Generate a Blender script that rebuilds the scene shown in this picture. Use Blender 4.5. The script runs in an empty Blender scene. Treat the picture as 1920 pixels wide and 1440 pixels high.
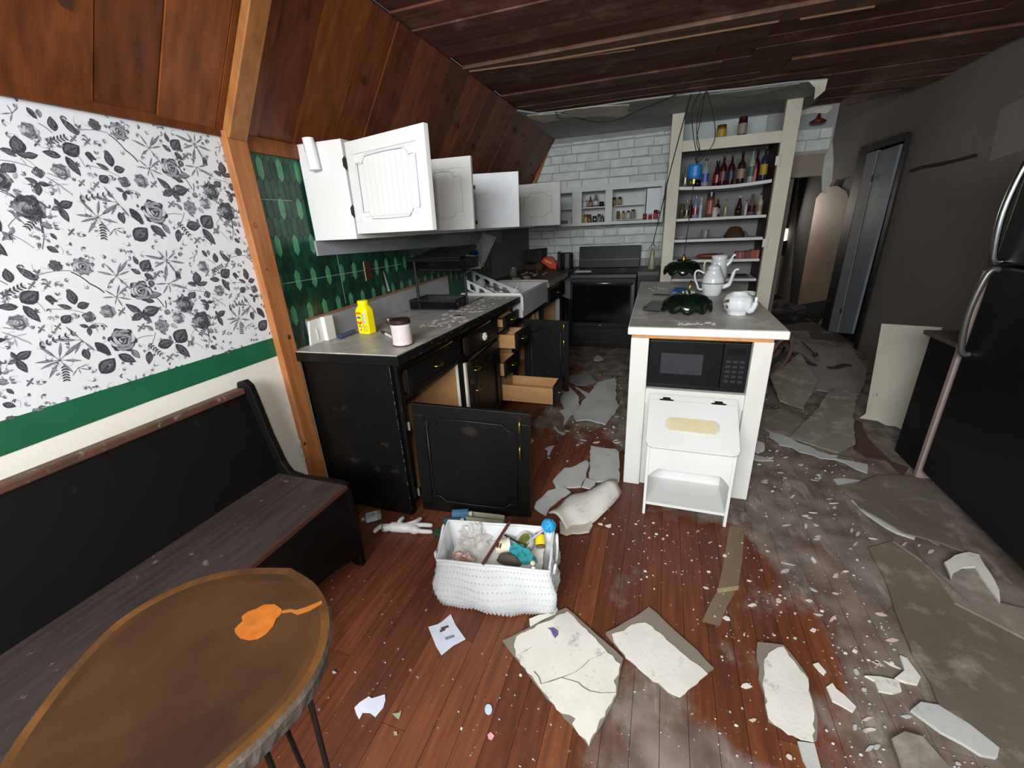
import bpy, bmesh, math, random
from mathutils import Vector, Matrix, Euler, noise
random.seed(7)
C = bpy.context.scene.collection
SC = bpy.context.scene
# ------------------------------------------------------------------ camera
YAW, PITCH, ROLL, FPX, CAM_H = -3.49116604e-01, 3.59840168e-01, 4.98421063e-02, 779.68572, 1.45
def cam_axes():
    cy, sy = math.cos(YAW), math.sin(YAW)
    f = Vector((sy*math.cos(PITCH), cy*math.cos(PITCH), -math.sin(PITCH)))
    r = Vector((cy, -sy, 0)); d = f.cross(r)
    return (math.cos(ROLL)*r+math.sin(ROLL)*d), (-math.sin(ROLL)*r+math.cos(ROLL)*d), f
CR, CD, CF = cam_axes()
CO = Vector((0, 0, CAM_H))
cd = bpy.data.cameras.new('camera'); cam = bpy.data.objects.new('camera', cd); C.objects.link(cam)
cd.sensor_width = 36; cd.lens = FPX/1920*36; cd.clip_start = 0.02
cam.matrix_world = Matrix(((CR.x, -CD.x, -CF.x, 0), (CR.y, -CD.y, -CF.y, 0), (CR.z, -CD.z, -CF.z, CAM_H), (0, 0, 0, 1)))
SC.camera = cam
def P(px, py, ax, v):
    """the point of the plane x|y|z = v that was measured at this place of the photograph"""
    d = CR*(px-960)+CD*(py-720)+CF*FPX
    i = 'xyz'.index(ax); t = (v-CO[i])/d[i]
    return CO+d*t
# ------------------------------------------------------------------ light, world, exposure
SC.view_settings.view_transform = 'Standard'; SC.view_settings.look = 'None'
SC.view_settings.gamma = 1; SC.view_settings.use_curve_mapping = False
SC.view_settings.exposure = 0.5
w = bpy.data.worlds.new('world'); SC.world = w; w.use_nodes = True
w.node_tree.nodes['Background'].inputs[0].default_value = (.80, .88, 1, 1)
w.node_tree.nodes['Background'].inputs[1].default_value = 0.16
def light(name, kind, loc, power, size=.1, target=None, color=(1, 1, 1), sy=None):
    l = bpy.data.lights.new(name, kind); o = bpy.data.objects.new(name, l); C.objects.link(o)
    l.energy = power; l.color = color; o.location = loc
    if kind == 'AREA':
        l.size = size
        if sy: l.shape = 'RECTANGLE'; l.size_y = sy
    elif kind == 'SPOT':
        l.shadow_soft_size = size
    else: l.shadow_soft_size = size
    if target is not None:
        o.rotation_euler = (Vector(target)-Vector(loc)).to_track_quat('-Z', 'Y').to_euler()
    return o
light('phone_flash', 'POINT', (-0.04, -0.02, 1.55), 34, .035, color=(.97, 1, .97))
light('fill_light_behind', 'AREA', (-0.3, -2.0, 2.25), 170, 2.2, (-0.1, 4.2, 0.9), (.95, .98, 1), 1.0)  # added soft fill from behind the camera, not a real window

# ------------------------------------------------------------------ materials
def lin(h):
    h = h.lstrip('#'); r = [int(h[i:i+2], 16)/255 for i in (0, 2, 4)]
    return tuple(((c/12.92) if c <= .04045 else ((c+.055)/1.055)**2.4) for c in r)+(1,)
MATS = {}
def M(name, col, rough=.6, metal=0, col2=None, scale=8, stretch=None, bump=0, bscale=60, spec=.5,
      dirt=None, dscale=4, damt=.5, dsharp=.12, trans=0, emit=0, alpha=1, coat=0, detail=6):
    if name in MATS: return MATS[name]
    m = bpy.data.materials.new(name); m.use_nodes = True; nt = m.node_tree; N = nt.nodes; L = nt.links
    b = N['Principled BSDF']; b.inputs['Roughness'].default_value = rough; b.inputs['Metallic'].default_value = metal
    b.inputs['Specular IOR Level'].default_value = spec
    b.inputs['Coat Weight'].default_value = coat
    geo = N.new('ShaderNodeNewGeometry'); mp = N.new('ShaderNodeMapping')
    L.new(geo.outputs['Position'], mp.inputs['Vector'])
    if stretch: mp.inputs['Scale'].default_value = stretch
    n1 = N.new('ShaderNodeTexNoise'); n1.inputs['Scale'].default_value = scale; n1.inputs['Detail'].default_value = detail
    L.new(mp.outputs[0], n1.inputs['Vector'])
    c1 = lin(col); c2 = lin(col2) if col2 else tuple(x*.86 for x in c1[:3])+(1,)
    rp = N.new('ShaderNodeValToRGB'); rp.color_ramp.elements[0].position = .32; rp.color_ramp.elements[1].position = .68
    rp.color_ramp.elements[0].color = c2; rp.color_ramp.elements[1].color = c1
    L.new(n1.outputs['Fac'], rp.inputs['Fac']); out = rp.outputs[0]
    if dirt:
        n2 = N.new('ShaderNodeTexNoise'); n2.inputs['Scale'].default_value = dscale; n2.inputs['Detail'].default_value = 8
        n2.inputs['Roughness'].default_value = .65
        L.new(geo.outputs['Position'], n2.inputs['Vector'])
        r2 = N.new('ShaderNodeValToRGB'); t = 1-damt
        r2.color_ramp.elements[0].position = max(0, t-dsharp/2); r2.color_ramp.elements[1].position = min(1, t+dsharp/2)
        L.new(n2.outputs['Fac'], r2.inputs['Fac'])
        mx = N.new('ShaderNodeMix'); mx.data_type = 'RGBA'
        L.new(r2.outputs[0], mx.inputs['Factor']); L.new(out, mx.inputs['A']); mx.inputs['B'].default_value = lin(dirt)
        out = mx.outputs['Result']
    L.new(out, b.inputs['Base Color'])
    if bump:
        n3 = N.new('ShaderNodeTexNoise'); n3.inputs['Scale'].default_value = bscale; n3.inputs['Detail'].default_value = 4
        L.new(mp.outputs[0], n3.inputs['Vector'])
        bp = N.new('ShaderNodeBump'); bp.inputs['Strength'].default_value = bump; bp.inputs['Distance'].default_value = .004
        L.new(n3.outputs['Fac'], bp.inputs['Height']); L.new(bp.outputs[0], b.inputs['Normal'])
    if trans:
        b.inputs['Transmission Weight'].default_value = trans; b.inputs['IOR'].default_value = 1.3
    if alpha < 1: b.inputs['Alpha'].default_value = alpha
    if emit:
        b.inputs['Emission Color'].default_value = c1; b.inputs['Emission Strength'].default_value = emit
    MATS[name] = m; return m

LOBES = [(-.03, .85, .42, .16), (.25, .72, .35, .14), (.75, .95, .5, .12), (.75, 2.2, .8, .16), (.37, 1.0, .2, -.22), (.42, 1.75, .28, -.24), (.12, 1.35, .2, -.12), (-.15, 1.45, .25, .06), (-.5, 3.0, .7, .1)]
def floor_wood(name, base, base2):
    """red-brown strip flooring under plaster dust that lies thicker to the right and to the back of the room"""
    m = M(name, base, .45, col2=base2, scale=6, stretch=(9, .8, 1), bump=.15, bscale=30)
    nt = m.node_tree; N = nt.nodes; L = nt.links; b = N['Principled BSDF']
    src = b.inputs['Base Color'].links[0].from_socket
    geo = N.new('ShaderNodeNewGeometry'); sep = N.new('ShaderNodeSeparateXYZ'); L.new(geo.outputs['Position'], sep.inputs[0])
    n = N.new('ShaderNodeTexNoise'); n.inputs['Scale'].default_value = 1.6; n.inputs['Detail'].default_value = 10; n.inputs['Roughness'].default_value = .68
    mpp = N.new('ShaderNodeMapping'); mpp.inputs['Scale'].default_value = (1.25, .8, 1); L.new(geo.outputs['Position'], mpp.inputs['Vector']); L.new(mpp.outputs[0], n.inputs['Vector'])
    def mth(op, a, b_):
        q = N.new('ShaderNodeMath'); q.operation = op
        for k, v in ((0, a), (1, b_)):
            if isinstance(v, (int, float)): q.inputs[k].default_value = v
            else: L.new(v, q.inputs[k])
        return q.outputs[0]
    gx = mth('MULTIPLY', sep.outputs['X'], .20); gy = mth('MULTIPLY', mth('MAXIMUM', mth('SUBTRACT', sep.outputs['Y'], 1.6), 0), .11)
    s = mth('ADD', mth('ADD', gx, gy), n.outputs['Fac'])
    for cx_, cy_, rad, amp in LOBES:       # where the dust was thrown thick, and where feet kept the boards red
        vm = N.new('ShaderNodeVectorMath'); vm.operation = 'DISTANCE'; L.new(geo.outputs['Position'], vm.inputs[0]); vm.inputs[1].default_value = (cx_, cy_, 0)
        mr = N.new('ShaderNodeMapRange'); mr.interpolation_type = 'SMOOTHSTEP'; L.new(vm.outputs['Value'], mr.inputs['Value'])
        mr.inputs['From Min'].default_value = 0; mr.inputs['From Max'].default_value = rad; mr.inputs['To Min'].default_value = amp; mr.inputs['To Max'].default_value = 0
        s = mth('ADD', s, mr.outputs['Result'])
    r = N.new('ShaderNodeValToRGB'); r.color_ramp.elements[0].position = .555; r.color_ramp.elements[1].position = .66
    L.new(s, r.inputs['Fac'])
    n2 = N.new('ShaderNodeTexNoise'); n2.inputs['Scale'].default_value = 7; n2.inputs['Detail'].default_value = 6
    L.new(geo.outputs['Position'], n2.inputs['Vector'])
    rr = N.new('ShaderNodeValToRGB'); rr.color_ramp.elements[0].position = .35; rr.color_ramp.elements[1].position = .7
    rr.color_ramp.elements[0].color = lin('564b40'); rr.color_ramp.elements[1].color = lin('8a8075')
    L.new(n2.outputs['Fac'], rr.inputs['Fac'])
    f = mth('MULTIPLY', mth('MINIMUM', r.outputs[0], 1.0), .86)
    mx = N.new('ShaderNodeMix'); mx.data_type = 'RGBA'
    L.new(f, mx.inputs['Factor']); L.new(src, mx.inputs['A']); L.new(rr.outputs[0], mx.inputs['B'])
    # pale smears of plaster dust
    n4 = N.new('ShaderNodeTexNoise'); n4.inputs['Scale'].default_value = 3.4; n4.inputs['Detail'].default_value = 12; n4.inputs['Roughness'].default_value = .72; n4.inputs['Distortion'].default_value = .6
    mp4 = N.new('ShaderNodeMapping'); mp4.inputs['Rotation'].default_value = (0, 0, .6); mp4.inputs['Scale'].default_value = (1.8, .8, 1); L.new(geo.outputs['Position'], mp4.inputs['Vector']); L.new(mp4.outputs[0], n4.inputs['Vector'])
    r4 = N.new('ShaderNodeValToRGB'); r4.color_ramp.elements[0].position = .54; r4.color_ramp.elements[1].position = .66; L.new(n4.outputs['Fac'], r4.inputs['Fac'])
    m4 = N.new('ShaderNodeMix'); m4.data_type = 'RGBA'; L.new(mth('MULTIPLY', mth('MULTIPLY', r4.outputs[0], mth('MINIMUM', r.outputs[0], 1.0)), .62), m4.inputs['Factor'])
    L.new(mx.outputs['Result'], m4.inputs['A']); m4.inputs['B'].default_value = lin('aaa49b'); mx = m4
    # fine light specks of plaster grit
    v = N.new('ShaderNodeTexNoise'); v.inputs['Scale'].default_value = 55; v.inputs['Detail'].default_value = 3
    L.new(geo.outputs['Position'], v.inputs['Vector'])
    vr = N.new('ShaderNodeValToRGB'); vr.color_ramp.elements[0].position = .68; vr.color_ramp.elements[1].position = .74
    L.new(v.outputs['Fac'], vr.inputs['Fac'])
    m2 = N.new('ShaderNodeMix'); m2.data_type = 'RGBA'; L.new(mth('MULTIPLY', vr.outputs[0], .55), m2.inputs['Factor'])
    L.new(mx.outputs['Result'], m2.inputs['A']); m2.inputs['B'].default_value = lin('b9b0a4')
    L.new(m2.outputs['Result'], b.inputs['Base Color'])
    L.new(mth('ADD', mth('MULTIPLY', r.outputs[0], .35), .5), b.inputs['Roughness'])
    return m

# ------------------------------------------------------------------ mesh helpers
class B:
    def __init__(s): s.bm = bmesh.new(); s.mi = 0
    def face(s, vs):
        try: f = s.bm.faces.new(vs)
        except ValueError: return None
        f.material_index = s.mi; return f
    def hexa(s, p):            # 8 points: bottom ring of 4, top ring of 4
        v = [s.bm.verts.new(q) for q in p]
        for f in ((3, 2, 1, 0), (4, 5, 6, 7), (0, 1, 5, 4), (1, 2, 6, 5), (2, 3, 7, 6), (3, 0, 4, 7)): s.face([v[i] for i in f])
        return s
    def box(s, x0, y0, z0, x1, y1, z1):
        return s.hexa([(x0, y0, z0), (x1, y0, z0), (x1, y1, z0), (x0, y1, z0), (x0, y0, z1), (x1, y0, z1), (x1, y1, z1), (x0, y1, z1)])
    def obox(s, o, u, v, w_):   # box from a corner and three edge vectors
        o, u, v, w_ = map(Vector, (o, u, v, w_))
        return s.hexa([o, o+u, o+u+v, o+v, o+w_, o+u+w_, o+u+v+w_, o+v+w_])
    def prism(s, pts, off):     # polygon (3-D points) extruded by the vector off
        off = Vector(off); a = [s.bm.verts.new(Vector(p)) for p in pts]; b = [s.bm.verts.new(Vector(p)+off) for p in pts]
        n = len(pts); s.face(a[::-1]); s.face(b)
        for i in range(n): s.face([a[i], a[(i+1) % n], b[(i+1) % n], b[i]])
        return s
    def tube(s, pts, r, seg=8, caps=True):
        pts = [Vector(p) for p in pts]; rs = r if isinstance(r, (list, tuple)) else [r]*len(pts)
        rings = []; up = None
        for i, p in enumerate(pts):
            t = (pts[min(i+1, len(pts)-1)]-pts[max(i-1, 0)]).normalized()
            if up is None: up = t.orthogonal().normalized()
            else: up = (up-t*up.dot(t)); up = up.normalized() if up.length > 1e-6 else t.orthogonal().normalized()
            bi = t.cross(up)
            rings.append([s.bm.verts.new(p+(up*math.cos(2*math.pi*k/seg)+bi*math.sin(2*math.pi*k/seg))*rs[i]) for k in range(seg)])
        for a, b in zip(rings, rings[1:]):
            for k in range(seg): s.face([a[k], a[(k+1) % seg], b[(k+1) % seg], b[k]])
        if caps: s.face(rings[0][::-1]); s.face(rings[-1])
        return s
    def lathe(s, prof, c=(0, 0, 0), seg=16, sx=1, sy=1, fn=None):  # prof: (radius, z)
        c = Vector(c); rings = []
        for r, z in prof:
            if r < 1e-5: rings.append([s.bm.verts.new(c+Vector((0, 0, z)))])
            else:
                ring = []
                for k in range(seg):
                    a = 2*math.pi*k/seg; q = fn(a, r, z) if fn else (r, z)
                    ring.append(s.bm.verts.new(c+Vector((q[0]*math.cos(a)*sx, q[0]*math.sin(a)*sy, q[1]))))
                rings.append(ring)
        for a, b in zip(rings, rings[1:]):
            for k in range(seg):
                if len(a) == 1 and len(b) == 1: continue
                if len(a) == 1: s.face([a[0], b[(k+1) % seg], b[k]][::-1])
                elif len(b) == 1: s.face([a[k], a[(k+1) % seg], b[0]])
                else: s.face([a[k], a[(k+1) % seg], b[(k+1) % seg], b[k]])
        return s
    def ball(s, c, r, seg=12, rz=None):
        rz = rz or r; n = 6
        return s.lathe([(r*math.sin(math.pi*i/n) if 0 < i < n else 0, -rz*math.cos(math.pi*i/n)) for i in range(n+1)], c, seg)
    def flat(s, pts):           # one flat polygon
        return s.face([s.bm.verts.new(Vector(p)) for p in pts])
def tag(o, label=None, cat=None, group=None, kind=None):
    if label: o['label'] = label
    if cat: o['category'] = cat
    if group: o['group'] = group
    if kind: o['kind'] = kind
    return o
def obj(name, b, mat, parent=None, smooth=False, bev=0, base=True, solid=0, sub=0):
    me = bpy.data.meshes.new(name); bm = b.bm
    bmesh.ops.recalc_face_normals(bm, faces=bm.faces)
    off = Vector((0, 0, 0))
    if parent is None and base and len(bm.verts):
        xs = [v.co.x for v in bm.verts]; ys = [v.co.y for v in bm.verts]; zs = [v.co.z for v in bm.verts]
        off = Vector(((min(xs)+max(xs))/2, (min(ys)+max(ys))/2, min(zs)))
    elif parent is not None: 
        q = parent
        while q is not None: off = off+q.location; q = q.parent
        if parent.get('_local'): off = Vector((0, 0, 0))
    if off.length: bmesh.ops.translate(bm, verts=bm.verts, vec=-off)
    bm.to_mesh(me); bm.free()
    for m in (mat if isinstance(mat, (list, tuple)) else [mat]): me.materials.append(m)
    if smooth:
        for p in me.polygons: p.use_smooth = True
    o = bpy.data.objects.new(name, me); C.objects.link(o)
    if parent is None: o.location = off
    else:
        o.parent = parent
        if parent.get('_local'): o['_local'] = 1
    if solid:
        md = o.modifiers.new('s', 'SOLIDIFY'); md.thickness = solid; md.offset = 0
    if bev:
        md = o.modifiers.new('b', 'BEVEL'); md.width = bev; md.segments = 2; md.limit_method = 'ANGLE'
    if sub:
        md = o.modifiers.new('u', 'SUBSURF'); md.levels = sub; md.render_levels = sub
    return o
def thing(name, label, cat, loc, group=None, local=False, rz=0):
    o = bpy.data.objects.new(name, None); C.objects.link(o); o.location = loc; o.rotation_euler = (0, 0, rz)
    o.empty_display_size = .05
    if local: o['_local'] = 1
    return tag(o, label, cat, group)
def struct(name, b, mat, bev=0):
    return tag(obj(name, b, mat, base=False, bev=bev), kind='structure')
def box(*a): return B().box(*a)
def copy_part(src, name, parent, loc, scale=(1, 1, 1), rot=None, mat=None):
    c = bpy.data.objects.new(name, src.data); C.objects.link(c); c.parent = parent; c.location = loc; c.scale = scale
    if rot: c.rotation_euler = rot
    if mat:
        c.material_slots[0].link = 'OBJECT'; c.material_slots[0].material = mat
    return c
def curve_pts(pts, n=6):       # Catmull-Rom through the points
    pts = [Vector(p) for p in pts]; out = []
    for i in range(len(pts)-1):
        p0, p1, p2, p3 = pts[max(i-1, 0)], pts[i], pts[i+1], pts[min(i+2, len(pts)-1)]
        for k in range(n):
            t = k/n
            out.append(.5*((2*p1)+(p2-p0)*t+(2*p0-5*p1+4*p2-p3)*t*t+(3*p1-p0-3*p2+p3)*t**3))
    out.append(pts[-1]); return out
def jag(pts, amp, step, seed=0):  # ragged outline (3-D points)
    rnd = random.Random(seed); out = []
    pts = [Vector(p) for p in pts]
    for a, b in zip(pts, pts[1:]+pts[:1]):
        n = max(1, int((b-a).length/step)); t = (b-a).normalized(); nn = Vector((-t.y, t.x, 0)) if abs(t.z) < .9 else Vector((0, 1, 0))
        for k in range(n):
            q = a+(b-a)*(k/n)
            if k: q = q+nn*rnd.uniform(-amp, amp)+t*rnd.uniform(-.2, .2)*step
            out.append(q)
    return out
# ================================================================== SETTING
WX, BY, CZ = -1.73, 5.70, 2.45
m_floor = [floor_wood('floor_a', '6d3a22', '532b1a'), floor_wood('floor_b', '764227', '5c311d'), floor_wood('floor_c', '63331e', '4a2717')]
m_sub = M('subfloor', '3a2a20', .9, bump=.3)
m_cream = M('wall_cream', 'e9e4d8', .75, col2='dfd9cb', scale=2, bump=.12, bscale=90)
m_grey = M('wall_grey', '7f786e', .85, col2='716a61', scale=1.4, bump=.2, bscale=70)
m_white = M('paint_white', 'd9d8d3', .45, col2='d2d0c9', scale=3, spec=.4)
m_dwall = M('drywall_grey', 'a7a9a8', .9, col2='979997', scale=3, bump=.1)
m_plas = M('plaster_torn', 'e5e2cf', .9, col2='cfcab6', scale=9, bump=.4)
m_deck = [M('ceiling_plank_%s' % k, a, .8, col2=b, scale=5, stretch=(.8, 7, 1), bump=.25, bscale=40, dirt='8a6a58', dscale=3.2, damt=.38, dsharp=.15)
          for k, a, b in (('dark', '6a3f2f', '4a2a1f'), ('red', '7c4732', '563024'), ('brown', '755341', '50392a'))]
m_slope = [M('pine_%s' % k, a, .5, col2=b, scale=4, stretch=(3, 7, .8), bump=.15, bscale=30, spec=.35)
           for k, a, b in (('a', '79401b', '572a10'), ('b', '693515', '4c250d'), ('c', '834820', '623213'))]
m_post = M('post_pine', 'a66a3a', .6, col2='8e542b', scale=5, stretch=(8, 8, .7), bump=.12, bscale=30)
m_knot = M('wood_knot', '43220f', .7)
m_raw = M('raw_wood', 'c48a52', .65, col2='b0763f', scale=6, stretch=(6, 1, 6))
m_black = M('black_paint', '0e0c0b', .42, col2='080706', scale=5, dirt='241e1a', dscale=9, damt=.35, dsharp=.06, bump=.15, bscale=60, spec=.3)
m_blk = M('black_plain', '0c0c0d', .35)

# floor: subfloor + strips
fl = struct('floor', box(-1.85, -1.2, -.12, 2.6, 9.6, -.012), m_sub)
pw = .083; x = -1.73; meshes = {}; rnd = random.Random(3); row = 0
while x < 2.12:
    y = -1.2+rnd.uniform(-1.5, 0)
    while y < 6.2:
        ln = rnd.choice((2.2, 2.9, 3.6)); y1 = min(y+ln, 6.3); y0 = max(y, -1.2)
        if y1 > y0+.05:
            z = rnd.uniform(-.0012, 0)
            o = obj('floor_strip', box(x+.0008, y0+.001, -.011, x+pw-.0008, y1-.001, z), m_floor[rnd.randrange(3)], fl)
        y += ln
    x += pw; row += 1

# left wall -------------------------------------------------------------
wl = struct('wall_left', box(WX-.12, -1.2, 0, WX, BY, 1.87), m_cream)
gl = lambda px, py: P(px, py, 'x', WX)
a0, a1, b0, b1 = gl(0, 855), gl(525, 665), gl(0, 790), gl(515, 632)
def ext(a, b, y): return a.z+(b.z-a.z)*(y-a.y)/(b.y-a.y)
obj('painted_band', B().prism([(WX, y, z) for y, z in ((-1.2, ext(a0, a1, -1.2)), (.5, ext(a0, a1, .5)-.002), (.9, ext(a0, a1, .9)+.003), (1.46, ext(a0, a1, 1.46)),
     (1.46, ext(b0, b1, 1.46)), (.9, ext(b0, b1, .9)), (-1.2, ext(b0, b1, -1.2)))], (.0015, 0, 0)), M('band_green', '12603f', .5, col2='0f5738'), wl)
wp = obj('wallpaper', B().prism([(WX, -1.2, 1.0), (WX, 1.46, 1.0), (WX, 1.46, 1.85), (WX, -1.2, 1.85)], (.001, 0, 0)), M('wallpaper_ground', 'dedfe0', .6, col2='d6d8dc', scale=2), wl)
# printed drawing on the paper ------------------------------------------
INK = [M('ink_dark', '4d4e54', .6, col2='1d1e22', scale=170), M('ink_mid', '6e7076', .6, col2='43444a', scale=170), M('ink_light', 'a2a4aa', .6, col2='7c7d84', scale=170), M('ink_pale', 'c6c7cc', .6)]
def build_print():
    z1 = lambda X, Y: gl(X/5.332, 180+Y/5.332)
    z2 = lambda X, Y: gl(240+X/5.332, 220+Y/5.332)
    def V2(p): return Vector((p.y, p.z))
    polys = []      # (layer, ink, [(y,z)...])
    def leaf(a, b, wr=.45, ink=0, f=1.0):
        a, b = V2(a), V2(b); d = b-a; n = Vector((-d.y, d.x))
        prof = [(0, 0), (.12, .55), (.3, .92), (.5, 1), (.72, .72), (.88, .35), (1, 0)]
        up = [a+d*t+n*w*wr*.5 for t, w in prof]; lo = [a+d*t-n*w*wr*.5 for t, w in prof[1:-1]][::-1]
        polys.append((0, ink, up+lo))
        if d.length > .016:
            polys.append((1, min(3, ink+1), [a+d*(.1+.8*t)+n*w*wr*.34 for t, w in prof]+[a+d*(.1+.8*t)+n*w*wr*.06 for t, w in prof[1:-1]][::-1]))
            polys.append((1, min(3, ink+1), [a+d*(.25+.6*t)-n*w*wr*.1 for t, w in prof]+[a+d*(.25+.6*t)-n*w*wr*.26 for t, w in prof[1:-1]][::-1]))
    def line(a, b, w=.0013, ink=1, bend=0):
        a, b = V2(a), V2(b); d = b-a; n = Vector((-d.y, d.x)).normalized()
        ps = [a+d*t+n*bend*d.length*math.sin(math.pi*t) for t in (0, .25, .5, .75, 1)]
        polys.append((0, ink, [q+n*w for q in ps]+[q-n*w for q in ps[::-1]]))
    def rose(c, e, tones=(0, 1, 2, 3), seed=0, petals=7):
        c, e = V2(c), V2(e); R = (e-c).length; r = random.Random(seed)
        for k, (f, t) in enumerate(((1, tones[0]), (.86, tones[1]))):
            ph = r.uniform(0, 6); pts = []
            for i in range(28):
                a = 2*math.pi*i/28
                pts.append(c+Vector((math.cos(a), math.sin(a)))*R*f*(.86+.14*math.sin(a*petals+ph)))
            polys.append((k, t, pts))
        for ring, (rr, n) in enumerate(((.62, 6), (.36, 5), (.14, 3))):   # petals as crescents
            for i in range(n):
                a = 2*math.pi*i/n+ring*.5+r.uniform(-.2, .2); q = c+Vector((math.cos(a), math.sin(a)))*R*rr
                pw_ = R*(.30 if ring < 2 else .16); tt = Vector((-math.sin(a), math.cos(a))); nn = Vector((math.cos(a), math.sin(a)))
                for lay, sc, tone in ((2+ring*2, 1, tones[0]), (3+ring*2, .82, tones[2] if (i+ring) % 3 else tones[3])):
                    ta = tt+nn*r.uniform(-.5, .5); ta.normalize(); na = Vector((-ta.y, ta.x)); na = na if na.dot(nn) > 0 else -na
                    polys.append((lay, tone, [q+ta*pw_*1.45*sc*math.cos(b)+na*pw_*sc*.75*(max(math.sin(b), -.25)-.25*math.cos(b)**2)+na*(1-sc)*pw_*.35 for b in [math.pi*2*j/14 for j in range(14)]]))
    def star(c, tips, ink=1, wr=.17):
        for t in tips:
            line(c, c+(t-c)*.4, .0009, ink); leaf(c+(t-c)*.2, t, wr, ink)
    def wing(c, t, wr, ink=0): leaf(c, t, wr, ink); 
    # --- traced motifs (coordinates of two enlargements of the photograph)
    for a, b, wr, ink, z in [((545, 355), (495, 200), .6, 0, z1), ((785, 395), (590, 210), .4, 0, z1), ((215, 575), (140, 390), .7, 0, z1), ((170, 605), (0, 530), .38, 0, z1),
        ((235, 600), (380, 590), .55, 0, z1), ((610, 605), (415, 555), .5, 0, z1), ((635, 570), (790, 500), .8, 0, z1), ((650, 600), (810, 805), .4, 0, z1), ((10, 740), (145, 690), .7, 0, z1),
        ((1115, 710), (1060, 540), .55, 0, z1), ((1090, 740), (955, 670), .4, 0, z1), ((1135, 740), (1245, 730), .7, 0, z1), ((1000, 860), (1075, 800), .8, 0, z1),
        ((1290, 1120), (1440, 1285), .45, 0, z1), ((1190, 1160), (1240, 1280), .6, 0, z1), ((1345, 1440), (1470, 1320), .75, 0, z1), ((140, 830), (160, 760), .5, 2, z1), ((110, 900), (-20, 800), .5, 1, z1),
        ((470, 1220), (530, 1200), .6, 1, z1), ((430, 1300), (530, 1320), .6, 1, z1), ((410, 1350), (330, 1300), .5, 1, z1), ((200, 1100), (80, 1110), .5, 1, z1), ((120, 940), (220, 960), .5, 1, z1),
        ((400, 1440), (340, 1390), .6, 1, z1), ((500, 1370), (570, 1440), .5, 0, z1), ((120, 1440), (20, 1370), .6, 1, z1), ((260, 110), (370, 235), .5, 0, z1), ((370, 130), (400, 220), .6, 1, z1),
        ((405, 250), (360, 150), .5, 0, z2), ((430, 345), (335, 270), .5, 0, z2), ((445, 325), (505, 225), .8, 0, z2), ((460, 350), (550, 430), .6, 0, z2), ((530, 430), (520, 500), .8, 0, z2),
        ((480, 570), (620, 590), .5, 1, z2), ((460, 600), (555, 650), .6, 0, z2), ((220, 1080), (385, 1195), .5, 0, z2), ((340, 1060), (420, 1170), .5, 1, z2),
        ((580, 1090), (725, 1080), .65, 0, z2), ((750, 1100), (830, 985), .9, 0, z2), ((740, 1110), (875, 1275), .42, 0, z2), ((505, 1120), (500, 1250), .5, 0, z2), ((600, 930), (660, 1000), .5, 1, z2),
        ((540, 930), (480, 860), .5, 1, z2), ((1060, 1210), (1120, 1255), .6, 0, z2), ((720, 1100), (680, 1010), .2, 1, z2), ((700, 900), (760, 960), .6, 2, z2), ((640, 760), (700, 800), .9, 1, z2),
        ((890, 700), (920, 640), .7, 0, z2), ((780, 700), (760, 630), .3, 1, z2), ((780, 710), (710, 680), .3, 1, z2), ((900, 960), (940, 1040), .3, 1, z2), ((1030, 1060), (1090, 1060), .6, 1, z2)]:
        leaf(z(*a), z(*b), wr, ink)
    rose(z1(290, 350), z1(395, 350), (2, 2, 1, 3), 1); rose(z1(605, 755), z1(705, 755), (2, 3, 1, 2), 2); rose(z1(380, 765), z1(450, 800), (0, 1, 1, 2), 3, 4)
    rose(z1(330, 1110), z1(455, 1110), (1, 1, 0, 2), 4, 6); rose(z1(1240, 860), z1(1305, 880), (0, 1, 1, 2), 5, 4); rose(z1(1410, 850), z1(1485, 850), (2, 3, 1, 2), 6)
    rose(z1(945, 290), z1(1015, 320), (0, 0, 1, 1), 7, 9); rose(z1(1185, 355), z1(1290, 375), (1, 0, 2, 3), 8, 9)
    rose(z2(430, 510), z2(535, 520), (0, 0, 2, 3), 9, 5); rose(z2(265, 950), z2(395, 950), (0, 0, 2, 3), 10, 6)
    rose(z2(830, 740), z2(915, 750), (1, 2, 0, 2), 11); rose(z2(620, 900), z2(690, 910), (1, 1, 2, 2), 12); rose(z2(770, 860), z2(830, 860), (2, 3, 1, 3), 13); rose(z2(985, 940), z2(1075, 950), (1, 1, 0, 2), 14)
    for c, ts, ink, z in [((975, 1215), [(985, 1040), (790, 1030), (750, 1185), (800, 1260), (880, 1370), (1100, 1370), (1180, 1270), (1170, 1080)], 1, z1),
                   ((1175, 1070), [(1030, 900), (900, 1000), (1110, 1190), (1300, 1210)], 1, z1), ((570, 880), [(470, 820), (690, 885), (600, 990), (730, 990), (480, 930)], 2, z1),
                   ((120, 170), [(0, 180), (60, 80), (100, 260), (180, 110)], 1, z1), ((210, 310), [(110, 170), (30, 220), (250, 190), (310, 180), (130, 380), (330, 290), (310, 440)], 1, z2),
                   ((210, 515), [(100, 420), (80, 490), (235, 400), (310, 430), (195, 590), (345, 575), (265, 625)], 1, z2),
                   ((665, 270), [(460, 170), (580, 150), (660, 160), (740, 210), (830, 340), (760, 430), (550, 310), (650, 480)], 1, z2),
                   ((685, 500), [(560, 480), (790, 475), (630, 590), (700, 600), (860, 600)], 1, z2), ((1140, 1330), [(1090, 1400), (1170, 1400), (1230, 1320), (1250, 1380)], 1, z1),
                   ((1300, 940), [(1220, 900), (1380, 960), (1320, 1040)], 2, z1)]:
        star(z(*c), [z(*t) for t in ts], ink)
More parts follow.
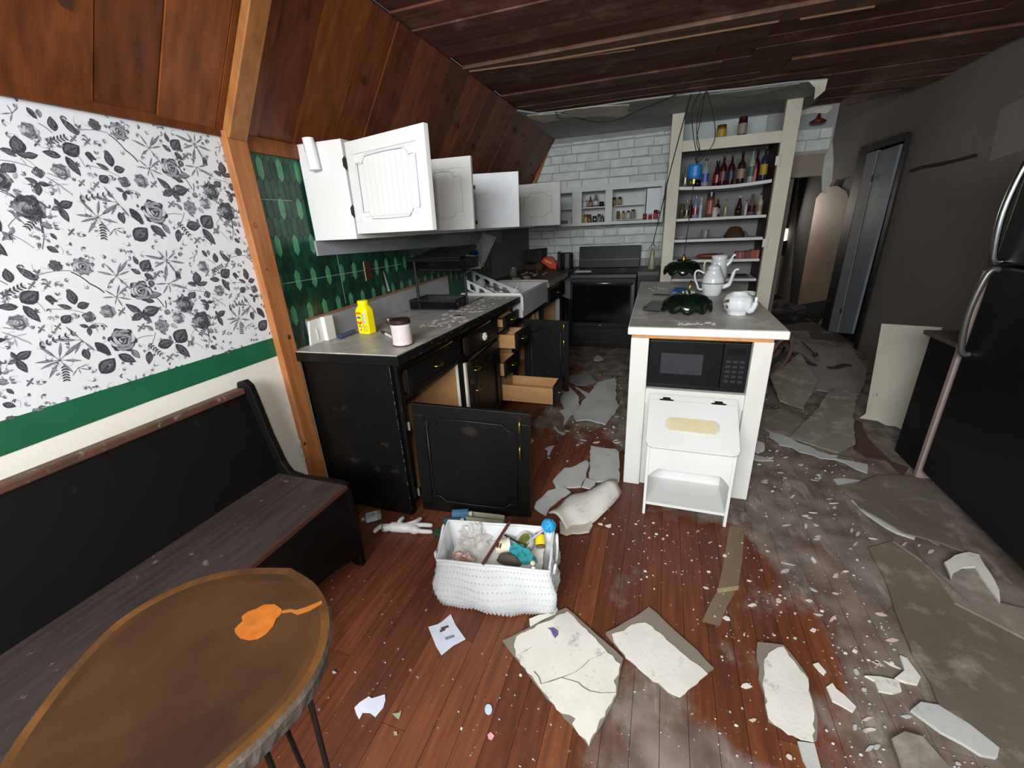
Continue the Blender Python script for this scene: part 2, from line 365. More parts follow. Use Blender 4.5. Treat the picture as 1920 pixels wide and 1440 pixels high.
    for c, ts, ink, z in [((375, 870), [(245, 815), (505, 895), (385, 1000)], 0, z1), ((1240, 960), [(1150, 915), (1335, 970), (1250, 1050)], 0, z1),
                   ((930, 570), [(925, 445), (850, 540), (1010, 590)], 0, z2), ((1030, 770), [(965, 735), (1070, 770), (1020, 850)], 0, z2)]:
        for t in ts: leaf(z(*c), z(*t), .5, ink)
    for c, ts, z in [((590, 1110), [((725, 1060), .6), ((690, 1265), .45), ((540, 1020), .5), ((515, 1140), .6)], z1), ((440, 740), [((285, 600), .4), ((600, 720), .62), ((345, 780), .6), ((530, 850), .45)], z2)]:
        for t, wr in ts: leaf(z(*c), z(*t), wr, 0)
        leaf(z(c[0]-4, c[1]-30), z(c[0]+2, c[1]+40), .35, 0)
    for a, b, wd, z in [((0, 640), (330, 720), 1.2, z1), ((200, 620), (260, 690), 1, z1), ((470, 770), (540, 800), 1.3, z1), ((0, 930), (250, 1090), 1.8, z1), ((370, 1190), (420, 1370), 2.2, z1),
                 ((785, 340), (1080, 370), 1.2, z1), ((1080, 380), (1250, 540), 2.2, z1), ((1250, 540), (1380, 660), 2.6, z1), ((860, 690), (1200, 810), 1, z1), ((460, 810), (730, 1000), .8, z1),
                 ((380, 270), (520, 370), 1.4, z1), ((750, 570), (850, 710), .9, z1), ((900, 640), (1000, 620), .7, z1), ((80, 1300), (240, 1170), 1, z1), ((70, 1140), (250, 1290), 1.4, z1),
                 ((540, 580), (640, 720), 2, z2), ((650, 660), (655, 740), 2, z2), ((760, 790), (950, 900), 1.6, z2), ((390, 970), (540, 975), 1.3, z2), ((560, 950), (490, 1110), 1.4, z2),
                 ((1030, 980), (1040, 1230), 1.5, z2), ((740, 1100), (680, 1050), 1, z2), ((870, 1110), (1000, 1220), 1.1, z2), ((930, 570), (1050, 690), .9, z2), ((880, 1060), (900, 1180), 1, z2)]:
        line(z(*a), z(*b), .0010*wd*.8, 1 if wd < 1.8 else 0, .06)
    for c, z in [((870, 460), z1), ((815, 870), z1), ((710, 1360), z1), ((370, 470), z1), ((500, 450), z1), ((730, 425), z1), ((255, 670), z2), ((430, 870), z2), ((690, 1230), z2), ((575, 390), z2), ((880, 1130), z2), ((960, 890), z1)]:
        for k in range(4):
            a = k*math.pi/2+.7; leaf(z(*c), z(c[0]+48*math.cos(a), c[1]+48*math.sin(a)), .4, 1)
    for (a, b, z, s) in [((470, 460), (670, 410), z1, 1), ((800, 1030), (1130, 980), z1, 1), ((1020, 1280), (1040, 1440), z1, 1), ((500, 1050), (620, 1190), z2, 1), ((760, 400), (770, 470), z2, 1), ((860, 560), (930, 640), z1, 1), ((380, 1200), (260, 1330), z1, 1)]:
        pa, pb = z(*a), z(*b); line(pa, pb, .0008, 1)
        for k in range(6):
            q = pa.lerp(pb, k/6); d = (pb-pa).normalized(); up = Vector((0, -d.z, d.y))
            for sg in (1, -1): leaf(q, q+d*.008+up*.010*sg, .4, 0)
    r = random.Random(5)                      # faint stippled sprigs between the motifs
    for k in range(190):
        c = Vector((0, r.uniform(.78, 1.39), r.uniform(1.42, 1.83))); a = r.uniform(0, 6.3)
        line(c, c+Vector((0, math.cos(a), math.sin(a)))*r.uniform(.012, .03), .0006, 2, .2)
        for j in range(3):
            a2 = a+r.uniform(-1.2, 1.2); leaf(c, c+Vector((0, math.cos(a2), math.sin(a2)))*.012, .4, r.choice((1, 2)))
    bb = B(); y_lo, y_hi, z_lo, z_hi = -.75, 1.455, 1.003, 1.848
    def clip(poly):
        for ax, lim, sg in ((0, y_lo, 1), (0, y_hi, -1), (1, z_lo, 1), (1, z_hi, -1)):
            out = []
            for i in range(len(poly)):
                p, q = poly[i], poly[(i+1) % len(poly)]; ip = (p[ax]-lim)*sg >= 0; iq = (q[ax]-lim)*sg >= 0
                if ip: out.append(p)
                if ip != iq:
                    t = (lim-p[ax])/(q[ax]-p[ax]); out.append(p+(q-p)*t)
            poly = out
            if len(poly) < 3: return None
        return poly
    cell = 0
    for i in range(-4, 4):
        for j in range(-3, 4):
            dy = .233*j+.61*i; dz = .409*j
            if dz < -.9 or dz > .5: continue
            for n, (lay, ink, pts) in enumerate(polys):
                q = clip([p+Vector((dy, dz)) for p in pts])
                if q:
                    xx = WX+.00115+lay*.00008+(n % 40)*.000004
                    bb.mi = ink; bb.flat([(xx, p.x, p.y) for p in q])
    return bb
prn = obj('printed_foliage', build_print(), INK, wp)
tag(prn, kind='stuff')

# post, sloped lining, wall-top board --------------------------------------
po = struct('trim_1', B().hexa([(WX, 1.455, 0), (WX+.035, 1.455, 0), (WX+.035, 1.545, 0), (WX, 1.545, 0), (WX, 1.44, 1.87), (WX+.04, 1.44, 1.87), (WX+.04, 1.535, 1.87), (WX, 1.535, 1.87)]), m_post, .004)
for py, pxx, r in ((422, 478, 6), (632, 542, 6), (832, 571, 5), (505, 500, 3)):
    q = P(pxx, py, 'x', WX+.0385); obj('knot', B().lathe([(0, 0), (.0085*r/6, 0), (.007*r/6, .002)], (0, 0, 0), 10), m_knot, po)
    k = C.objects[-1]; k.location = (q.x, q.y, q.z); k.rotation_euler = (0, math.pi/2, 0); k.scale = (1.5, 1, 1)
SL = Vector((.38, 0, .58)); SN = Vector((.58, 0, -.38)).normalized()   # up the slope, and out into the room
S0 = Vector((WX, 0, 1.87))
struct('trim_2', B().obox(S0+Vector((0, 1.545, -.062)), (.022, 0, 0), (0, 4.15, 0), (0, 0, .062)), m_slope[2])
struct('trim_3', B().obox(S0+Vector((0, -1.2, -.022)), (.016, 0, 0), (0, 2.64, 0), (0, 0, .03)), m_slope[1])
ra = struct('trim_4', B().obox(S0+Vector((.012, 1.445, -.01)), SL, (0, .085, 0), SN*.04), M('rafter_pine', '9c6631', .55, col2='845024', scale=5, stretch=(5, 8, 1)), .004)
sl = struct('ceiling_slope', B().obox(S0+Vector((-.02, -1.2, 0))-SN*.05, SL*1.03, (0, BY+1.2, 0), SN*.045), m_sub)
y = -1.2; k = 0; rnd = random.Random(11)
while y < BY-.01:
    wd = rnd.uniform(.17, .27); y1 = min(y+wd, BY)
    sk = rnd.uniform(-.02, .02)
    o = obj('lining_board', B().obox(S0+Vector((0, y+.003, 0)), SL, (0, y1-y-.004, 0), SN*rnd.uniform(.004, .014)), m_slope[k % 3], sl)
    if rnd.random() < .75:
        q = S0+SL*rnd.uniform(.15, .85)+Vector((0, (y+y1)/2+rnd.uniform(-.05, .05), 0))+SN*.0142
        u = SL.normalized(); kb = B(); rr = rnd.uniform(.010, .02)
        kb.prism([q+u*math.cos(a)*rr*1.4+Vector((0, math.sin(a)*rr, 0)) for a in [math.pi*2*i/10 for i in range(10)]], SN*.001)
        obj('knot', kb, m_knot, o)
    y = y1; k += 1
tb = P(985, 345, 'y', BY-.03); tt = P(1035, 255, 'y', BY-.03)
struct('trim_5', B().prism([(tb.x-.01, BY-.04, tb.z-.25), (tb.x+.03, BY-.04, tb.z-.25), (tt.x+.012, BY-.04, tt.z-.03), (tt.x-.04, BY-.04, tt.z-.03)], (0, .035, 0)), M('trim_orange', 'a3622b', .6))

# ceiling ------------------------------------------------------------------
cut = [(-1.36, -1.2), (2.6, -1.2), (2.6, 5.2), (2.11, 5.74), (1.68, 6.25), (-1.36, 6.25)]
ce = struct('ceiling', B().prism([(x, y, CZ+.055) for x, y in cut], (0, 0, .08)), m_sub)
y = -1.2; k = 0; rnd = random.Random(21)
while y < 5.95:
    wd = rnd.choice((.17, .2, .23)); y1 = min(y+wd, 5.98); x1 = 2.16 if y1 < 5.4 else (2.16-(y1-5.4)*.85)
    xs = -1.36
    while xs < x1-.05:
        xe = min(xs+rnd.uniform(1.4, 2.8), x1)
        z = CZ+rnd.uniform(0, .022)
        obj('ceiling_plank', box(xs+.002, y+.003, z, xe-.002, y1-.003, CZ+.05), m_deck[rnd.randrange(3)], ce)
        xs = xe
    y = y1; k += 1
# laths still nailed up
for (a, b) in (((1500, 36), (1640, 12)), ((880, 134), (1190, 92)), ((1000, 118), (1460, 40))):
    pa, pb = P(*a, 'z', CZ-.004), P(*b, 'z', CZ-.004)
    obj('ceiling_nailer', B().tube([pa, pb], .005, 5), M('nailer', '8a6a50', .8), ce)
# remaining plasterboard over the back of the kitchen
e = [P(px, py, 'z', CZ-.014) for px, py in ((960, 208), (1010, 214), (1060, 208), (1120, 200), (1200, 188), (1300, 176), (1400, 166), (1480, 156), (1552, 150), (1545, 168), (1530, 190))]
e[0].x = -1.36
pbd = struct('ceiling_plasterboard', B().prism([(q.x, q.y, CZ-.016) for q in e]+[(1.25, BY, CZ-.016), (-1.36, BY, CZ-.016)], (0, 0, .014)), m_dwall)
def torn(pts, z, name='torn_paper', dz=-.004, par=None, m=None, seed=0):
    qs = jag([Vector((q.x, q.y, z)) for q in (P(*p, 'z', z) for p in pts)], .012, .05, seed)
    return obj(name, B().prism(qs, (0, 0, dz)), m or m_plas, par)
torn([(988, 216), (1050, 212), (1062, 216), (1058, 206), (1110, 200), (1180, 196), (1176, 206), (1182, 212), (1160, 220), (1120, 217), (1090, 220), (1050, 224), (1020, 230), (1000, 224)], CZ-.0165, par=pbd, seed=1)
torn([(1330, 176), (1400, 168), (1480, 158), (1500, 156), (1440, 172), (1400, 180), (1370, 178)], CZ-.017, par=pbd, seed=2, m=M('paper_torn_grey', 'bcbfb8', .9))
# flap hanging at the right end
q = [P(1516, 152, 'z', CZ-.02), P(1552, 149, 'z', CZ-.02)]
obj('torn_paper', B().prism([q[0], q[1], q[1]+Vector((0, .02, -.07)), q[1]+Vector((-.06, .04, -.12)), q[0]+Vector((.06, .02, -.05))], (0, .004, 0)), m_plas, pbd)

# back wall with printed-brick covering --------------------------------------
wb = B(); wb.box(-1.85, BY, 0, 1.15, BY+.1, CZ+.05); wb.box(1.15, BY, 1.81, 1.56, BY+.1, CZ+.05)
wb = struct('wall_back', wb, m_dwall)
m_brick = [M('brick_%d' % k, c, .8, col2=d, scale=12, bump=.3, bscale=45) for k, (c, d) in enumerate((('dde2dc', 'c9cfc9'), ('d5dbd5', 'c0c6c1'), ('e0e3dd', 'cdd2cc')))]
obj('mortar_sheet', B().box(-1.73, BY-.003, 1.0, -.02, BY, 2.385), M('mortar', 'a3a9a4', .9), wb)
rnd = random.Random(4); z = 1.005; row = 0
while z < 2.37:
    h = min(.093, 2.385-z); x = -1.73-rnd.uniform(0, .2)
    while x < -.03:
        ln = rnd.uniform(.15, .38); xa, xb = max(x+.005, -1.728), min(x+ln-.005, -.022)
        if z > 1.44 and z < 1.80 : pass
        if xb-xa > .03:
            dzc = rnd.uniform(-.006, .006)
            b_ = B().prism([(xa, BY-.003, z+.006), (xb, BY-.003, z+.006+dzc), (xb, BY-.003, z+h-.006+dzc), (xa, BY-.003, z+h-.006)], (0, -.004, 0))
            obj('brick', b_, m_brick[rnd.randrange(3)], wb)
        x += ln
    z += .096; row += 1
# strip of the same covering over the passage
obj('mortar_sheet', B().box(1.13, BY-.003, 2.04, 1.545, BY, 2.26), MATS['mortar'], wb)
for i, (xa, xb, za, zb) in enumerate(((1.135, 1.23, 2.16, 2.25), (1.24, 1.43, 2.16, 2.25), (1.44, 1.54, 2.165, 2.25), (1.135, 1.32, 2.055, 2.15), (1.33, 1.54, 2.055, 2.15))):
    obj('brick', B().box(xa, BY-.007, za, xb, BY-.003, zb), m_brick[i % 3], wb)
obj('lintel_board', B().box(1.13, BY-.02, 1.81, 1.56, BY, 2.02), M('lintel_beige', '8f8373', .7), wb)
obj('white_panel', B().box(.12, BY-.004, 2.2, .93, BY, 2.425), M('panel_pale', 'c9d3d2', .7), wb)
wbt = [(1.50, 2.42), (1.46, 2.38), (1.33, 2.40), (1.2, 2.38), (1.13, 2.42), (1.13, 2.45), (1.5, 2.45)]
obj('torn_paper', B().prism(jag([Vector((x, BY-.006, z)) for x, z in wbt], .008, .04, 3), (0, .005, 0)), m_plas, wb)
sp = [P(px, py, 'y', BY-.03) for px, py in ((1546, 293), (1561, 265), (1563, 300), (1560, 340), (1549, 362), (1541, 362), (1541, 330))]
obj('hanging_plasterboard', B().prism(sp, (0, .012, 0)), M('plaster_pale', 'bdbfb4', .9), wb)
obj('ceiling_lamp_stub', B().lathe([(0, 0), (.06, .0), (.075, .02), (.02, .05), (.012, .09)], P(1533, 232, 'y', BY-.12), 12), M('lamp_brown', '5a1d12', .5), wb, smooth=True)

# right wall, with a door opening --------------------------------------------
RX = 2.12
wr = B()
wr.box(RX, -1.2, 0, RX+.1, 5.50, 3.1); wr.box(RX, 5.50, 2.12, RX+.1, 6.42, 3.1); wr.box(RX, 6.42, 0, RX+.1, 9.4, 3.1)
wr = struct('wall_right', wr, m_grey)
pp = [P(px, py, 'x', RX-.004) for px, py in ((1875, 205), (1925, 180), (1925, 280), (1853, 303), (1856, 292))]
obj('primer_patch', B().prism(pp, (.003, 0, 0)), M('patch_pale', '8b8480', .8), wr)
cr = [P(px, py, 'x', RX-.004) for px, py in ((1703, 320), (1726, 311), (1760, 305), (1800, 296), (1830, 287), (1832, 294), (1800, 302), (1765, 311), (1728, 317), (1708, 324))]
obj('crack', B().prism(jag(cr, .004, .05, 4), (.003, 0, 0)), M('crack_dark', '2a221d', .9), wr)
# door 1: black opening, jamb strips and half-open leaf
D = lambda px, py: P(px, py, 'x', RX)
df = obj('door_frame', B(), m_blk, None) if False else None
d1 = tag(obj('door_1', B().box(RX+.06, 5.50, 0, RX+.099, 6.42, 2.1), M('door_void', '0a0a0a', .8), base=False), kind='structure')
fr = B(); fr.prism([D(*p) for p in ((1616, 276), (1704, 247), (1702, 262), (1620, 288))], (-.02, 0, 0)); 
fr.box(RX-.02, 5.44, 0, RX, 5.52, 2.1); fr.box(RX-.02, 6.36, 0, RX, 6.62, 2.1)
obj('door_frame', fr, M('door_trim_black', '0b0b0c', .6), d1)
lf = P(1700, 262, 'x', RX-.03); 
dl = obj('door_leaf', B().prism([D(*p) for p in ((1652, 284), (1694, 270), (1601, 626), (1575, 624))], (-.024, 0, 0)), M('door_leaf_blue', '7f8790', .6, col2='757d86', scale=3), d1)
jb = obj('door_jamb', B().prism([D(*p) for p in ((1632, 288), (1652, 281), (1575, 624), (1558, 621))], (-.03, 0, 0)), M('jamb_white', '8d8f90', .7, bump=.3), d1)
for px, py in ((1636, 334), (1577, 583)):
    q = P(px, py, 'x', RX-.036); o = obj('latch_hole', B().lathe([(0, 0), (.03, 0), (.028, .004), (0, .004)], (0, 0, 0), 12), M('hole_brown', '2b1610', .8), jb)
    o.location = q; o.rotation_euler = (0, -math.pi/2, 0); o.scale = (1.2, 1, 1)
# black sheet painted over the wall for the dark of its hole and gaps
obj('hole_dark_sheet', B().prism(jag([D(*p) for p in ((1540, 328), (1575, 338), (1640, 320), (1632, 420), (1562, 621), (1480, 573), (1500, 335))], .015, .2, 5), (-.006, 0, 0)), M('hole_black', '060606', 1), wr)
tp = [D(*p) for p in ((1540, 362), (1556, 350), (1572, 348), (1588, 358), (1598, 385), (1580, 480), (1545, 614), (1496, 576), (1520, 440), (1532, 372))]
obj('hall_panel', B().prism(tp, (-.012, 0, 0)), M('hall_tan', 'a08a72', .7, col2='8f7a66', scale=3), wr)
# hallway beyond
struct('wall_hall_left', box(1.2, BY+.1, 0, 1.3, 9.3, 2.45), m_grey)
he = struct('wall_hall_end', box(1.2, 9.3, 0, 2.3, 9.4, 3.1), M('hall_end', '8b7c66', .8))
struct('ceiling_hall', box(1.2, BY+.1, 3.1, 2.3, 9.4, 3.2), m_sub)
H = lambda px, py: P(px, py, 'y', 9.27)
obj('hall_dark_gap', B().prism([H(*p) for p in ((1483, 330), (1512, 320), (1500, 585), (1475, 585))], (0, .02, 0)), M('hall_black', '0b0907', .9), he)  # black strip painted in for the dark gap in the hallway
obj('brown_board', B().prism([H(*p) for p in ((1455, 400), (1490, 400), (1487, 430), (1455, 430))], (0, .02, 0)), M('hall_brown', '4c2411', .8), he)
wn = tag(obj('window_1', B().prism([H(*p) for p in ((1462, 428), (1484, 428), (1482, 466), (1460, 470))], (0, .01, 0)), M('daylight_pane', 'fff6e6', 1, emit=2.6), base=False), kind='structure')
obj('sill_clutter', B().prism(jag([P(px, py, 'y', 9.2) for px, py in ((1460, 466), (1470, 452), (1480, 450), (1486, 460), (1488, 478), (1468, 480))], .02, .1, 2), (0, .04, 0)), M('clutter_black', '0d0b10', .8), wn)
obj('pink_card', B().prism([H(*p) for p in ((1463, 366), (1479, 362), (1477, 388), (1461, 390))], (0, .015, 0)), M('card_pink', 'a9776a', .7), he)
light('hall_daylight', 'AREA', (1.75, 8.6, 1.5), 7.0, .5, (2.12, 7.3, 1.2), (1, .9, .78))
# ================================================================== KITCHEN FURNITURE
m_counter = M('counter_grey', 'a8a49b', .4, col2='8f8b83', scale=5, dirt='c9c4bb', dscale=7, damt=.38, dsharp=.2, bump=.1)
m_counter_dk = M('counter_dark', '4a4038', .5, col2='3a322c', scale=5, dirt='8a8278', dscale=9, damt=.34, dsharp=.1)
m_int = M('cabinet_interior', 'a97f52', .6, col2='9b7246', scale=4, stretch=(1, 1, 5))
m_brass = M('brass', 'c9a64a', .3, metal=1)
m_cabw = M('cabinet_white', 'd8d8d6', .4, col2='d0d0cc', scale=3, spec=.4)
m_cabw2 = M('cabinet_white_dull', 'c9c8c5', .5, col2='c0bfbb', scale=3)
m_iron = M('hinge_iron', '241a15', .5, metal=.4)
m_edge = M('chipped_edge', '857c70', .8)
def fx(y): return -1.165+.02*(y-1.6)
def pull(b, c, n, along=(0, 1, 0), L=.075):
    c, n, a = Vector(c), Vector(n), Vector(along)
    b.tube(curve_pts([c-a*L/2, c-a*L*.42+n*.02, c+n*.028, c+a*L*.42+n*.02, c+a*L/2], 3), [.004]*4+[.0055]*5+[.004]*4 if False else .0045, 6)
    return b
def panel_door(o, u, v, n, par, mat, name='door', t=.019, rail=.055, beads=0, arch=0, pulls=(), inner=None):
    """framed door: o lower hinge corner, u width, v height vectors, n the face that shows"""
    o, u, v, n = map(Vector, (o, u, v, n)); uw, vh = u.length, v.length; ud, vd = u/uw, v/vh
    b = B(); b.obox(o-n*t, u, v, n*t)
    d = obj(name, b, mat, par, bev=.0015)
    f = B(); r = rail
    for (a, w_, h_) in ((Vector((0, 0, 0)), uw, r), (vd*(vh-r), uw, r)): f.obox(o+a, ud*w_, vd*h_, n*.006)
    for a in (0, uw-r): f.obox(o+ud*a+vd*r, ud*r, vd*(vh-2*r), n*.006)
    obj('rail_frame', f, mat, d, bev=.001)
    m = B(); q = lambda a, c: o+ud*a+vd*c+n*.007
    k = .012
    if arch:
        top = [q(r+k, vh-r-k-.03), q(r+.05, vh-r-k-.03), q(r+.08, vh-r-k), q(uw/2, vh-r-k+.003), q(uw-r-.08, vh-r-k), q(uw-r-.05, vh-r-k-.03), q(uw-r-k, vh-r-k-.03)]
        bot = [q(uw-r-k, r+k+.03), q(uw-r-.05, r+k+.03), q(uw-r-.08, r+k), q(uw/2, r+k-.003), q(r+.08, r+k), q(r+.05, r+k+.03), q(r+k, r+k+.03)]
        pts = top+bot
    else: pts = [q(r+k, r+k), q(r+k, vh-r-k), q(uw-r-k, vh-r-k), q(uw-r-k, r+k)]
    m.tube(pts+[pts[0]], .0045, 6); obj('molding', m, inner or mat, d, smooth=True)
    if beads:
        g = B(); n_ = int((uw-2*r)/beads)
        for i in range(n_):
            g.obox(o+ud*(r+.02+i*beads)+vd*(r+.02), ud*(beads-.006), vd*(vh-2*r-.04), n*.0045)
        obj('bead_panel', g, mat, d, bev=.0012)
    for c in pulls:
        obj('handle', pull(B(), o+ud*c[0]+vd*c[1]+n*.006, n, vd if len(c) > 2 else ud), m_brass, d, smooth=True)
    return d
def drawer(par, y0, y1, z0, z1, out, depth=.4, handle='pull', slope=0, xf=None):
    x = (xf if xf is not None else fx(y0))+.006+out
    d = obj('drawer', B().box(x, y0+.004, z0, x+.018, y1-.004, z1), m_black, par, bev=.003)
    obj('drawer_bead', B().tube([(x+.018, y0+.022, z0+.018), (x+.018, y1-.022, z0+.018), (x+.018, y1-.022, z1-.018), (x+.018, y0+.022, z1-.018), (x+.018, y0+.022, z0+.018)], .003, 5), m_black, d)
    if out > .01:
        b = B(); xa = x-min(out+.25, depth); h = z1-z0-.03
        b.box(xa, y0+.02, z0+.01, x-.001, y0+.032, z0+.01+h); b.box(xa, y1-.032, z0+.01, x-.001, y1-.02, z0+.01+h)
        b.box(xa, y0+.033, z0+.01, x-.002, y1-.033, z0+.018); b.box(xa, y0+.033, z0+.019, xa+.012, y1-.033, z0+.01+h)
        obj('drawer_box', b, m_int, d)
    if handle == 'pull': obj('handle', pull(B(), (x+.018, (y0+y1)/2, (z0+z1)/2), (1, 0, 0)), m_brass, d, smooth=True)
    elif handle == 'flower':
        b = B()
        for i in range(6):
            a = i*math.pi/3; b.ball((x+.026, (y0+y1)/2+.017*math.cos(a), (z0+z1)/2+.017*math.sin(a)), .012, 8)
        b.ball((x+.034, (y0+y1)/2, (z0+z1)/2), .011, 8)
        obj('knob', b, M('knob_cream', 'e9e2cf', .4), d, smooth=True)
    return d
def carcass(name, label, y0, y1, z1=.872, end=False, group='black base cabinets along the left wall', bottom=.09, ledge=.0):
    t = thing(name, label, 'cabinet', ((WX+fx(y0))/2, (y0+y1)/2, 0), group)
    xf = fx(y0)-.004
    b = B(); b.box(WX+.002, y0, .0, xf-.02, y0+.016, z1); b.box(WX+.002, y1-.016, .0, xf-.02, y1, z1)
    b.box(WX+.002, y0+.0165, bottom, xf-.02, y1-.0165, bottom+.016); b.box(WX+.002, y0+.0165, bottom+.017, WX+.012, y1-.0165, z1); b.box(xf-.08, y0+.0165, 0, xf-.07, y1-.0165, bottom-.001)
    obj('carcass', b, m_black, t)
    c = B(); c.box(WX+.013, y0+.0165, bottom+.017, xf-.021, y0+.019, z1); c.box(WX+.013, y1-.019, bottom+.017, xf-.021, y1-.0165, z1)
    c.box(WX+.0125, y0+.0195, bottom+.017, WX+.015, y1-.0195, z1); c.box(WX+.0155, y0+.0195, bottom+.017, xf-.021, y1-.0195, bottom+.019)
    obj('interior_lining', c, m_int, t)
    f = B(); w_ = .03
    f.box(xf-.0195, y0, bottom, xf, y0+w_, z1); f.box(xf-.0195, y1-w_, bottom, xf, y1, z1)
    f.box(xf-.0195, y0+w_, z1-.045, xf, y1-w_, z1); f.box(xf-.0195, y0+w_, bottom, xf, y1-w_, bottom+.03); f.box(xf-.0195, y0+w_, .66, xf, y1-w_, .69)
    obj('face_frame', f, m_black, t, bev=.002)
    return t, xf
# cabinet 1: near end, its door hanging open towards the camera
t, xf = carcass('base_cabinet', 'black base cabinet at the near end of the counter, its door hanging wide open', 1.60, 2.258)
obj('end_panel', box(WX+.002, 1.575, 0, fx(1.6)-.024, 1.5995, .872), m_black, t, bev=.003)
e = B()                                                       # paint rubbed off along the corner
rnd = random.Random(2)
for k in range(26):
    z = rnd.uniform(.02, .86); w_ = rnd.uniform(.0006, .002); e.box(fx(1.6)-.0232-w_, 1.5744, z, fx(1.6)-.0232, 1.5752, z+rnd.uniform(.003, .05)*rnd.random())
tag(obj('worn_paint', e, m_edge, t), kind='stuff')
drawer(t, 1.635, 2.235, .695, .822, 0)
d = panel_door((-1.155, 1.635, .012), (.59, .105, -.045), (.02, -.004, .64), (.17, -.98, .01), t, m_black, rail=.06, arch=1, pulls=((.55, .57, 1), (.55, .43, 1)))
for z in (.5, .1): obj('hinge', B().tube([(-1.165, 1.628, z), (-1.165, 1.628, z+.045)], .006, 8), M('hinge_steel', '9a9a98', .4, metal=.6), t)
obj('bare_edge', box(xf-.018, 2.2265, .12, xf+.001, 2.2275, .66), M('edge_pale', 'd5cdbd', .7), t)
# cabinet 2: flower knob, door ajar
t, xf = carcass('base_cabinet', 'black base cabinet with a white flower knob on its drawer, second from the near end', 2.260, 2.858)
drawer(t, 2.29, 2.84, .695, .822, .004, handle='flower')
panel_door((fx(2.84)+.003, 2.838, .10), (.035, -.545, 0), (0, 0, .56), (1, .06, 0), t, m_black, rail=.06, pulls=((.49, .5), (.49, .36)))
obj('bare_edge', box(fx(2.3)-.0, 2.268, .12, fx(2.3)+.016, 2.2915, .655), M('edge_pale', 'd5cdbd', .7), t)
# cabinet 3: four drawers, the lowest pulled far out
t, xf = carcass('base_cabinet', 'black base cabinet of four drawers, the lowest pulled far out, beside the sink', 2.860, 3.258)
drawer(t, 2.885, 3.235, .735, .822, .03)
drawer(t, 2.885, 3.185, .57, .705, .12)
drawer(t, 2.885, 3.235, .34, .47, .02)
bd = drawer(t, 2.885, 3.165, .13, .295, .41, depth=.42)
# sink cabinet
t, xf = carcass('sink_cabinet', 'black sink cabinet under the white sink, its front door swung open', 3.260, 4.098, z1=.735, group=None)
panel_door((-1.06, 3.262, .13), (.39, -.03, 0), (0, 0, .60), (.077, -.997, 0), t, m_black, rail=.055, arch=1, pulls=((.355, .55, 1), (.355, .42, 1)))
b = B(); 
for y in (3.55, 3.83): b.box(xf-.0185, y, .1, xf+.001, y+.03, .66)
obj('face_stile', b, m_int, t)
# corner cabinet past the sink, drawers open
t, xf = carcass('corner_cabinet', 'black corner cabinet between the sink and the stove, drawer and door left open', 4.10, 4.94, group=None)
drawer(t, 4.15, 4.9, .70, .83, .03)
panel_door((-1.10, 4.86, .12), (.14, -.2, 0), (0, 0, .54), (-.8, -.6, 0), t, m_black)
obj('loose_panel', box(-1.095, 4.56, .3, -1.05, 4.575, .68), M('panel_greyish', '8d8b88', .7), t)

# countertops
ct = B(); ct.prism([(WX+.002, 1.53, .874), (-1.128, 1.56, .874), (-1.083, 3.255, .874), (WX+.002, 3.255, .874)], (0, 0, .048))
ct = obj('countertop', ct, m_counter, bev=.003)
tag(ct, 'grey laminate countertop with black edge on the left cabinets, dusted with plaster', 'countertop')
eg = B(); eg.prism([(-1.1275, 1.558, .872), (-1.1195, 1.558, .872), (-1.0745, 3.255, .872), (-1.0825, 3.255, .872)], (0, 0, .046))
eg.prism([(WX+.002, 1.5215, .872), (-1.1195, 1.5515, .872), (-1.1195, 1.5595, .872), (WX+.002, 1.5295, .872)], (0, 0, .046))
obj('edge_band', eg, m_black, ct, bev=.002)
rub = B(); rnd = random.Random(8)
for k in range(60):
    y = rnd.uniform(1.6, 3.2); x = -1.1195+.0265*(y-1.558); l = rnd.uniform(.01, .09); z = rnd.choice((.9175, .905, .88))
    rub.box(x-.001, y, z, x+.0005, y+l, z+rnd.uniform(.0006, .0018))
tag(obj('worn_paint', rub, m_edge, ct), kind='stuff')
fl_ = B(); rnd = random.Random(9)                       # fallen paint flakes lying on it
for k in range(70):
    y = rnd.uniform(2.1, 3.2); x = rnd.gauss(-1.25, .08); r = rnd.uniform(.006, .03)
    if x > -1.13 or x < -1.6: continue
    fl_.prism([(x+r*rnd.uniform(.5, 1)*math.cos(a), y+1.6*r*rnd.uniform(.5, 1)*math.sin(a), .9222) for a in [i*math.pi/3 for i in range(6)]], (0, 0, .0015))
tag(obj('paint_flakes', fl_, M('flake', 'c9c3ba', .9)), 'pale flakes of plaster and paint strewn over the grey left countertop', 'debris', kind='stuff')
c2 = obj('countertop', B().prism([(WX+.002, 4.10, .874), (-1.065, 4.10, .874), (-1.06, 4.96, .874), (-1.04, 4.96, .874), (-1.04, 5.69, .874), (WX+.002, 5.69, .874)], (0, 0, .05)), m_counter_dk, bev=.004)
tag(c2, 'brown stained countertop in the corner between the sink and the stove', 'countertop')
obj('edge_band', B().prism([(-1.0645, 4.10, .87), (-1.05, 4.10, .87), (-1.046, 4.955, .87), (-1.0595, 4.955, .87)], (0, 0, .05)), M('edge_dirty', '8f8880', .7), c2)
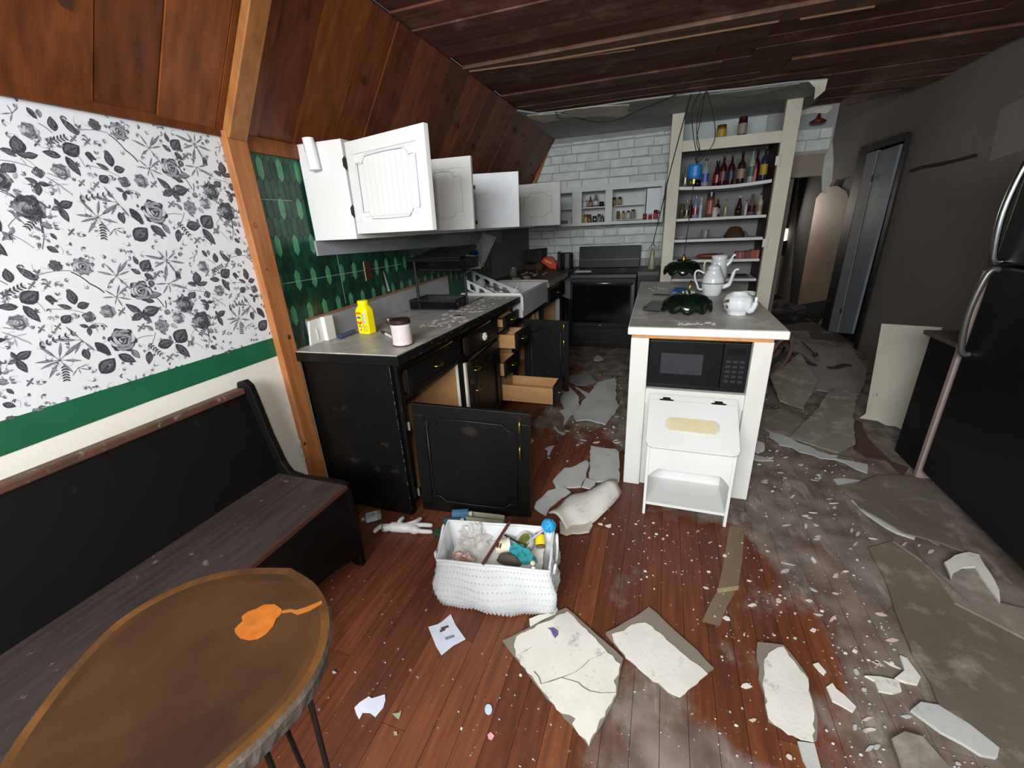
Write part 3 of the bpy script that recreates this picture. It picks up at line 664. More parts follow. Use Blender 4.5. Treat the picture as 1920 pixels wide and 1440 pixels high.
# backsplash board
bs = tag(obj('backsplash_board', B().prism([(WX+.001, 1.66, .924), (WX+.001, 3.25, .924), (WX+.001, 3.25, 1.088), (WX+.001, 1.66, 1.045)], (.014, 0, 0)), M('splash_grey', '9b9a9c', .6, col2='8f8e90', scale=3)), 'grey backsplash board along the left countertop below the green tiles', 'backsplash')
obj('wood_cap', B().prism([(WX+.001, 1.66, 1.0452), (WX+.001, 3.25, 1.0882), (WX+.001, 3.25, 1.098), (WX+.001, 1.66, 1.056)], (.018, 0, 0)), M('cap_wood', '8b6446', .7), bs)
wp_ = thing('white_end_block', 'white end block of the backsplash standing at the near corner of the counter', 'trim', (-1.70, 1.72, .922))
obj('block_board', B().prism([(-1.712, 1.640, .9225), (-1.712, 1.80, .9225), (-1.712, 1.80, 1.05), (-1.712, 1.66, 1.045)], (.012, 0, 0)), m_white, wp_)
obj('block_post', B().box(-1.6995, 1.735, .9225, -1.672, 1.80, 1.052), m_white, wp_, bev=.003)
obj('block_hook', B().tube([(-1.699, 1.69, 1.0), (-1.694, 1.69, .99), (-1.694, 1.69, .94)], .0025, 5), m_white, wp_)

# green picket tiles on the left wall: pieces
m_tile = [M('tile_green_%d' % i, a, .3, col2=b, scale=22, detail=4, spec=.5) for i, (a, b) in enumerate((('123c2b', '0b2a1e'), ('164733', '0d3023'), ('0f3325', '0a241b'), ('4f8a62', '3c7052')))]
tw, th = .036, .105
def picket(mat):
    b = B(); w2, h2 = tw/2-.0012, th/2-.0012; ti = .022
    b.prism([(0, 0, -h2), (0, w2, -h2+ti), (0, w2, h2-ti), (0, 0, h2), (0, -w2, h2-ti), (0, -w2, -h2+ti)], (.0022, 0, 0))
    return b
protos = []
grout = obj('tile_grout', B().prism([(WX+.0002, 1.547, .9), (WX+.0002, 4.3, .9), (WX+.0002, 4.3, 1.46), (WX+.0002, 1.86, 1.46), (WX+.0002, 1.86, 1.808), (WX+.0002, 1.547, 1.808)], (.0018, 0, 0)), M('grout_green', '35604a', .7, col2='27503b', scale=14), wl)
r_ = random.Random(6); cnt = 0
for row in range(14):
    z = .92+row*(th-.022)
    for k in range(90):
        y = 1.565+k*tw+(tw/2 if row % 2 else 0)
        if y > 3.9: break
        if z+th/2 > 1.805 or (y > 1.84 and z > 1.40) or y < 1.567: continue
        if y > 1.86 and z < 1.08: continue
        if y > 3.05: continue
        light_ = (row % 2 == 0 and k % 3 == 0 and row % 4 == 0) or (row % 4 == 2 and k % 3 == 1)
        m_ = m_tile[3] if light_ else m_tile[r_.randrange(3)]
        if not protos: 
            o = obj('picket_tile', picket(m_), m_, wl); protos.append(o)
            o.material_slots[0].link = 'OBJECT'; o.material_slots[0].material = m_; o.location = (WX+.002, y, z); continue
        copy_part(protos[0], 'picket_tile', wl, (WX+.002, y, z), mat=m_); cnt += 1
fb = B()
for row in range(8):
    z = .92+row*(th-.022)
    for k in range(90):
        y = 1.565+k*tw+(tw/2 if row % 2 else 0)
        if y <= 3.05 or y > 4.27 or z < 1.08 or z+th/2 > 1.45: continue
        fb.mi = 3 if (row % 4 == 0 and k % 3 == 0) or (row % 4 == 2 and k % 3 == 1) else k % 3
        w2, h2 = tw/2-.0012, th/2-.0012
        fb.prism([(WX+.002, y, z-h2), (WX+.002, y+w2, z-h2+.022), (WX+.002, y+w2, z+h2-.022), (WX+.002, y, z+h2), (WX+.002, y-w2, z+h2-.022), (WX+.002, y-w2, z-h2+.022)], (.0022, 0, 0))
tag(obj('far_picket_tiles', fb, m_tile, wl), kind='stuff')
# seams of the tile sheets
s_ = B()
for z in (1.245, 1.62): s_.box(WX+.0043, 1.55, z, WX+.0047, 1.74 if z > 1.5 else 2.6, z+.0018)
s_.box(WX+.0043, 1.98, 1.08, WX+.0047, 1.982, 1.36)
s_.prism([(WX+.0043, 2.40, 1.085), (WX+.0043, 2.425, 1.085), (WX+.0043, 2.385, 1.22), (WX+.0043, 2.382, 1.22)], (.0005, 0, 0))
obj('sheet_seam', s_, M('seam_pale', 'aab5ad', .6), wl)
obj('soffit_strip', B().prism([(WX+.0045, 1.83, 1.357), (WX+.0045, 4.6, 1.30), (WX+.0045, 4.6, 1.46), (WX+.0045, 1.83, 1.433)], (.012, 0, 0)), M('strip_grey', '8f9298', .7, col2='85888e', scale=2), wl)
obj('grey_wall_end', B().box(WX+.0002, 4.3, .92, WX+.004, 5.69, 1.46), M('wall_dull', '6d6f72', .8), wl)
# outlets on the tile
for (y, z, lbl, c1, c2) in ((2.223, 1.239, 'brown outlet plate with two cream sockets on the near green tiles', '3b2218', 'cdb98a'), (3.013, 1.193, 'small brass outlet plate on the green tiles behind the black tray stand', '6a5a35', 'a8925a')):
    ot = thing('wall_outlet', lbl, 'outlet', (WX+.0045, y, z-.055), 'outlets on the green tiles')
    obj('plate', box(WX+.0046, y-.036, z-.057, WX+.010, y+.036, z+.057), M('plate_'+c1, c1, .5), ot, bev=.002)
    for dz in (-.022, .022):
        k = obj('socket', B().lathe([(0, 0), (.017, 0), (.016, .004), (0, .004)], (0, 0, 0), 12), M('sock_'+c2, c2, .5), ot)
        k.rotation_euler = (0, math.pi/2, 0); k.location = (.0055, 0, .055+dz)
    if y < 2.5: obj('plate_edge', box(WX+.0102, y-.036, z-.057, WX+.0112, y-.031, z+.057), M('edge_cream', 'd9c98f', .5), ot)
ot = thing('wall_outlet', 'white double outlet with cream sockets on the cream wall below the pine post', 'outlet', (WX, 1.385, .35))
q = P(568, 842, 'x', WX)
obj('plate', box(WX+.0004, q.y-.04, q.z-.062, WX+.007, q.y+.033, q.z+.062), m_white, ot, bev=.002)
for dz in (-.024, .024):
    obj('socket', B().prism([(WX+.0072, q.y-.004+.018*math.cos(a), q.z+dz+.016*math.sin(a)) for a in [i*math.pi/6 for i in range(12)]], (.002, 0, 0)), M('sock_tan', 'c9b49a', .5), ot)

# upper cabinets ----------------------------------------------------------
def upper(label, y0, y1, z0, z1, xf, shelf=True):
    t = thing('wall_cabinet', label, 'cabinet', ((WX+xf)/2+.004, (y0+y1)/2, z0), 'white wall cabinets above the left counter')
    x0 = WX+.018
    b = B(); b.box(x0, y0, z0, xf, y0+.016, z1); b.box(x0, y1-.016, z0, xf, y1, z1); b.box(x0, y0+.0165, z0, xf, y1-.0165, z0+.016)
    b.box(x0, y0+.0165, z1-.016, xf, y1-.0165, z1); b.box(x0, y0+.0165, z0+.0165, x0+.006, y1-.0165, z1-.0165)
    b.box(x0+.01, y0+.017, (z0+z1)/2, xf-.03, y1-.017, (z0+z1)/2+.012)
    obj('carcass', b, m_cabw, t, bev=.001)
    f = B(); f.box(xf+.0003, y0, z0, xf+.018, y0+.035, z1); f.box(xf+.0003, y1-.035, z0, xf+.018, y1, z1); f.box(xf+.0003, y0+.0352, z0, xf+.018, y1-.0352, z0+.035); f.box(xf+.0003, y0+.0352, z1-.035, xf+.018, y1-.0352, z1)
    obj('face_frame', f, m_cabw, t, bev=.001)
    return t
def hinge(par, x, y, z, s=1):
    b = B(); b.tube([(x, y, z-.022), (x, y, z+.022)], .005, 6); b.prism([(x, y-.003*s, z-.03), (x-.001, y-.02*s, z-.015), (x-.001, y-.02*s, z+.015), (x, y-.003*s, z+.03)], (.004, 0, 0))
    return obj('hinge', b, m_iron, par)
U1 = upper('white wall cabinet nearest the pine post, its beaded door wide open', 1.83, 2.38, 1.432, 1.872, -1.47)
panel_door((-1.445, 1.842, 1.455), (.505, -.145, 0), (.008, 0, .40), (-.276, -.961, 0), U1, m_cabw, rail=.055, beads=.038, arch=1)
hinge(U1, -1.449, 1.836, 1.56); hinge(U1, -1.449, 1.836, 1.77)
U2 = upper('white wall cabinet with a beaded door, second from the pine post', 2.382, 3.22, 1.434, 1.86, -1.45)
panel_door((-1.428, 2.40, 1.452), (.36, .02, 0), (.008, 0, .385), (.055, -.998, 0), U2, m_cabw, rail=.055, beads=.045, arch=1)
U3 = upper('white wall cabinet with a plain flat door, third from the pine post', 3.222, 4.16, 1.436, 1.85, -1.45)
q0, q1 = P(893, 430, 'x', -1.43), None
dd = obj('door', B().obox((-1.428, 3.245, 1.452), (.347, .085, 0), (.006, 0, .39), (.004, -.018, 0)), M('door_plain_white', 'd2d6da', .4), U3, bev=.002)
for z in (1.50, 1.75):
    h = hinge(U3, -1.430, 3.240, z); obj('hinge_leaf', box(-1.425, 3.226, z-.014, -1.395, 3.2285, z+.014), M('leaf_rust', '6a3b22', .5, metal=.3), U3)
U4 = upper('white wall cabinet farthest from the pine post, its raised-panel door open', 4.162, 5.0, 1.438, 1.845, -1.45)
panel_door((-1.428, 4.31, 1.452), (.455, -.035, 0), (.004, 0, .385), (-.077, -.997, 0), U4, m_cabw2, rail=.075, arch=1)
# white roll stuck on the near side
cy = thing('paper_cup', 'white paper tube clinging to the near side of the first wall cabinet', 'cup', (-1.598, 1.80, 1.745))
a, bb_ = Vector((-1.604, 1.803, 1.75)), Vector((-1.613, 1.803, 1.885))
obj('tube_body', B().tube([a, bb_], .026, 16), M('cup_white', 'e4e4e4', .6), cy, smooth=False)
obj('red_line', B().tube([a.lerp(bb_, .55)+Vector((-.012, -.0235, 0)), bb_+Vector((-.012, -.0235, 0))], .0018, 4), M('line_red', 'b06060', .6), cy)

# sink ---------------------------------------------------------------------
sk = thing('farmhouse_sink', 'white apron-front sink with chipped rim, full of dish rack and rubble', 'sink', (-1.3, 3.68, .74))
m_enam = M('enamel', 'b9b8b8', .35, col2='a9a8a8', scale=5, dirt='6f6a64', dscale=9, damt=.3, dsharp=.2)
b = B(); zt = .935
b.box(-1.088, 3.262, .74, -1.062, 4.095, zt); b.box(-1.62, 3.262, .74, -1.089, 3.285, zt); b.box(-1.62, 4.07, .74, -1.089, 4.095, zt); b.box(-1.62, 3.286, .74, -1.60, 4.069, zt); b.box(-1.599, 3.286, .74, -1.089, 4.069, .76)
obj('basin', b, m_enam, sk, bev=.006)
r = B(); r.tube([(-1.61, 3.274, zt), (-1.078, 3.274, zt), (-1.068, 3.274, zt-.02), (-1.062, 3.272, .80)], .010, 8)
obj('rim', r, M('rim_white', 'dcdcda', .35), sk, smooth=True)
r = B(); r.tube(curve_pts([(-1.58, 4.08, zt+.003), (-1.3, 4.06, zt+.01), (-1.09, 4.07, zt+.006), (-1.05, 4.06, zt)], 4), .012, 8); obj('chipped_rim', r, M('rim_dirty', 'aaa598', .6), sk, smooth=True)
tag(obj('sink_rubble', B().prism(jag([(-1.55, 3.5, .79), (-1.2, 3.55, .79), (-1.12, 3.9, .79), (-1.3, 4.0, .79), (-1.56, 3.9, .79)], .03, .06, 7), (0, 0, .012)), M('rubble_grey', '8e8a80', .9, bump=.6)), 'grey slab of rubble lying in the white sink under the rack', 'rubble')

# stove ---------------------------------------------------------------------
st = thing('stove', 'black electric range with glass oven door against the white brick wall', 'stove', (-.64, 5.3, 0))
m_stv = M('stove_black', '0e0f11', .5, col2='0a0a0b', scale=4, spec=.3, dirt='221f1c', dscale=5, damt=.4, dsharp=.2)
xa, xb = -1.02, -.262
obj('body', box(xa, 5.02, .02, xb, 5.62, .895), m_stv, st, bev=.006)
obj('cooktop', box(xa-.004, 4.99, .896, xb+.004, 5.56, .914), M('cooktop_glass', '17181a', .15, dirt='4a4640', dscale=8, damt=.36, dsharp=.2), st, bev=.004)
obj('backguard', B().prism([(xa, 5.56, .9145), (xa, 5.62, .9145), (xa, 5.62, 1.175), (xa, 5.585, 1.175)], (xb-xa, 0, 0)), m_stv, st, bev=.006)
obj('backguard_line', box(xa+.01, 5.548, 1.01, xb-.01, 5.56, 1.02), M('line_grey', '4d4f55', .4), st)
od = obj('oven_door', box(xa+.004, 4.985, .28, xb-.004, 5.018, .85), m_stv, st, bev=.006)
obj('oven_window', box(xa+.03, 4.981, .33, xb-.06, 4.985, .775), M('oven_glass', '0e0f12', .08), od)
obj('door_trim', box(xb-.045, 4.98, .30, xb-.02, 4.985, .80), M('trim_dim', '4a4b4f', .4, metal=.5), od)
h = B(); h.tube([(xa+.03, 4.94, .80), (xb-.03, 4.94, .80)], .014, 10); h.box(xa+.03, 4.94, .79, xa+.05, 4.985, .81); h.box(xb-.05, 4.94, .79, xb-.03, 4.985, .81)
obj('oven_handle', h, M('steel_dull', '8a8780', .22, metal=.9), od, smooth=True)
obj('lower_drawer', box(xa+.004, 4.985, .06, xb-.004, 5.018, .255), m_stv, st, bev=.006)
obj('control_strip', box(xa+.004, 4.99, .855, xb-.004, 5.018, .892), M('strip_brown', '2f2a28', .4), st)
obj('oven_glint', B().ball(P(1125, 610, 'y', 4.975), .008, 8), M('glint_pale', 'cfcabd', .3), od)  # small pale ball painted in as a glint on the oven door
for (x, y, r) in ((-.85, 5.15, .09), (-.45, 5.15, .1), (-.85, 5.4, .1), (-.45, 5.4, .085)):
    o = obj('burner_ring', B().lathe([(r-.006, 0), (r, 0), (r, .0015), (r-.006, .0015), (r-.006, 0)], (x, y, .9145), 20), M('ring_grey', '55524e', .5), st)
# counter right of the stove
t = thing('base_cabinet', 'narrow black base cabinet between the stove and the bottle shelves', 'cabinet', (-.13, 5.35, 0))
obj('carcass', box(-.252, 5.03, 0, -.03, 5.69, .872), m_black, t); panel_door((-.245, 5.028, .1), (.21, 0, 0), (0, 0, .72), (0, -1, 0), t, m_black, rail=.04, pulls=((.18, .6, 1),))
tag(obj('countertop', box(-.254, 5.0, .874, -.026, 5.69, .92), m_counter_dk, bev=.003), 'short dark countertop between the stove and the shelf post', 'countertop')

# open wall cabinet on the back wall -----------------------------------------
bc = thing('open_wall_cabinet', 'white open-fronted wall cabinet of spice jars over the stove', 'cabinet', (-.87, 5.52, 1.43))
m_bc = M('cabinet_backwall', 'cfd3d1', .6, col2='c3c7c5', scale=3)
yb, yf, z0, z1, xl, xr = 5.69, 5.37, 1.432, 1.86, -1.445, -.035
b = B(); b.box(xl, yf, z0, xr, yb, z0+.016); b.box(xl, yf, z1-.016, xr, yb, z1); b.box(xl, yf, z0+.0165, xl+.016, yb, z1-.0165); b.box(xr-.016, yf, z0+.0165, xr, yb, z1-.0165)
b.box(xl+.0165, yb-.006, z0+.0165, xr-.0165, yb, z1-.0165); b.box(-.66, yf, z0+.0165, -.645, yb-.0065, z1-.0165)
obj('carcass', b, m_bc, bc)
f = B(); f.box(xl, yf-.02, z0-.005, xr, yf-.0003, z0+.028); f.box(xl, yf-.02, z1-.06, xr, yf-.0003, z1)
for a_, c_ in ((-1.07, -.955), (-.68, -.60)): f.box(a_, yf-.02, z0+.0285, c_, yf-.0003, z1-.0605)
f.box(xr-.035, yf-.02, z0+.0285, xr, yf-.0003, z1-.0605)
obj('face_frame', f, m_bc, bc, bev=.0015)
obj('inner_shelf', box(-1.42, yf+.03, 1.62, -.665, yb-.008, 1.632), m_bc, bc)
obj('spice_rack', B().box(-.59, yf+.12, 1.628, -.24, yb-.008, 1.636).box(-.56, yf+.10, 1.472, -.24, yf+.22, 1.478).box(-.242, yf+.1, 1.47, -.236, yb-.008, 1.80), M('rack_white', 'c3c7c4', .5), bc)
obj('white_box', box(-.225, yf+.12, 1.45, -.055, yb-.009, 1.80), M('box_white', 'd4d8e0', .5), bc)
obj('crack_line', B().box(-.57, yf+.005, 1.795, -.35, yf+.03, 1.80), M('gap_dark', '3c3f3f', .8), bc)

# built-in bottle shelves -----------------------------------------------------
m_post2 = M('post_beige', 'dcd7c2', .6, col2='cfc9b4', scale=3, bump=.1)
m_shel = M('shelf_white', 'dddcd8', .5, col2='d0cfca', scale=3)
m_mar = M('side_maroon', '42231c', .6, col2='361b16', scale=3)
bk = thing('built_in_shelves', 'built-in beige shelving with six white shelves of bottles beside the hallway', 'shelves', (.55, 5.35, 0))
yA = 5.10
obj('post', box(-.012, yA, 0, .105, yA+.07, CZ-.018), m_post2, bk, bev=.003)
obj('post', box(.978, yA, 0, 1.108, yA+.07, CZ-.018), m_post2, bk, bev=.003)
obj('header', box(.1055, yA, 2.085, .9775, yA+.03, 2.185), m_post2, bk, bev=.002)
obj('top_board', box(.03, yA+.031, 2.165, 1.0, 5.69, 2.18), m_post2, bk)
obj('side_panel', box(.985, yA+.071, 0, 1.0, 5.69, 2.16), m_mar, bk)
obj('side_panel', box(.055, yA+.071, 0, .07, 5.69, 2.16), m_mar, bk)
obj('back_panel', box(.0705, 5.675, 0, .9845, 5.69, 2.16), M('shelf_back', '8c8a8c', .8, col2='817f80', scale=2), bk)
SZ = (1.772, 1.452, 1.236, 1.02, .814, .6)
for i, z in enumerate(SZ):
    if i == 0:
        n = 8; b = B(); xs = [.072+(.968-.072)*k/n for k in range(n+1)]; sag = [(-.022*math.sin(math.pi*k/n)+.006*k/n) for k in range(n+1)]
        prev = None
        for k in range(n):
            b.hexa([(xs[k], yA+.08, z-.03+sag[k]), (xs[k+1], yA+.08, z-.03+sag[k+1]), (xs[k+1], 5.67, z-.03+sag[k+1]), (xs[k], 5.67, z-.03+sag[k]),
                    (xs[k], yA+.08, z+sag[k]), (xs[k+1], yA+.08, z+sag[k+1]), (xs[k+1], 5.67, z+sag[k+1]), (xs[k], 5.67, z+sag[k])])
        bmesh.ops.remove_doubles(b.bm, verts=b.bm.verts, dist=1e-5)
        obj('shelf', b, m_shel, bk)
    else: obj('shelf', box(.072, yA+.08, z-.028, .968, 5.67, z), m_shel, bk, bev=.002)
for z in (1.93, 1.18):
    obj('door_hinge', box(.955, yA-.012, z-.04, .985, yA-.0005, z+.04), m_shel, bk); obj('door_hinge', B().tube([(1.0, yA-.006, z-.05), (1.0, yA-.006, z+.05)], .006, 6), m_post2, bk)

# peninsula -------------------------------------------------------------------
pe = thing('kitchen_peninsula', 'white kitchen peninsula with a microwave opening in its near end', 'kitchen island', (.2, 3.0, 0))
m_pw = M('peninsula_white', 'd5d4cf', .5, col2='cbc9c2', scale=2.5, bump=.08, dirt='c9c4ba', dscale=6, damt=.3, dsharp=.2)
for x0_, x1_ in ((-.125, -.035), (.442, .528)): obj('front_post', box(x0_, 2.19, .0, x1_, 2.235, .885), m_pw, pe, bev=.004)
obj('side_panel', box(-.125, 2.236, 0, -.105, 3.88, .885), m_pw, pe); obj('side_panel', box(.508, 2.236, 0, .528, 3.88, .885), m_pw, pe)
obj('front_rail', box(-.0345, 2.20, .52, .4415, 2.232, .605), m_pw, pe); obj('kick_panel', box(-.0345, 2.215, 0, .4415, 2.232, .519), m_pw, pe)
obj('microwave_shelf', box(-.104, 2.237, .585, .507, 2.70, .603), m_pw, pe)
obj('end_panel', box(-.104, 3.86, 0, .507, 3.88, .885), m_pw, pe)
obj('bare_strip', B().box(-.12, 2.186, .886, .522, 2.25, .903), m_raw, pe)
tp_ = obj('peninsula_top', B().prism([(-.142, 2.165, .905), (.578, 2.165, .905), (.592, 3.05, .905), (.56, 3.92, .905), (-.17, 3.92, .905)], (0, 0, .04)), m_white, pe, bev=.006)
obj('laminate', B().prism([(-.136, 2.172, .9452), (.571, 2.172, .9452), (.585, 3.05, .9452), (.553, 3.915, .9452), (-.164, 3.915, .9452)], (0, 0, .0022)), m_counter, tp_)
# microwave
mw = thing('microwave', 'black countertop microwave set in the white peninsula', 'microwave', (.2, 2.4, .604))
obj('case', box(-.03, 2.245, .606, .436, 2.60, .868), m_blk, mw, bev=.004)
obj('door', box(-.032, 2.222, .608, .32, 2.2445, .866), M('micro_door', '0a0b0f', .3, spec=.3), mw, bev=.003)
obj('window', box(.03, 2.2195, .69, .232, 2.2218, .80), M('micro_glass', '2c2e33', .3), mw)
obj('control_panel', box(.3215, 2.222, .608, .438, 2.2445, .866), M('micro_panel', '0d0e12', .35, spec=.3), mw, bev=.003)
for r_i in range(5):
    for c_i in range(3):
        x = .338+c_i*.031; z = .66+r_i*.026
        obj('button', box(x, 2.2205, z, x+.022, 2.2217, z+.014), M('btn', '191a1f', .5), mw)
obj('display', box(.34, 2.2205, .81, .42, 2.2217, .842), M('disp', '050607', .1), mw)
obj('bottom_trim', box(-.03, 2.2175, .612, .434, 2.2215, .628), M('trim_blk', '08080a', .3), mw)
# white potato bin in front
bn = thing('bread_bin', 'white wooden bin with a slanted hinged lid and open lower shelf before the peninsula', 'bin', (.2, 2.05, 0))
xl, xr, y0, y1 = -.004, .396, 1.925, 2.185
def side(x, foot=.045):
    return [(x, y0, 0), (x, y0+.03, 0), (x, y0+.06, .05), (x, y1-.06, .05), (x, y1-.03, 0), (x, y1, 0), (x, y1, .565), (x, y1-.03, .565), (x, y0, .415)]
for x in (xl, xr-.014): obj('side_panel', B().prism(side(x), (.014, 0, 0)), m_cabw, bn, bev=.0015)
obj('back_panel', box(xl+.0145, y1-.012, .06, xr-.0145, y1, .56), m_cabw, bn)
obj('lower_shelf', box(xl+.0145, y0+.004, .062, xr-.0145, y1-.0125, .078), m_cabw, bn)
obj('bin_floor', box(xl+.0145, y0+.0125, .29, xr-.0145, y1-.0125, .302), m_cabw, bn)
fp = B().box(xl+.0145, y0, .285, xr-.0145, y0+.012, .41); 
for x, s in ((xl+.0145, 1), (xr-.0145, -1)): fp.prism([(x, y0+.001, .2845), (x+.045*s, y0+.001, .2845), (x+.03*s, y0+.001, .272), (x+.012*s, y0+.001, .252), (x, y0+.001, .235)], (0, .010, 0))
obj('front_panel', fp, m_cabw, bn)
# lid: slanted board with plaque
la, lb = Vector((xl-.008, y0-.022, .408)), Vector((xl-.008, y1-.045, .562)); lu = Vector((xr-xl+.016, 0, 0)); lv = lb-la; ln = Vector((0, -lv.z, lv.y)).normalized()
W_, H_ = lu.length, lv.length; lq = lambda a, c, h=0: la+Vector((a, 0, 0))+lv.normalized()*c+ln*h
pts = [lq(.0, .03), lq(.01, .008), lq(.03, 0), lq(W_-.03, 0), lq(W_-.01, .008), lq(W_, .03), lq(W_, H_), lq(0, H_)]
lid = obj('lid', B().prism(pts, ln*.014), m_cabw, bn, bev=.002)
obj('hinge_rail', B().obox(lq(0, H_+.002), lu, lv.normalized()*.035, ln*.010), m_cabw, bn)
cx, cyy, pw_, ph_ = W_/2, H_*.50, .115, .036
def plq(s, h): return [lq(cx+a*s, cyy+c*s, h) for a, c in ((-pw_, -ph_*.5), (-pw_+.018, -ph_), (pw_-.018, -ph_), (pw_, -ph_*.5), (pw_, ph_*.5), (pw_-.018, ph_), (-pw_+.018, ph_), (-pw_, ph_*.5))]
obj('plaque_rim', B().prism(plq(1.08, .0142), ln*.002), M('rim_grey', 'c9c7bd', .5), lid)
obj('plaque', B().prism(plq(1, .0163), ln*.002), M('plaque_beige', 'cfc3a0', .5, col2='c6b793'), lid)
for a in (.085, W_-.085):
    hb = B(); 
    for s in (-1, 1): hb.prism([lq(a, H_-.004, .0145), lq(a+s*.03, H_-.004, .0145), lq(a+s*.036, H_, .0145), lq(a+s*.03, H_+.004, .0145), lq(a, H_+.006, .0145)], ln*.002)
    hb.prism([lq(a-.018, H_+.008, .0145), lq(a+.018, H_+.008, .0145), lq(a+.018, H_+.016, .0145), lq(a-.018, H_+.016, .0145)], ln*.002); hb.tube([lq(a-.02, H_+.004, .017), lq(a+.02, H_+.004, .017)], .003, 6)
    obj('hinge', hb, m_iron, lid)

# bench -------------------------------------------------------------------------
be = thing('settle_bench', 'long black wooden settle bench with high back under the floral wallpaper', 'bench', (-1.45, .3, 0))
ep = [P(px, py, 'y', 1.20) for px, py in ((449, 715), (461, 712), (472, 722), (482, 745), (510, 815), (535, 868), (548, 884), (570, 892), (640, 902), (652, 908), (657, 925))]
ft = P(684, 1060, 'y', 1.20)
prof = [(q.x, q.z) for q in ep]+[(ft.x, .0), (ft.x-.05, .0), (ft.x-.09, .05), (ft.x-.16, .085), (ft.x-.24, .07), (ft.x-.30, .0), (-1.70, 0), (-1.70, .84)]
prof = [(max(x, -1.72), max(z, 0)) for x, z in prof]
m_bench = M('bench_black', '0c0a09', .5, col2='070606', scale=4, dirt='1d1916', dscale=12, damt=.33, dsharp=.05, spec=.22)
m_seat = M('bench_seat', '382c28', .6, col2='281e1b', scale=6, stretch=(8, .8, 1), dirt='7a6f69', dscale=18, damt=.33, dsharp=.08, bump=.15)
obj('end_panel', B().prism([(x, 1.185, z) for x, z in prof], (0, .028, 0)), m_bench, be, bev=.004)
obj('end_panel', B().prism([(x, -1.1, z) for x, z in prof], (0, .028, 0)), m_bench, be, bev=.004)
obj('seat', box(-1.60, -1.07, .43, -1.212, 1.184, .452), m_seat, be, bev=.004)
obj('seat_edge', box(-1.2118, -1.07, .432, -1.204, 1.184, .450), M('seat_edge_red', '4a2a1e', .5), be)
obj('backrest', B().prism([(-1.602, -1.07, .44), (-1.58, -1.07, .44), (-1.655, -1.07, .835), (-1.68, -1.07, .835)], (0, 2.254, 0)), m_bench, be)
obj('top_rail', B().prism([(-1.69, -1.07, .836), (-1.645, -1.07, .836), (-1.645, -1.07, .862), (-1.69, -1.07, .862)], (0, 2.254, 0)), M('rail_worn', '5b3d2e', .5, col2='45301f', scale=12, dirt='8d7a6e', dscale=30, damt=.35), be, bev=.005)
ap = B(); ap.prism([(-1.235, y, z) for y, z in ((-1.07, .43), (-1.07, .10), (-.9, .16), (.85, .16), (1.0, .14), (1.184, .07), (1.184, .43))], (.018, 0, 0)); obj('apron', ap, m_bench, be)

# live-edge table ------------------------------------------------------------------
tb_ = thing('live_edge_table', 'small oval live-edge wooden table with an orange resin knot, in front of the bench', 'table', (-.8, .3, 0))
m_slab = M('slab_wood', '3a2110', .8, col2='27170a', scale=3, stretch=(1.6, 1, 1), dirt='432c16', dscale=4, damt=.45, dsharp=.3, bump=.2, bscale=30, spec=.15)
m_bark = M('bark', '5b5148', .95, col2='332b25', scale=16, bump=.8, bscale=60, dirt='9a9284', dscale=14, damt=.4)
zt = .74
ol = [P(px, py, 'z', zt) for px, py in ((545, 1065), (588, 1092), (612, 1130), (617, 1180), (600, 1240), (560, 1305), (500, 1370), (440, 1425), (380, 1480), (300, 1560), (180, 1700), (60, 1800), (-60, 1700), (-60, 1560), (0, 1435), (60, 1345), (140, 1245), (220, 1165), (300, 1115), (380, 1082), (460, 1066))]
ol = curve_pts(ol+[ol[0]], 4)[:-1]; cen = sum(ol, Vector())/len(ol)
rr = random.Random(3)
def ring(f, z, j=0): return [cen+(q-cen)*f+Vector((rr.uniform(-j, j), rr.uniform(-j, j), z-zt)) for q in ol]
b = B(); r0, r1, r2 = ring(1, zt), ring(1.012, zt-.012, .001), ring(.965, zt-.05, .004)
vs = [[b.bm.verts.new(p) for p in r] for r in (ring(.0, zt)[:1], ring(.5, zt), ring(.86, zt), ring(.93, zt), r0)]
n = len(ol)
for k in range(n): b.face([vs[0][0], vs[1][k], vs[1][(k+1) % n]])
for a, c in zip(vs[1:], vs[2:]):
    b.mi = 1 if a is vs[3] else (2 if a is vs[2] else 0)
    for k in range(n): b.face([a[k], c[k], c[(k+1) % n], a[(k+1) % n]])
slab = obj('slab_top', b, [m_slab, M('sapwood', '644019', .8, col2='402711', scale=9, dirt='33200f', dscale=11, damt=.42, dsharp=.3, spec=.15), M('sapwood_dark', '452a12', .8, col2='30200e', scale=7, spec=.15)], tb_)
b = B(); v1 = [b.bm.verts.new(p) for p in r0]; v2 = [b.bm.verts.new(p) for p in r1]; v3 = [b.bm.verts.new(p) for p in r2]
for a, c in ((v1, v2), (v2, v3)):
    for k in range(n): b.face([a[k], a[(k+1) % n], c[(k+1) % n], c[k]])
b.face(v3); obj('bark_edge', b, m_bark, tb_)
rs = [P(px, py, 'z', zt+.0008) for px, py in ((440, 1180), (447, 1172), (455, 1165), (453, 1156), (465, 1147), (480, 1142), (495, 1134), (515, 1133), (528, 1142), (527, 1152), (518, 1160), (512, 1175), (500, 1188), (484, 1198), (468, 1201), (450, 1197), (441, 1187))]
obj('resin_knot', B().prism(rs, (0, 0, .0008)), M('resin_orange', 'a85c0e', .6, col2='8a4a0a', scale=40), slab)
rs = [P(px, py, 'z', zt+.0008) for px, py in ((528, 1145), (545, 1142), (556, 1144), (575, 1138), (604, 1126), (604, 1132), (580, 1146), (558, 1153), (545, 1148), (528, 1150))]
obj('resin_vein', B().prism(rs, (0, 0, .0006)), M('resin_vein', '96581f', .5), slab)
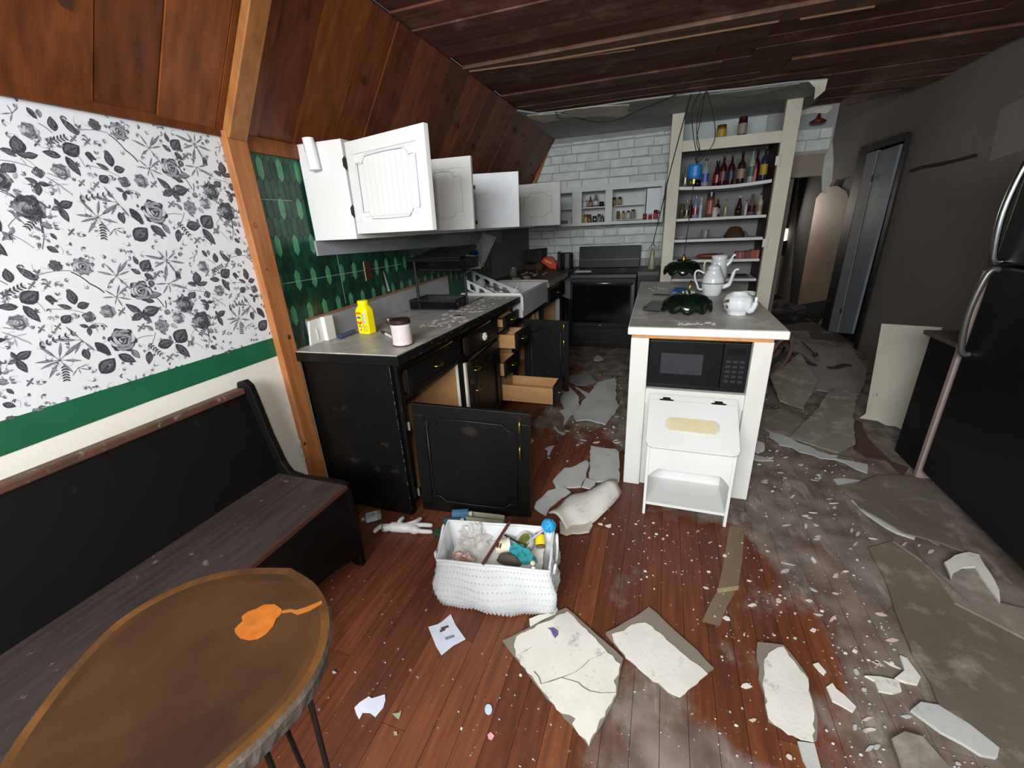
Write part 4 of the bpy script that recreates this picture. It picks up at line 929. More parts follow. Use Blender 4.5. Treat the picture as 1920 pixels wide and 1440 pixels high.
for (px, py, dx) in ((575, 1290, .05), (455, 1350, .1), (150, 1350, -.05)):
    q = P(px, py, 'z', zt-.05); q = cen+(q-cen)*.82; q.z = zt-.051
    b = B(); f = Vector((q.x+dx, q.y-.03, .004)); b.tube([q+Vector((.05, 0, 0)), f, q+Vector((-.05, 0, 0))], .005, 6)
    obj('hairpin_leg', b, M('leg_iron', '2a2420', .5, metal=.7), tb_)

# fridge, black cabinet, leaning board -----------------------------------------------
fr = thing('refrigerator', 'tall black refrigerator with a chrome bar handle at the right edge', 'refrigerator', (1.8, 2.2, 0))
m_fr = M('fridge_black', '0e0f10', .4, col2='0b0b0c', scale=3)
obj('body', box(1.535, 1.80, .02, 2.10, 2.66, 1.78), m_fr, fr, bev=.01)
obj('door', box(1.462, 1.80, .06, 1.533, 2.64, 1.18), m_fr, fr, bev=.012)
obj('freezer_door', box(1.462, 1.80, 1.19, 1.533, 2.64, 1.775), m_fr, fr, bev=.012)
obj('side_strip', box(1.462, 2.664, .0, 1.56, 2.695, 1.15), M('strip_pinkish', '9b8882', .6), fr, bev=.003)
m_chr = M('chrome', 'b7bdbc', .22, metal=1)
for z0, z1 in ((.76, 1.165), (1.2, 1.62)):
    b = B(); b.tube(curve_pts([(1.462, 2.585, z0), (1.425, 2.585, z0+.02), (1.405, 2.585, (z0+z1)/2), (1.425, 2.585, z1-.02), (1.462, 2.585, z1)], 5), .014, 8)
    obj('handle', b, m_chr if z0 > 1 else M('handle_grey', '6b6967', .35, metal=.7), fr, smooth=True)
bcb = thing('low_black_cabinet', 'low black cabinet with a brown top squeezed between fridge and leaning board', 'cabinet', (1.75, 2.87, 0))
obj('carcass', box(1.49, 2.72, 0, 2.10, 2.99, .755), M('cab_matte_black', '0b0b0d', .5), bcb, bev=.004)
obj('top_board', box(1.465, 2.71, .757, 2.11, 3.02, .782), M('top_brown', '4e4640', .6), bcb, bev=.006)
q = [P(1655, 607, 'y', 3.62), P(1768, 614, 'y', 3.36), P(1699, 811, 'z', .0), P(1612, 785, 'z', .0)]
q[2].z = q[3].z = .004
lb_ = thing('leaning_board', 'dirty white board leaning upright on the right wall beside the low black cabinet', 'board', (q[2]+q[3])/2)
nrm = (q[1]-q[0]).cross(q[3]-q[0]).normalized()
bpts = [q[0], q[1], q[2]]+[q[2].lerp(q[3], t)+Vector((0, 0, dz)) for t, dz in ((.2, .02), (.4, .006), (.6, .02), (.8, .01))]+[q[3], q[3].lerp(q[0], .06)+Vector((.03, -.01, 0))]
obj('board_face', B().prism(bpts, nrm*-.012), M('board_dirty', 'b7b1a2', .6, col2='a9a293', scale=3, dirt='6f675a', dscale=22, damt=.3, dsharp=.1), lb_)
obj('dark_mark', B().prism([lb_q+nrm*(-.0128 if False else .0008) for lb_q in [q[0].lerp(q[3], .74)+(q[1]-q[0])*.2+v for v in (Vector((0, 0, 0)), Vector((.014, 0, 0)), Vector((.014, 0, .022)), Vector((0, 0, .022)))]], nrm*.0008), M('mark_dark', '33302a', .8), lb_)
# ================================================================== SMALL THINGS
m_glass_c = M('glass_clear', 'b9c2c0', .12, col2='a9b2b0', alpha=.55, spec=.6)
m_glass_g = M('glass_green', '27352a', .12, col2='1f2b22', spec=.6)
def bottle(name, label, cat, loc, h, r, glass, cap, lab=None, kind='bottle', group=None, lab2=None, seg=14):
    """kind bottle: body, shoulder, neck and cap; kind jar: straight body with a wide lid"""
    t = thing(name, label, cat, loc, group, local=True)
    if kind == 'bottle':
        pr = [(0, 0), (r*.96, 0), (r, .006), (r, h*.56), (r*.9, h*.63), (r*.42, h*.73), (r*.34, h*.78), (r*.34, h*.91), (0, h*.91)]
        cp = [(0, h*.9), (r*.42, h*.9), (r*.42, h*.995), (0, h)]
    elif kind == 'flask':
        pr = [(0, 0), (r*.9, 0), (r, .01), (r*.98, h*.4), (r*.55, h*.72), (r*.36, h*.8), (r*.36, h*.9), (0, h*.9)]
        cp = [(0, h*.89), (r*.46, h*.89), (r*.46, h*.995), (0, h)]
    elif kind == 'jar':
        pr = [(0, 0), (r*.94, 0), (r, .005), (r, h*.76), (r*.86, h*.82), (0, h*.82)]
        cp = [(0, h*.82), (r*.93, h*.82), (r*.93, h*.99), (0, h)]
    else:
        pr = [(0, 0), (r, 0), (r, h), (r*.94, h), (r*.92, .01), (0, .01)]; cp = None
    bd = obj('glass_body' if kind != 'can' else 'can_body', B().lathe(pr, seg=seg), glass, t, smooth=True)
    if cp: obj('cap' if kind in ('bottle', 'flask') else 'lid', B().lathe(cp, seg=seg), cap, t, smooth=False)
    if lab:
        z0, z1 = (.16*h, .46*h) if kind in ('bottle', 'flask') else (.14*h, .66*h)
        k = 1.015 if kind != 'flask' else 1.02
        obj('label', B().lathe([(r*k, z0), (r*k, z1)], seg=seg), lab, bd)
        if lab2: obj('label_band', B().lathe([(r*k*1.01, z0+(z1-z0)*.6), (r*k*1.01, z0+(z1-z0)*.85)], seg=seg), lab2, bd)
    return t
gm = lambda n, c, **k: M('g_'+n, c, k.pop('rough', .18), **k)
red, dred, amb, brn, blu, grn, olive, wht, cream_, blk, pink, yel, clr, tan = (gm('red', '8e2a22'), gm('dred', '3f1518'), gm('amber', '6e4a22'), gm('brown', '2e1c15'), gm('blue', '3a5fa0'),
    gm('green', '264a3a'), gm('olive', '5a5233'), gm('white', 'c4c2bd', rough=.5), gm('cream', 'b6ad90', rough=.5), gm('black', '131214'), gm('pink', 'c8535f', rough=.4), gm('yellow', 'b8922e', rough=.4), m_glass_c, gm('tan', '8f7a63', rough=.5))
def sx(px, z, y=5.3): 
    # x on the shelf plane that was measured at this place of the photograph
    d = None
    lo = [P(px, py, 'y', y) for py in (300, 500)]
    t = (z-lo[0].z)/(lo[1].z-lo[0].z); return lo[0].x+(lo[1].x-lo[0].x)*t
# top of the shelving
tl = 2.181
bottle('jar', 'yellow and brown square jar on top of the built-in shelves', 'jar', (sx(1350, 2.2), 5.22, tl), .125, .046, gm('mustard', '8a6a1c', rough=.4), gm('mustard_lid', '4a3510'), lab=gm('mustard_label', 'b8963a', rough=.5), kind='jar')
bottle('jar', 'dark red jar with a pale label on top of the built-in shelves', 'jar', (sx(1388, 2.2), 5.22, tl), .175, .042, dred, dred, lab=gm('pale_label', '9a8a84', rough=.5), kind='jar', lab2=None)
# first shelf from the top
def sag_z(x):
    k = (x-.072)/.896*8; f = int(k); q = lambda j: -.022*math.sin(math.pi*j/8)+.006*j/8
    return 1.772+max(q(f)+(q(f+1)-q(f))*(k-f), q(f), q(f+1))*1.0+.003
s1 = [(1285, .20, .028, gm('greyglass', '6f7468'), blk, olive, 'bottle', 'grey glass bottle at the left end of the uppermost shelf'),
      (1296, .09, .040, olive, None, None, 'can', 'olive candle glass on the uppermost shelf under the blue tape'),
      (1310, .085, .034, blk, None, None, 'can', 'black candle glass on the uppermost shelf beside the blue tape'),
      (1322, .29, .036, clr, brn, gm('bluelab', '4a5aa8', rough=.4), 'bottle', 'clear bottle with a blue label and long neck on the uppermost shelf'),
      (1346, .27, .040, dred, blk, red, 'flask', 'wide maroon flask at the left of the tall bottles on the uppermost shelf'),
      (1355, .31, .034, dred, olive, gm('lab_rb', '704048', rough=.4), 'bottle', 'maroon bottle with an olive neck on the uppermost shelf'),
      (1370, .31, .034, dred, olive, gm('lab_navy', '2a3450', rough=.4), 'bottle', 'maroon bottle with a navy label on the uppermost shelf'),
      (1389, .32, .038, brn, dred, gm('lab_tan', '9a7a68', rough=.4), 'bottle', 'brown bottle with a dark red cap and tan label on the uppermost shelf'),
      (1408, .34, .030, gm('frost', '9aa39a'), gm('slate', '3f4648'), gm('lab_green', '3d6b52', rough=.4), 'bottle', 'frosted bottle with a green band on the uppermost shelf'),
      (1416, .20, .016, pink, dred, None, 'bottle', 'thin bright pink bottle on the uppermost shelf'),
      (1420, .33, .030, dred, dred, None, 'bottle', 'dark red bottle behind the thin pink one on the uppermost shelf'),
      (1431, .34, .034, gm('darkblue', '26303f'), olive, yel, 'bottle', 'dark bottle with a yellow label at the right end of the uppermost shelf')]
for i, (px, h, r, g, c, l, kd, lbl) in enumerate(s1):
    x = sx(px, 1.85, 5.3); y = 5.3+(.11 if px in (1346, 1420, 1310) else 0)
    bottle('bottle' if kd != 'can' else 'candle_glass', lbl, 'bottle' if kd != 'can' else 'glass', (x, y, sag_z(x)), h*.93, r, g, c, l, kd, 'bottles on the uppermost shelf' if kd != 'can' else None)
s2 = [(1278, .15, .026, olive, None, None, 'can', 'olive glass at the left end of the second shelf'), (1287, .18, .030, gm('smoke', '77757a'), gm('smokecap', '3a3c46'), dred, 'flask', 'smoky flask with a dark red base label on the second shelf'),
      (1295, .19, .024, dred, blk, None, 'bottle', 'very dark slim bottle on the second shelf behind the hanging cord'),
      (1303, .22, .030, gm('paleblue', '7f93b5'), blu, red, 'bottle', 'pale blue bottle with a red foot label on the second shelf'), (1313, .20, .018, wht, wht, gm('lab_bluewhite', '9fb4d8', rough=.5), 'bottle', 'slim white bottle on the second shelf'),
      (1330, .25, .038, gm('rust', '6a3a2a'), gm('navycap', '2c3250'), gm('lab_rust', '9a5a40', rough=.4), 'jar', 'large rust-brown jar with a navy lid on the second shelf'), (1340, .095, .034, wht, wht, None, 'jar', 'short white pot in front on the second shelf'),
      (1347, .18, .026, dred, dred, wht, 'bottle', 'maroon bottle with a white label behind the white pot on the second shelf'), (1360, .17, .020, gm('lime', '8f9462'), olive, None, 'bottle', 'thin greenish bottle on the second shelf'),
      (1388, .20, .030, dred, wht, gm('lab_dark', '301416', rough=.4), 'flask', 'maroon flask with a white cap on the second shelf'), (1384, .08, .032, brn, None, None, 'can', 'brown bowl-like glass before the maroon flask on the second shelf'),
      (1398, .15, .014, wht, blk, None, 'bottle', 'thin white bottle with a black cap on the second shelf'), (1412, .21, .036, gm('greyred', '6a5a58'), gm('greycap', '5a5a60'), dred, 'flask', 'grey-shouldered flask with a dark red label on the second shelf'),
      (1424, .21, .024, cream_, dred, tan, 'bottle', 'cream bottle at the right end of the second shelf')]
for px, h, r, g, c, l, kd, lbl in s2:
    x = sx(px, 1.5, 5.28); y = 5.28 if px not in (1347, 1295, 1412, 1388) else 5.40
    bottle('bottle' if kd in ('bottle', 'flask') else ('jar' if kd == 'jar' else 'glass'), lbl, 'bottle' if kd in ('bottle', 'flask') else kd if kd == 'jar' else 'glass', (x, y, 1.4525), h, r, g, c, l, kd, 'bottles on the second shelf' if kd in ('bottle', 'flask') else None)
# third shelf: glass, rag, dish
t = thing('drinking_glass', 'clear straight drinking glass on the third shelf of the bottle shelving', 'glass', (sx(1321, 1.28), 5.25, 1.2368), local=True)
obj('glass_body', B().lathe([(0, 0), (.040, 0), (.043, .095), (.040, .095), (.036, .006), (0, .006)], seg=16), M('tumbler', 'a49c9e', .1, alpha=.5), t, smooth=True)
b = B(); b.box(.0, -.0425, .01, .006, -.0415, .085); obj('glass_highlight', b, M('highlight_pale', 'e8e8ea', .1), t)  # pale strip painted on as the highlight of the clear glass
t = thing('crumpled_cloth', 'brown crumpled bundle of cloth on the third shelf', 'cloth', (sx(1377, 1.28), 5.30, 1.2368), local=True)
rr = random.Random(12)
b = B().lathe([(0, 0), (.095, 0), (.098, .02), (.085, .055), (.062, .09), (.04, .108), (0, .115)], seg=18, fn=lambda a, r, z: (r*(1+.10*math.sin(a*5+z*40)), z))
obj('bundle', b, M('cloth_brown', '4b321c', .95, col2='2e2117', scale=40, bump=.6), t, smooth=True)
obj('loose_strap', B().tube(curve_pts([(.06, -.03, .07), (.10, -.04, .05), (.13, -.04, .012)], 4), .006, 6), M('strap_grey', '4a4644', .8), t)
tag(obj('glass_dish', B().lathe([(0, 0), (.03, 0), (.052, .018), (.055, .03), (.051, .03), (.028, .004), (0, .004)], (sx(1278, 1.26, 5.25), 5.25, 1.2368), 14), m_glass_c, smooth=True), 'small clear glass dish at the left end of the third shelf', 'dish')
# fourth shelf: red bag/fish-like sleeve, red boxes
z4 = 1.0206
b = B(); b.lathe([(0, -.13), (.018, -.11), (.026, -.04), (.03, .05), (.022, .11), (0, .13)], (0, 0, 0), 12)
o = obj('red_sleeve', b, M('sleeve_red', '7a2c20', .5, col2='5a1d16', scale=14), None, smooth=True, base=False); o.rotation_euler = (0, math.pi/2, 0); o.location = (sx(1328, 1.05), 5.26, z4+.0312)
tag(o, 'long dark red sleeve lying on the fourth shelf above the rear lamp shade', 'sleeve')
t = thing('tape_roll', 'small grey and pink roll on the fourth shelf before the red sleeve', 'roll', (sx(1350, 1.06), 5.22, z4), local=True)
b = B().tube([(0, -.02, .033), (0, .02, .033)], .032, 16); obj('roll_body', b, M('roll_grey', '4a4248', .6), t)
obj('roll_ring', B().tube([(0, -.0235, .030), (0, -.0205, .030)], .016, 14), M('ring_pink', 'b05a64', .5), t)
for i, (px, w_, h, c, lbl) in enumerate(((1386, .09, .07, '7c2a1c', 'dark red box with a pale band on the fourth shelf'), (1400, .05, .075, '54201a', 'narrow maroon box on the fourth shelf'), (1413, .085, .085, '8a3418', 'rust-orange box at the right end of the fourth shelf'))):
    x = sx(px, 1.05); t = thing('small_box', lbl, 'box', (x, 5.28, z4), 'red boxes on the fourth shelf', local=True)
    obj('carton', box(-w_/2, -.05, 0, w_/2, .05, h), M('box_'+c, c, .5), t, bev=.002)
    if i != 1: obj('band', box(-.006 if i == 0 else .02, -.0512, .002, .004 if i == 0 else .026, -.0502, h-.006), M('band_pale', 'a58b80', .5), t)
# fifth shelf
tag(obj('brown_tray', box(.72, 5.25, .8146, .90, 5.45, .835), M('tray_brown', '3d2520', .6), bev=.003), 'flat brown tray on the fifth shelf behind the teapot spout', 'tray')

# jars in the open wall cabinet -------------------------------------------------------
zc0 = 1.4492
jars = [(1075, zc0, .11, .022, dred, brn, None, 'jar', 'dark red jar at the edge of the leftmost opening of the wall cabinet'), (1058, zc0, .05, .04, gm('lilac', '7a7280', rough=.5), None, None, 'can', 'lilac bowl in the leftmost opening of the wall cabinet'),
        (1096, 1.6325, .10, .034, clr, wht, wht, 'jar', 'clear jar of white powder on the upper shelf of the middle opening'), (1107, 1.6325, .13, .026, amb, brn, tan, 'bottle', 'amber bottle on the upper shelf of the middle opening'),
        (1117, 1.6325, .155, .036, gm('greyjar', '77767c'), gm('greylid', '9a98a0'), wht, 'flask', 'tall grey flask on the upper shelf of the middle opening'), (1128, 1.6325, .06, .026, blk, None, None, 'can', 'small black cup on the upper shelf of the middle opening'),
        (1098, zc0, .115, .026, gm('ochre', '8a6430'), amb, yel, 'jar', 'ochre spice jar on the lower shelf of the middle opening'), (1105, zc0, .11, .024, amb, brn, None, 'jar', 'amber spice jar beside the ochre one in the middle opening'),
        (1115, zc0, .09, .024, gm('steel_can', 'a8a8aa', metal=.9), None, None, 'can', 'shiny steel can on the lower shelf of the middle opening'), (1123, zc0, .11, .022, gm('taupe', '6a6058'), brn, gm('tl', '8f8a84', rough=.5), 'jar', 'taupe jar near the right of the middle opening'),
        (1129, zc0, .115, .02, gm('taupe2', '4f4a46'), wht, None, 'bottle', 'slim dark bottle with a white cap in the middle opening'),
        (1152, 1.6365, .10, .023, amb, blk, tan, 'jar', 'brown spice jar with a black lid, left one on the upper wire rack'), (1162, 1.6365, .10, .023, gm('sp2', '7a5a3a'), blk, gm('sp2l', '9a8a70', rough=.5), 'jar', 'brown spice jar with a black lid, right one on the upper wire rack'),
        (1159, 1.4785, .10, .020, gm('sp3', '6f6a4a'), dred, olive, 'jar', 'olive spice jar with a dark red lid on the lower rack'), (1169, 1.4785, .10, .016, gm('sp4', '9a6a22'), blk, yel, 'jar', 'yellow-brown spice jar with a black lid on the lower rack'),
        (1178, 1.4785, .10, .022, gm('sp5', 'a8a49a'), blk, wht, 'jar', 'white spice jar with a black lid on the lower rack'), (1187, 1.4785, .11, .024, gm('sp6', '8a8578'), blk, tan, 'jar', 'grey-tan spice jar with a wide black lid at the right of the lower rack'),
        (1209, zc0, .085, .022, red, None, None, 'can', 'red jar in front of the white box, left of the pair'), (1219, zc0, .085, .020, gm('redwhite', 'a86a66'), wht, red, 'jar', 'red and white jar in front of the white box'),
        (1229, zc0, .12, .024, red, dred, gm('rl', 'a83a34', rough=.5), 'jar', 'taller bright red jar at the right of the wall cabinet'), (1237, zc0, .11, .020, dred, red, wht, 'jar', 'dark jar with a red lid at the right end of the wall cabinet')]
for px, z, h, r, g, c, l, kd, lbl in jars:
    yy = 5.52 if z > 1.6 and px < 1140 else (5.44 if px < 1140 or px > 1200 else 5.53); 
    if 1150 < px < 1200: yy = 5.52 if z < 1.6 else 5.56
    bottle('spice_jar' if kd == 'jar' else ('bottle' if kd != 'can' else 'tin_can'), lbl, 'jar' if kd == 'jar' else ('bottle' if kd != 'can' else 'can'), (sx(px, z+.04, yy), yy, z+.0008), h*.93, r, g, c, l, kd, 'jars in the open wall cabinet' if kd == 'jar' else None, seg=12)

# counter left of the stove -----------------------------------------------------------
cz = .9245
t = thing('kettle', 'black and steel kettle on the corner counter left of the stove', 'kettle', (-1.14, 5.40, cz), local=True)
obj('body', B().lathe([(0, 0), (.075, 0), (.075, .19), (.06, .20), (0, .20)], seg=18), M('kettle_steel', '77736f', .25, metal=.9), t, smooth=False)
obj('handle', B().box(-.12, -.03, .0, -.077, .03, .21), m_blk, t, bev=.008); obj('base', B().lathe([(0, 0), (.079, 0), (.079, .025), (.0765, .025)], seg=18), m_blk, t)
t = thing('orange_package', 'bright orange plastic package lying tilted on the corner counter', 'package', (-1.36, 5.32, cz), local=True)
o = obj('wrapper', B().prism([(-.10, -.04, .10), (-.06, -.04, .155), (.04, -.04, .16), (.11, -.04, .07), (.10, -.04, .0), (.02, -.04, .012)], (0, .09, 0)), M('pack_orange', 'd9481c', .4, col2='c43c14'), t, bev=.012)
obj('print_patch', B().prism([(-.05, -.0415, .11), (.04, -.0415, .07), (.05, -.0415, .09), (-.03, -.0415, .13)], (0, -.001, 0)), M('print_pink', 'f0a080', .5), t)
t = thing('black_crate', 'black open crate tipped on its side at the back of the corner counter', 'crate', (-1.57, 5.45, cz+.0), local=True)
b = B(); b.hexa([(-.13, -.09, .10), (.10, -.09, .07), (.12, .10, .07), (-.12, .10, .10), (-.13, -.10, .235), (.12, -.10, .255), (.14, .09, .26), (-.12, .09, .24)]); obj('crate_body', b, M('crate_black', '141614', .7), t, bev=.008)
for k in range(5): obj('crate_rib', box(-.12+k*.05, -.101, .12, -.105+k*.05, -.0985, .235), M('crate_rib', '20231f', .6), t)
tag(obj('wooden_block', B().prism(jag([(-1.71, 5.33, cz), (-1.44, 5.30, cz), (-1.43, 5.56, cz), (-1.71, 5.58, cz)], .012, .08, 4), (0, 0, .068)), M('block_brown', '43291f', .8, col2='33201a'), bev=.006), 'brown wooden board under the black crate on the corner counter', 'board')
t = thing('wicker_pot', 'small brown wicker pot beside the orange package on the corner counter', 'pot', (-1.47, 5.24, cz), local=True)
obj('pot', B().lathe([(0, 0), (.045, 0), (.058, .05), (.052, .09), (.046, .088), (.046, .02), (0, .02)], seg=14), M('wicker', '5a3f30', .9, bump=.6), t, smooth=True)
t = thing('glass_tumbler', 'clear glass jar with a steel rim on the counter behind the sink', 'glass', (-1.60, 4.62, cz), local=True)
obj('glass_body', B().lathe([(0, 0), (.042, 0), (.044, .10), (.040, .10), (.036, .006), (0, .006)], seg=14), M('tumbler2', '85827f', .1, alpha=.6), t, smooth=True)
obj('rim', B().lathe([(.0445, .088), (.0455, .088), (.0455, .10), (.0445, .10)], seg=14), M('rimsteel', 'a8a6a2', .3, metal=.8), t)
rb = B(); rr = random.Random(14)
for k in range(14):
    x, y, r = rr.uniform(-1.6, -1.12), rr.uniform(4.2, 5.1), rr.uniform(.01, .045)
    rb.prism([(x+r*rr.uniform(.6, 1)*math.cos(a), y+1.5*r*rr.uniform(.6, 1)*math.sin(a), cz+.0002) for a in [i*math.pi/3 for i in range(6)]], (0, 0, rr.uniform(.003, .010)))
tag(obj('counter_debris', rb, M('debris_tan', 'a59e92', .9)), 'pale plaster crumbs on the corner countertop by the sink', 'debris', kind='stuff')
tag(obj('plaster_piece', B().prism(jag([(-.96, 5.05, .9168), (-.78, 5.04, .9168), (-.80, 5.13, .9168), (-.93, 5.14, .9168)], .012, .03, 3), (0, 0, .014)), M('plaster_pc', 'b8b5ac', .9)), 'pale piece of plaster lying on the black stove top', 'plaster piece')

# dish rack and basket tipped into the sink ----------------------------------------------
m_rk = M('rack_plastic', 'd7d8d8', .45, col2='c9cacb')
rk = thing('dish_rack', 'white plastic dish rack with arched slots tipped into the sink', 'dish rack', (-1.38, 3.6, .94))
A, Bp = P(884, 507, 'y', 3.75), P(972, 545, 'y', 3.42)
A2, B2 = P(893, 527, 'y', 3.75), P(960, 556, 'y', 3.42)
ud = (Bp-A); dd_ = (A2-A)
def arch_panel(par, o, u, v, n, count, m, name):
    """rail with a row of arched slots, built as frame and posts"""
    o, u, v, n = map(Vector, (o, u, v, n)); b = B(); t = n*.006
    b.obox(o, u, v*.18, t); b.obox(o+v*.85, u, v*.15, t)
    step = 1/count
    for k in range(count+1):
        b.obox(o+u*(k*step-.05*(k == count))+v*.18, u*(step*.34), v*.67, t)
    for k in range(count):
        c = o+u*((k+.67)*step); r = step*.33
        b.prism([c+v*.18-u*r, c+v*.18+u*r, c+v*.32+u*r, c+v*.24+u*r*.5, c+v*.2, c+v*.24-u*r*.5, c+v*.32-u*r], t)
    return obj(name, b, m, par, bev=.001)
arch_panel(rk, A, ud, Vector((0, .02, -.115)), (.3, .9, 0), 5, m_rk, 'side_panel')
C1, C2 = P(872, 545, 'y', 3.42), P(925, 556, 'y', 3.33)
arch_panel(rk, P(874, 524, 'y', 3.36), P(925, 549, 'y', 3.31)-P(874, 524, 'y', 3.36), Vector((0, .01, -.085)), (.4, .9, 0), 3, m_rk, 'side_panel')
b = B(); b.tube(curve_pts([P(874, 522, 'y', 3.36), P(872, 512, 'y', 3.5), P(884, 506, 'y', 3.75)], 3), .008, 6); b.tube([P(958, 553, 'y', 3.4), P(975, 531, 'y', 3.5)], .006, 6); b.tube([P(930, 556, 'y', 3.36), P(972, 547, 'y', 3.42)], .006, 6)
obj('end_rail', b, m_rk, rk, smooth=True)
b = B(); b.tube([P(898, 530, 'y', 3.6), P(955, 548, 'y', 3.45)], .006, 6); obj('grey_utensil', b, M('utensil_grey', '50525c', .4), rk)
obj('plate_rest', B().prism([P(885, 535, 'y', 3.55), P(900, 522, 'y', 3.6), P(905, 535, 'y', 3.55), P(893, 546, 'y', 3.5)], (.02, .03, 0)), M('rest_pale', 'b5b8ba', .5), rk)
tr = thing('white_tray', 'white plastic drainer tray with square holes propped up behind the rack', 'tray', (-1.45, 3.75, 1.0))
q = [P(876, 488, 'y', 3.85), P(906, 437, 'y', 3.95), P(928, 444, 'y', 3.95), P(902, 500, 'y', 3.80)]
obj('tray_face', B().prism(q, (.01, .014, 0)), M('tray_grey', 'a0a1a5', .5, col2='96979c'), tr, bev=.001)
e0, e1 = q[3], q[2]
obj('tray_lip', B().prism([e0, e1, e1+Vector((.025, -.03, 0)), e0+Vector((.03, -.035, 0))], (.002, .004, .001)), m_rk, tr)
for k in range(7):
    c = e0.lerp(e1, .12+k*.12)+Vector((.014, -.016, 0)); obj('slot', box(c.x-.004, c.y-.007, c.z-.006, c.x+.004, c.y-.005, c.z+.006), M('slot_dark', '7a7a7c', .7), tr)
obj('blue_mark', B().prism([P(887, 472, 'y', 3.84), P(893, 468, 'y', 3.84), P(898, 475, 'y', 3.84), P(892, 480, 'y', 3.84)], (.002, -.004, 0)), M('blue_mark', '1c2f8a', .5), tr)
bkt = thing('white_basket_end', 'white plastic basket end panel standing left of the propped drainer tray', 'basket', (-1.5, 3.7, .97))
obj('panel', B().prism([P(*p, 'y', 3.66) for p in ((871, 477), (884, 479), (893, 486), (898, 504), (872, 505))], (.02, .012, 0)), m_rk, bkt, bev=.002)
obj('flap', B().prism([P(*p, 'y', 3.64) for p in ((860, 491), (866, 490), (868, 506), (865, 506))], (.004, .01, 0)), m_rk, bkt)

# black mesh tray stand ---------------------------------------------------------------------
m_mat = M('black_matte', '101011', .7)
ts = thing('mesh_tray_stand', 'two-tier black wire mesh tray stand on the grey left countertop', 'tray stand', (-1.52, 2.73, .923))
def mesh_tray(z0, z1, pts, par):
    b = B(); n = len(pts)
    for z in (z0, z1): b.tube([(x, y, z) for x, y in pts+[pts[0]]], .006 if z == z1 else .004, 6)
    obj('tray_rim', b, m_mat, par)
    m = B()
    for (xa, ya), (xb_, yb_) in zip(pts, pts[1:]+pts[:1]):
        L_ = math.hypot(xb_-xa, yb_-ya); k_ = int(L_/.012)
        for k in range(k_+1):
            t = k/k_; m.tube([(xa+(xb_-xa)*t, ya+(yb_-ya)*t, z0), (xa+(xb_-xa)*t, ya+(yb_-ya)*t, z1)], .0022, 3, False)
        for k in range(1, 5):
            z = z0+(z1-z0)*k/5; m.tube([(xa, ya, z), (xb_, yb_, z)], .0022, 3, False)
    m.flat([(x, y, z0) for x, y in pts])
    tag(obj('wire_mesh', m, M('mesh_black', '121214', .5), par), kind='stuff')
foot = [(-1.70, 2.60), (-1.345, 2.62), (-1.37, 2.86), (-1.70, 2.86)]
mesh_tray(.930, .990, foot, ts)
mesh_tray(1.20, 1.262, [(-1.715, 2.66), (-1.27, 2.60), (-1.26, 2.88), (-1.71, 2.92)], ts)
obj('tray_cover', B().prism([(-1.715, 2.655, 1.266), (-1.27, 2.595, 1.276), (-1.26, 2.88, 1.33), (-1.60, 2.92, 1.33)], (0, 0, .006)), m_mat, ts)
for (x, y) in ((-1.63, 2.615), (-1.36, 2.84), (-1.352, 2.63), (-1.69, 2.85)):
    if (x, y) in ((-1.352, 2.63), (-1.69, 2.85)): continue
    obj('upright', B().tube([(x, y, .93), (x, y, 1.26)], .010, 8), m_mat, ts)
obj('ring_handle', B().tube([(-1.352+.004, 2.70+.045*math.cos(a), .96+.022*math.sin(a)) for a in [i*math.pi/8 for i in range(17)]], .005, 5), M('ring_black', '1c1c1f', .3), ts)

# yellow container, tub, roll, bits on the counter -------------------------------------------
yc = thing('yellow_container', 'bright yellow plastic container with a yellow lid on the near end of the grey counter', 'container', (-1.565, 1.93, .9232), local=True, rz=-.15)
m_y = M('plastic_yellow', 'f2dd10', .35, col2='ecd50c', spec=.4)
b = B(); n = 16
def rrect(hx, hy, r, z, k=4):
    out = []
    for (sx_, sy_, a0_) in ((1, 1, 0), (-1, 1, 90), (-1, -1, 180), (1, -1, 270)):
        for i in range(k+1):
            a = math.radians(a0_+90*i/k); out.append(Vector((sx_*(hx-r)+r*math.cos(a), sy_*(hy-r)+r*math.sin(a), z)))
    return out
def loft(b, rings, cap=True):
    vs = [[b.bm.verts.new(p) for p in r] for r in rings]; n = len(vs[0])
    for a, c in zip(vs, vs[1:]):
        for k in range(n): b.face([a[k], a[(k+1) % n], c[(k+1) % n], c[k]])
    if cap: b.face(vs[0][::-1]); b.face(vs[-1])
    return b
loft(b, [rrect(.040, .030, .014, 0), rrect(.043, .033, .014, .005), rrect(.043, .033, .014, .125), rrect(.041, .031, .018, .14), rrect(.030, .026, .02, .155), rrect(.026, .024, .02, .162)])
bd = obj('body', b, m_y, yc, smooth=False, bev=.001)
obj('lid', B().lathe([(0, .1622), (.029, .1622), (.030, .166), (.030, .182), (.027, .186), (0, .186)], seg=20), m_y, yc)
def patch(par, name, x0, x1, z0, z1, mat, y=-.0336):
    return obj(name, B().prism([(x0, y, z0), (x1, y, z0), (x1, y, z1), (x0, y, z1)], (0, -.0005, 0)), mat, par)
patch(bd, 'label_banner', -.034, .006, .112, .124, M('lab_orange', 'e06a10', .5)); 
obj('label_oval', B().prism([(-.014+.016*math.cos(a), -.0336, .094+.0065*math.sin(a)) for a in [i*math.pi/6 for i in range(12)]], (0, -.0006, 0)), M('lab_blue', '3a62a8', .5), bd)
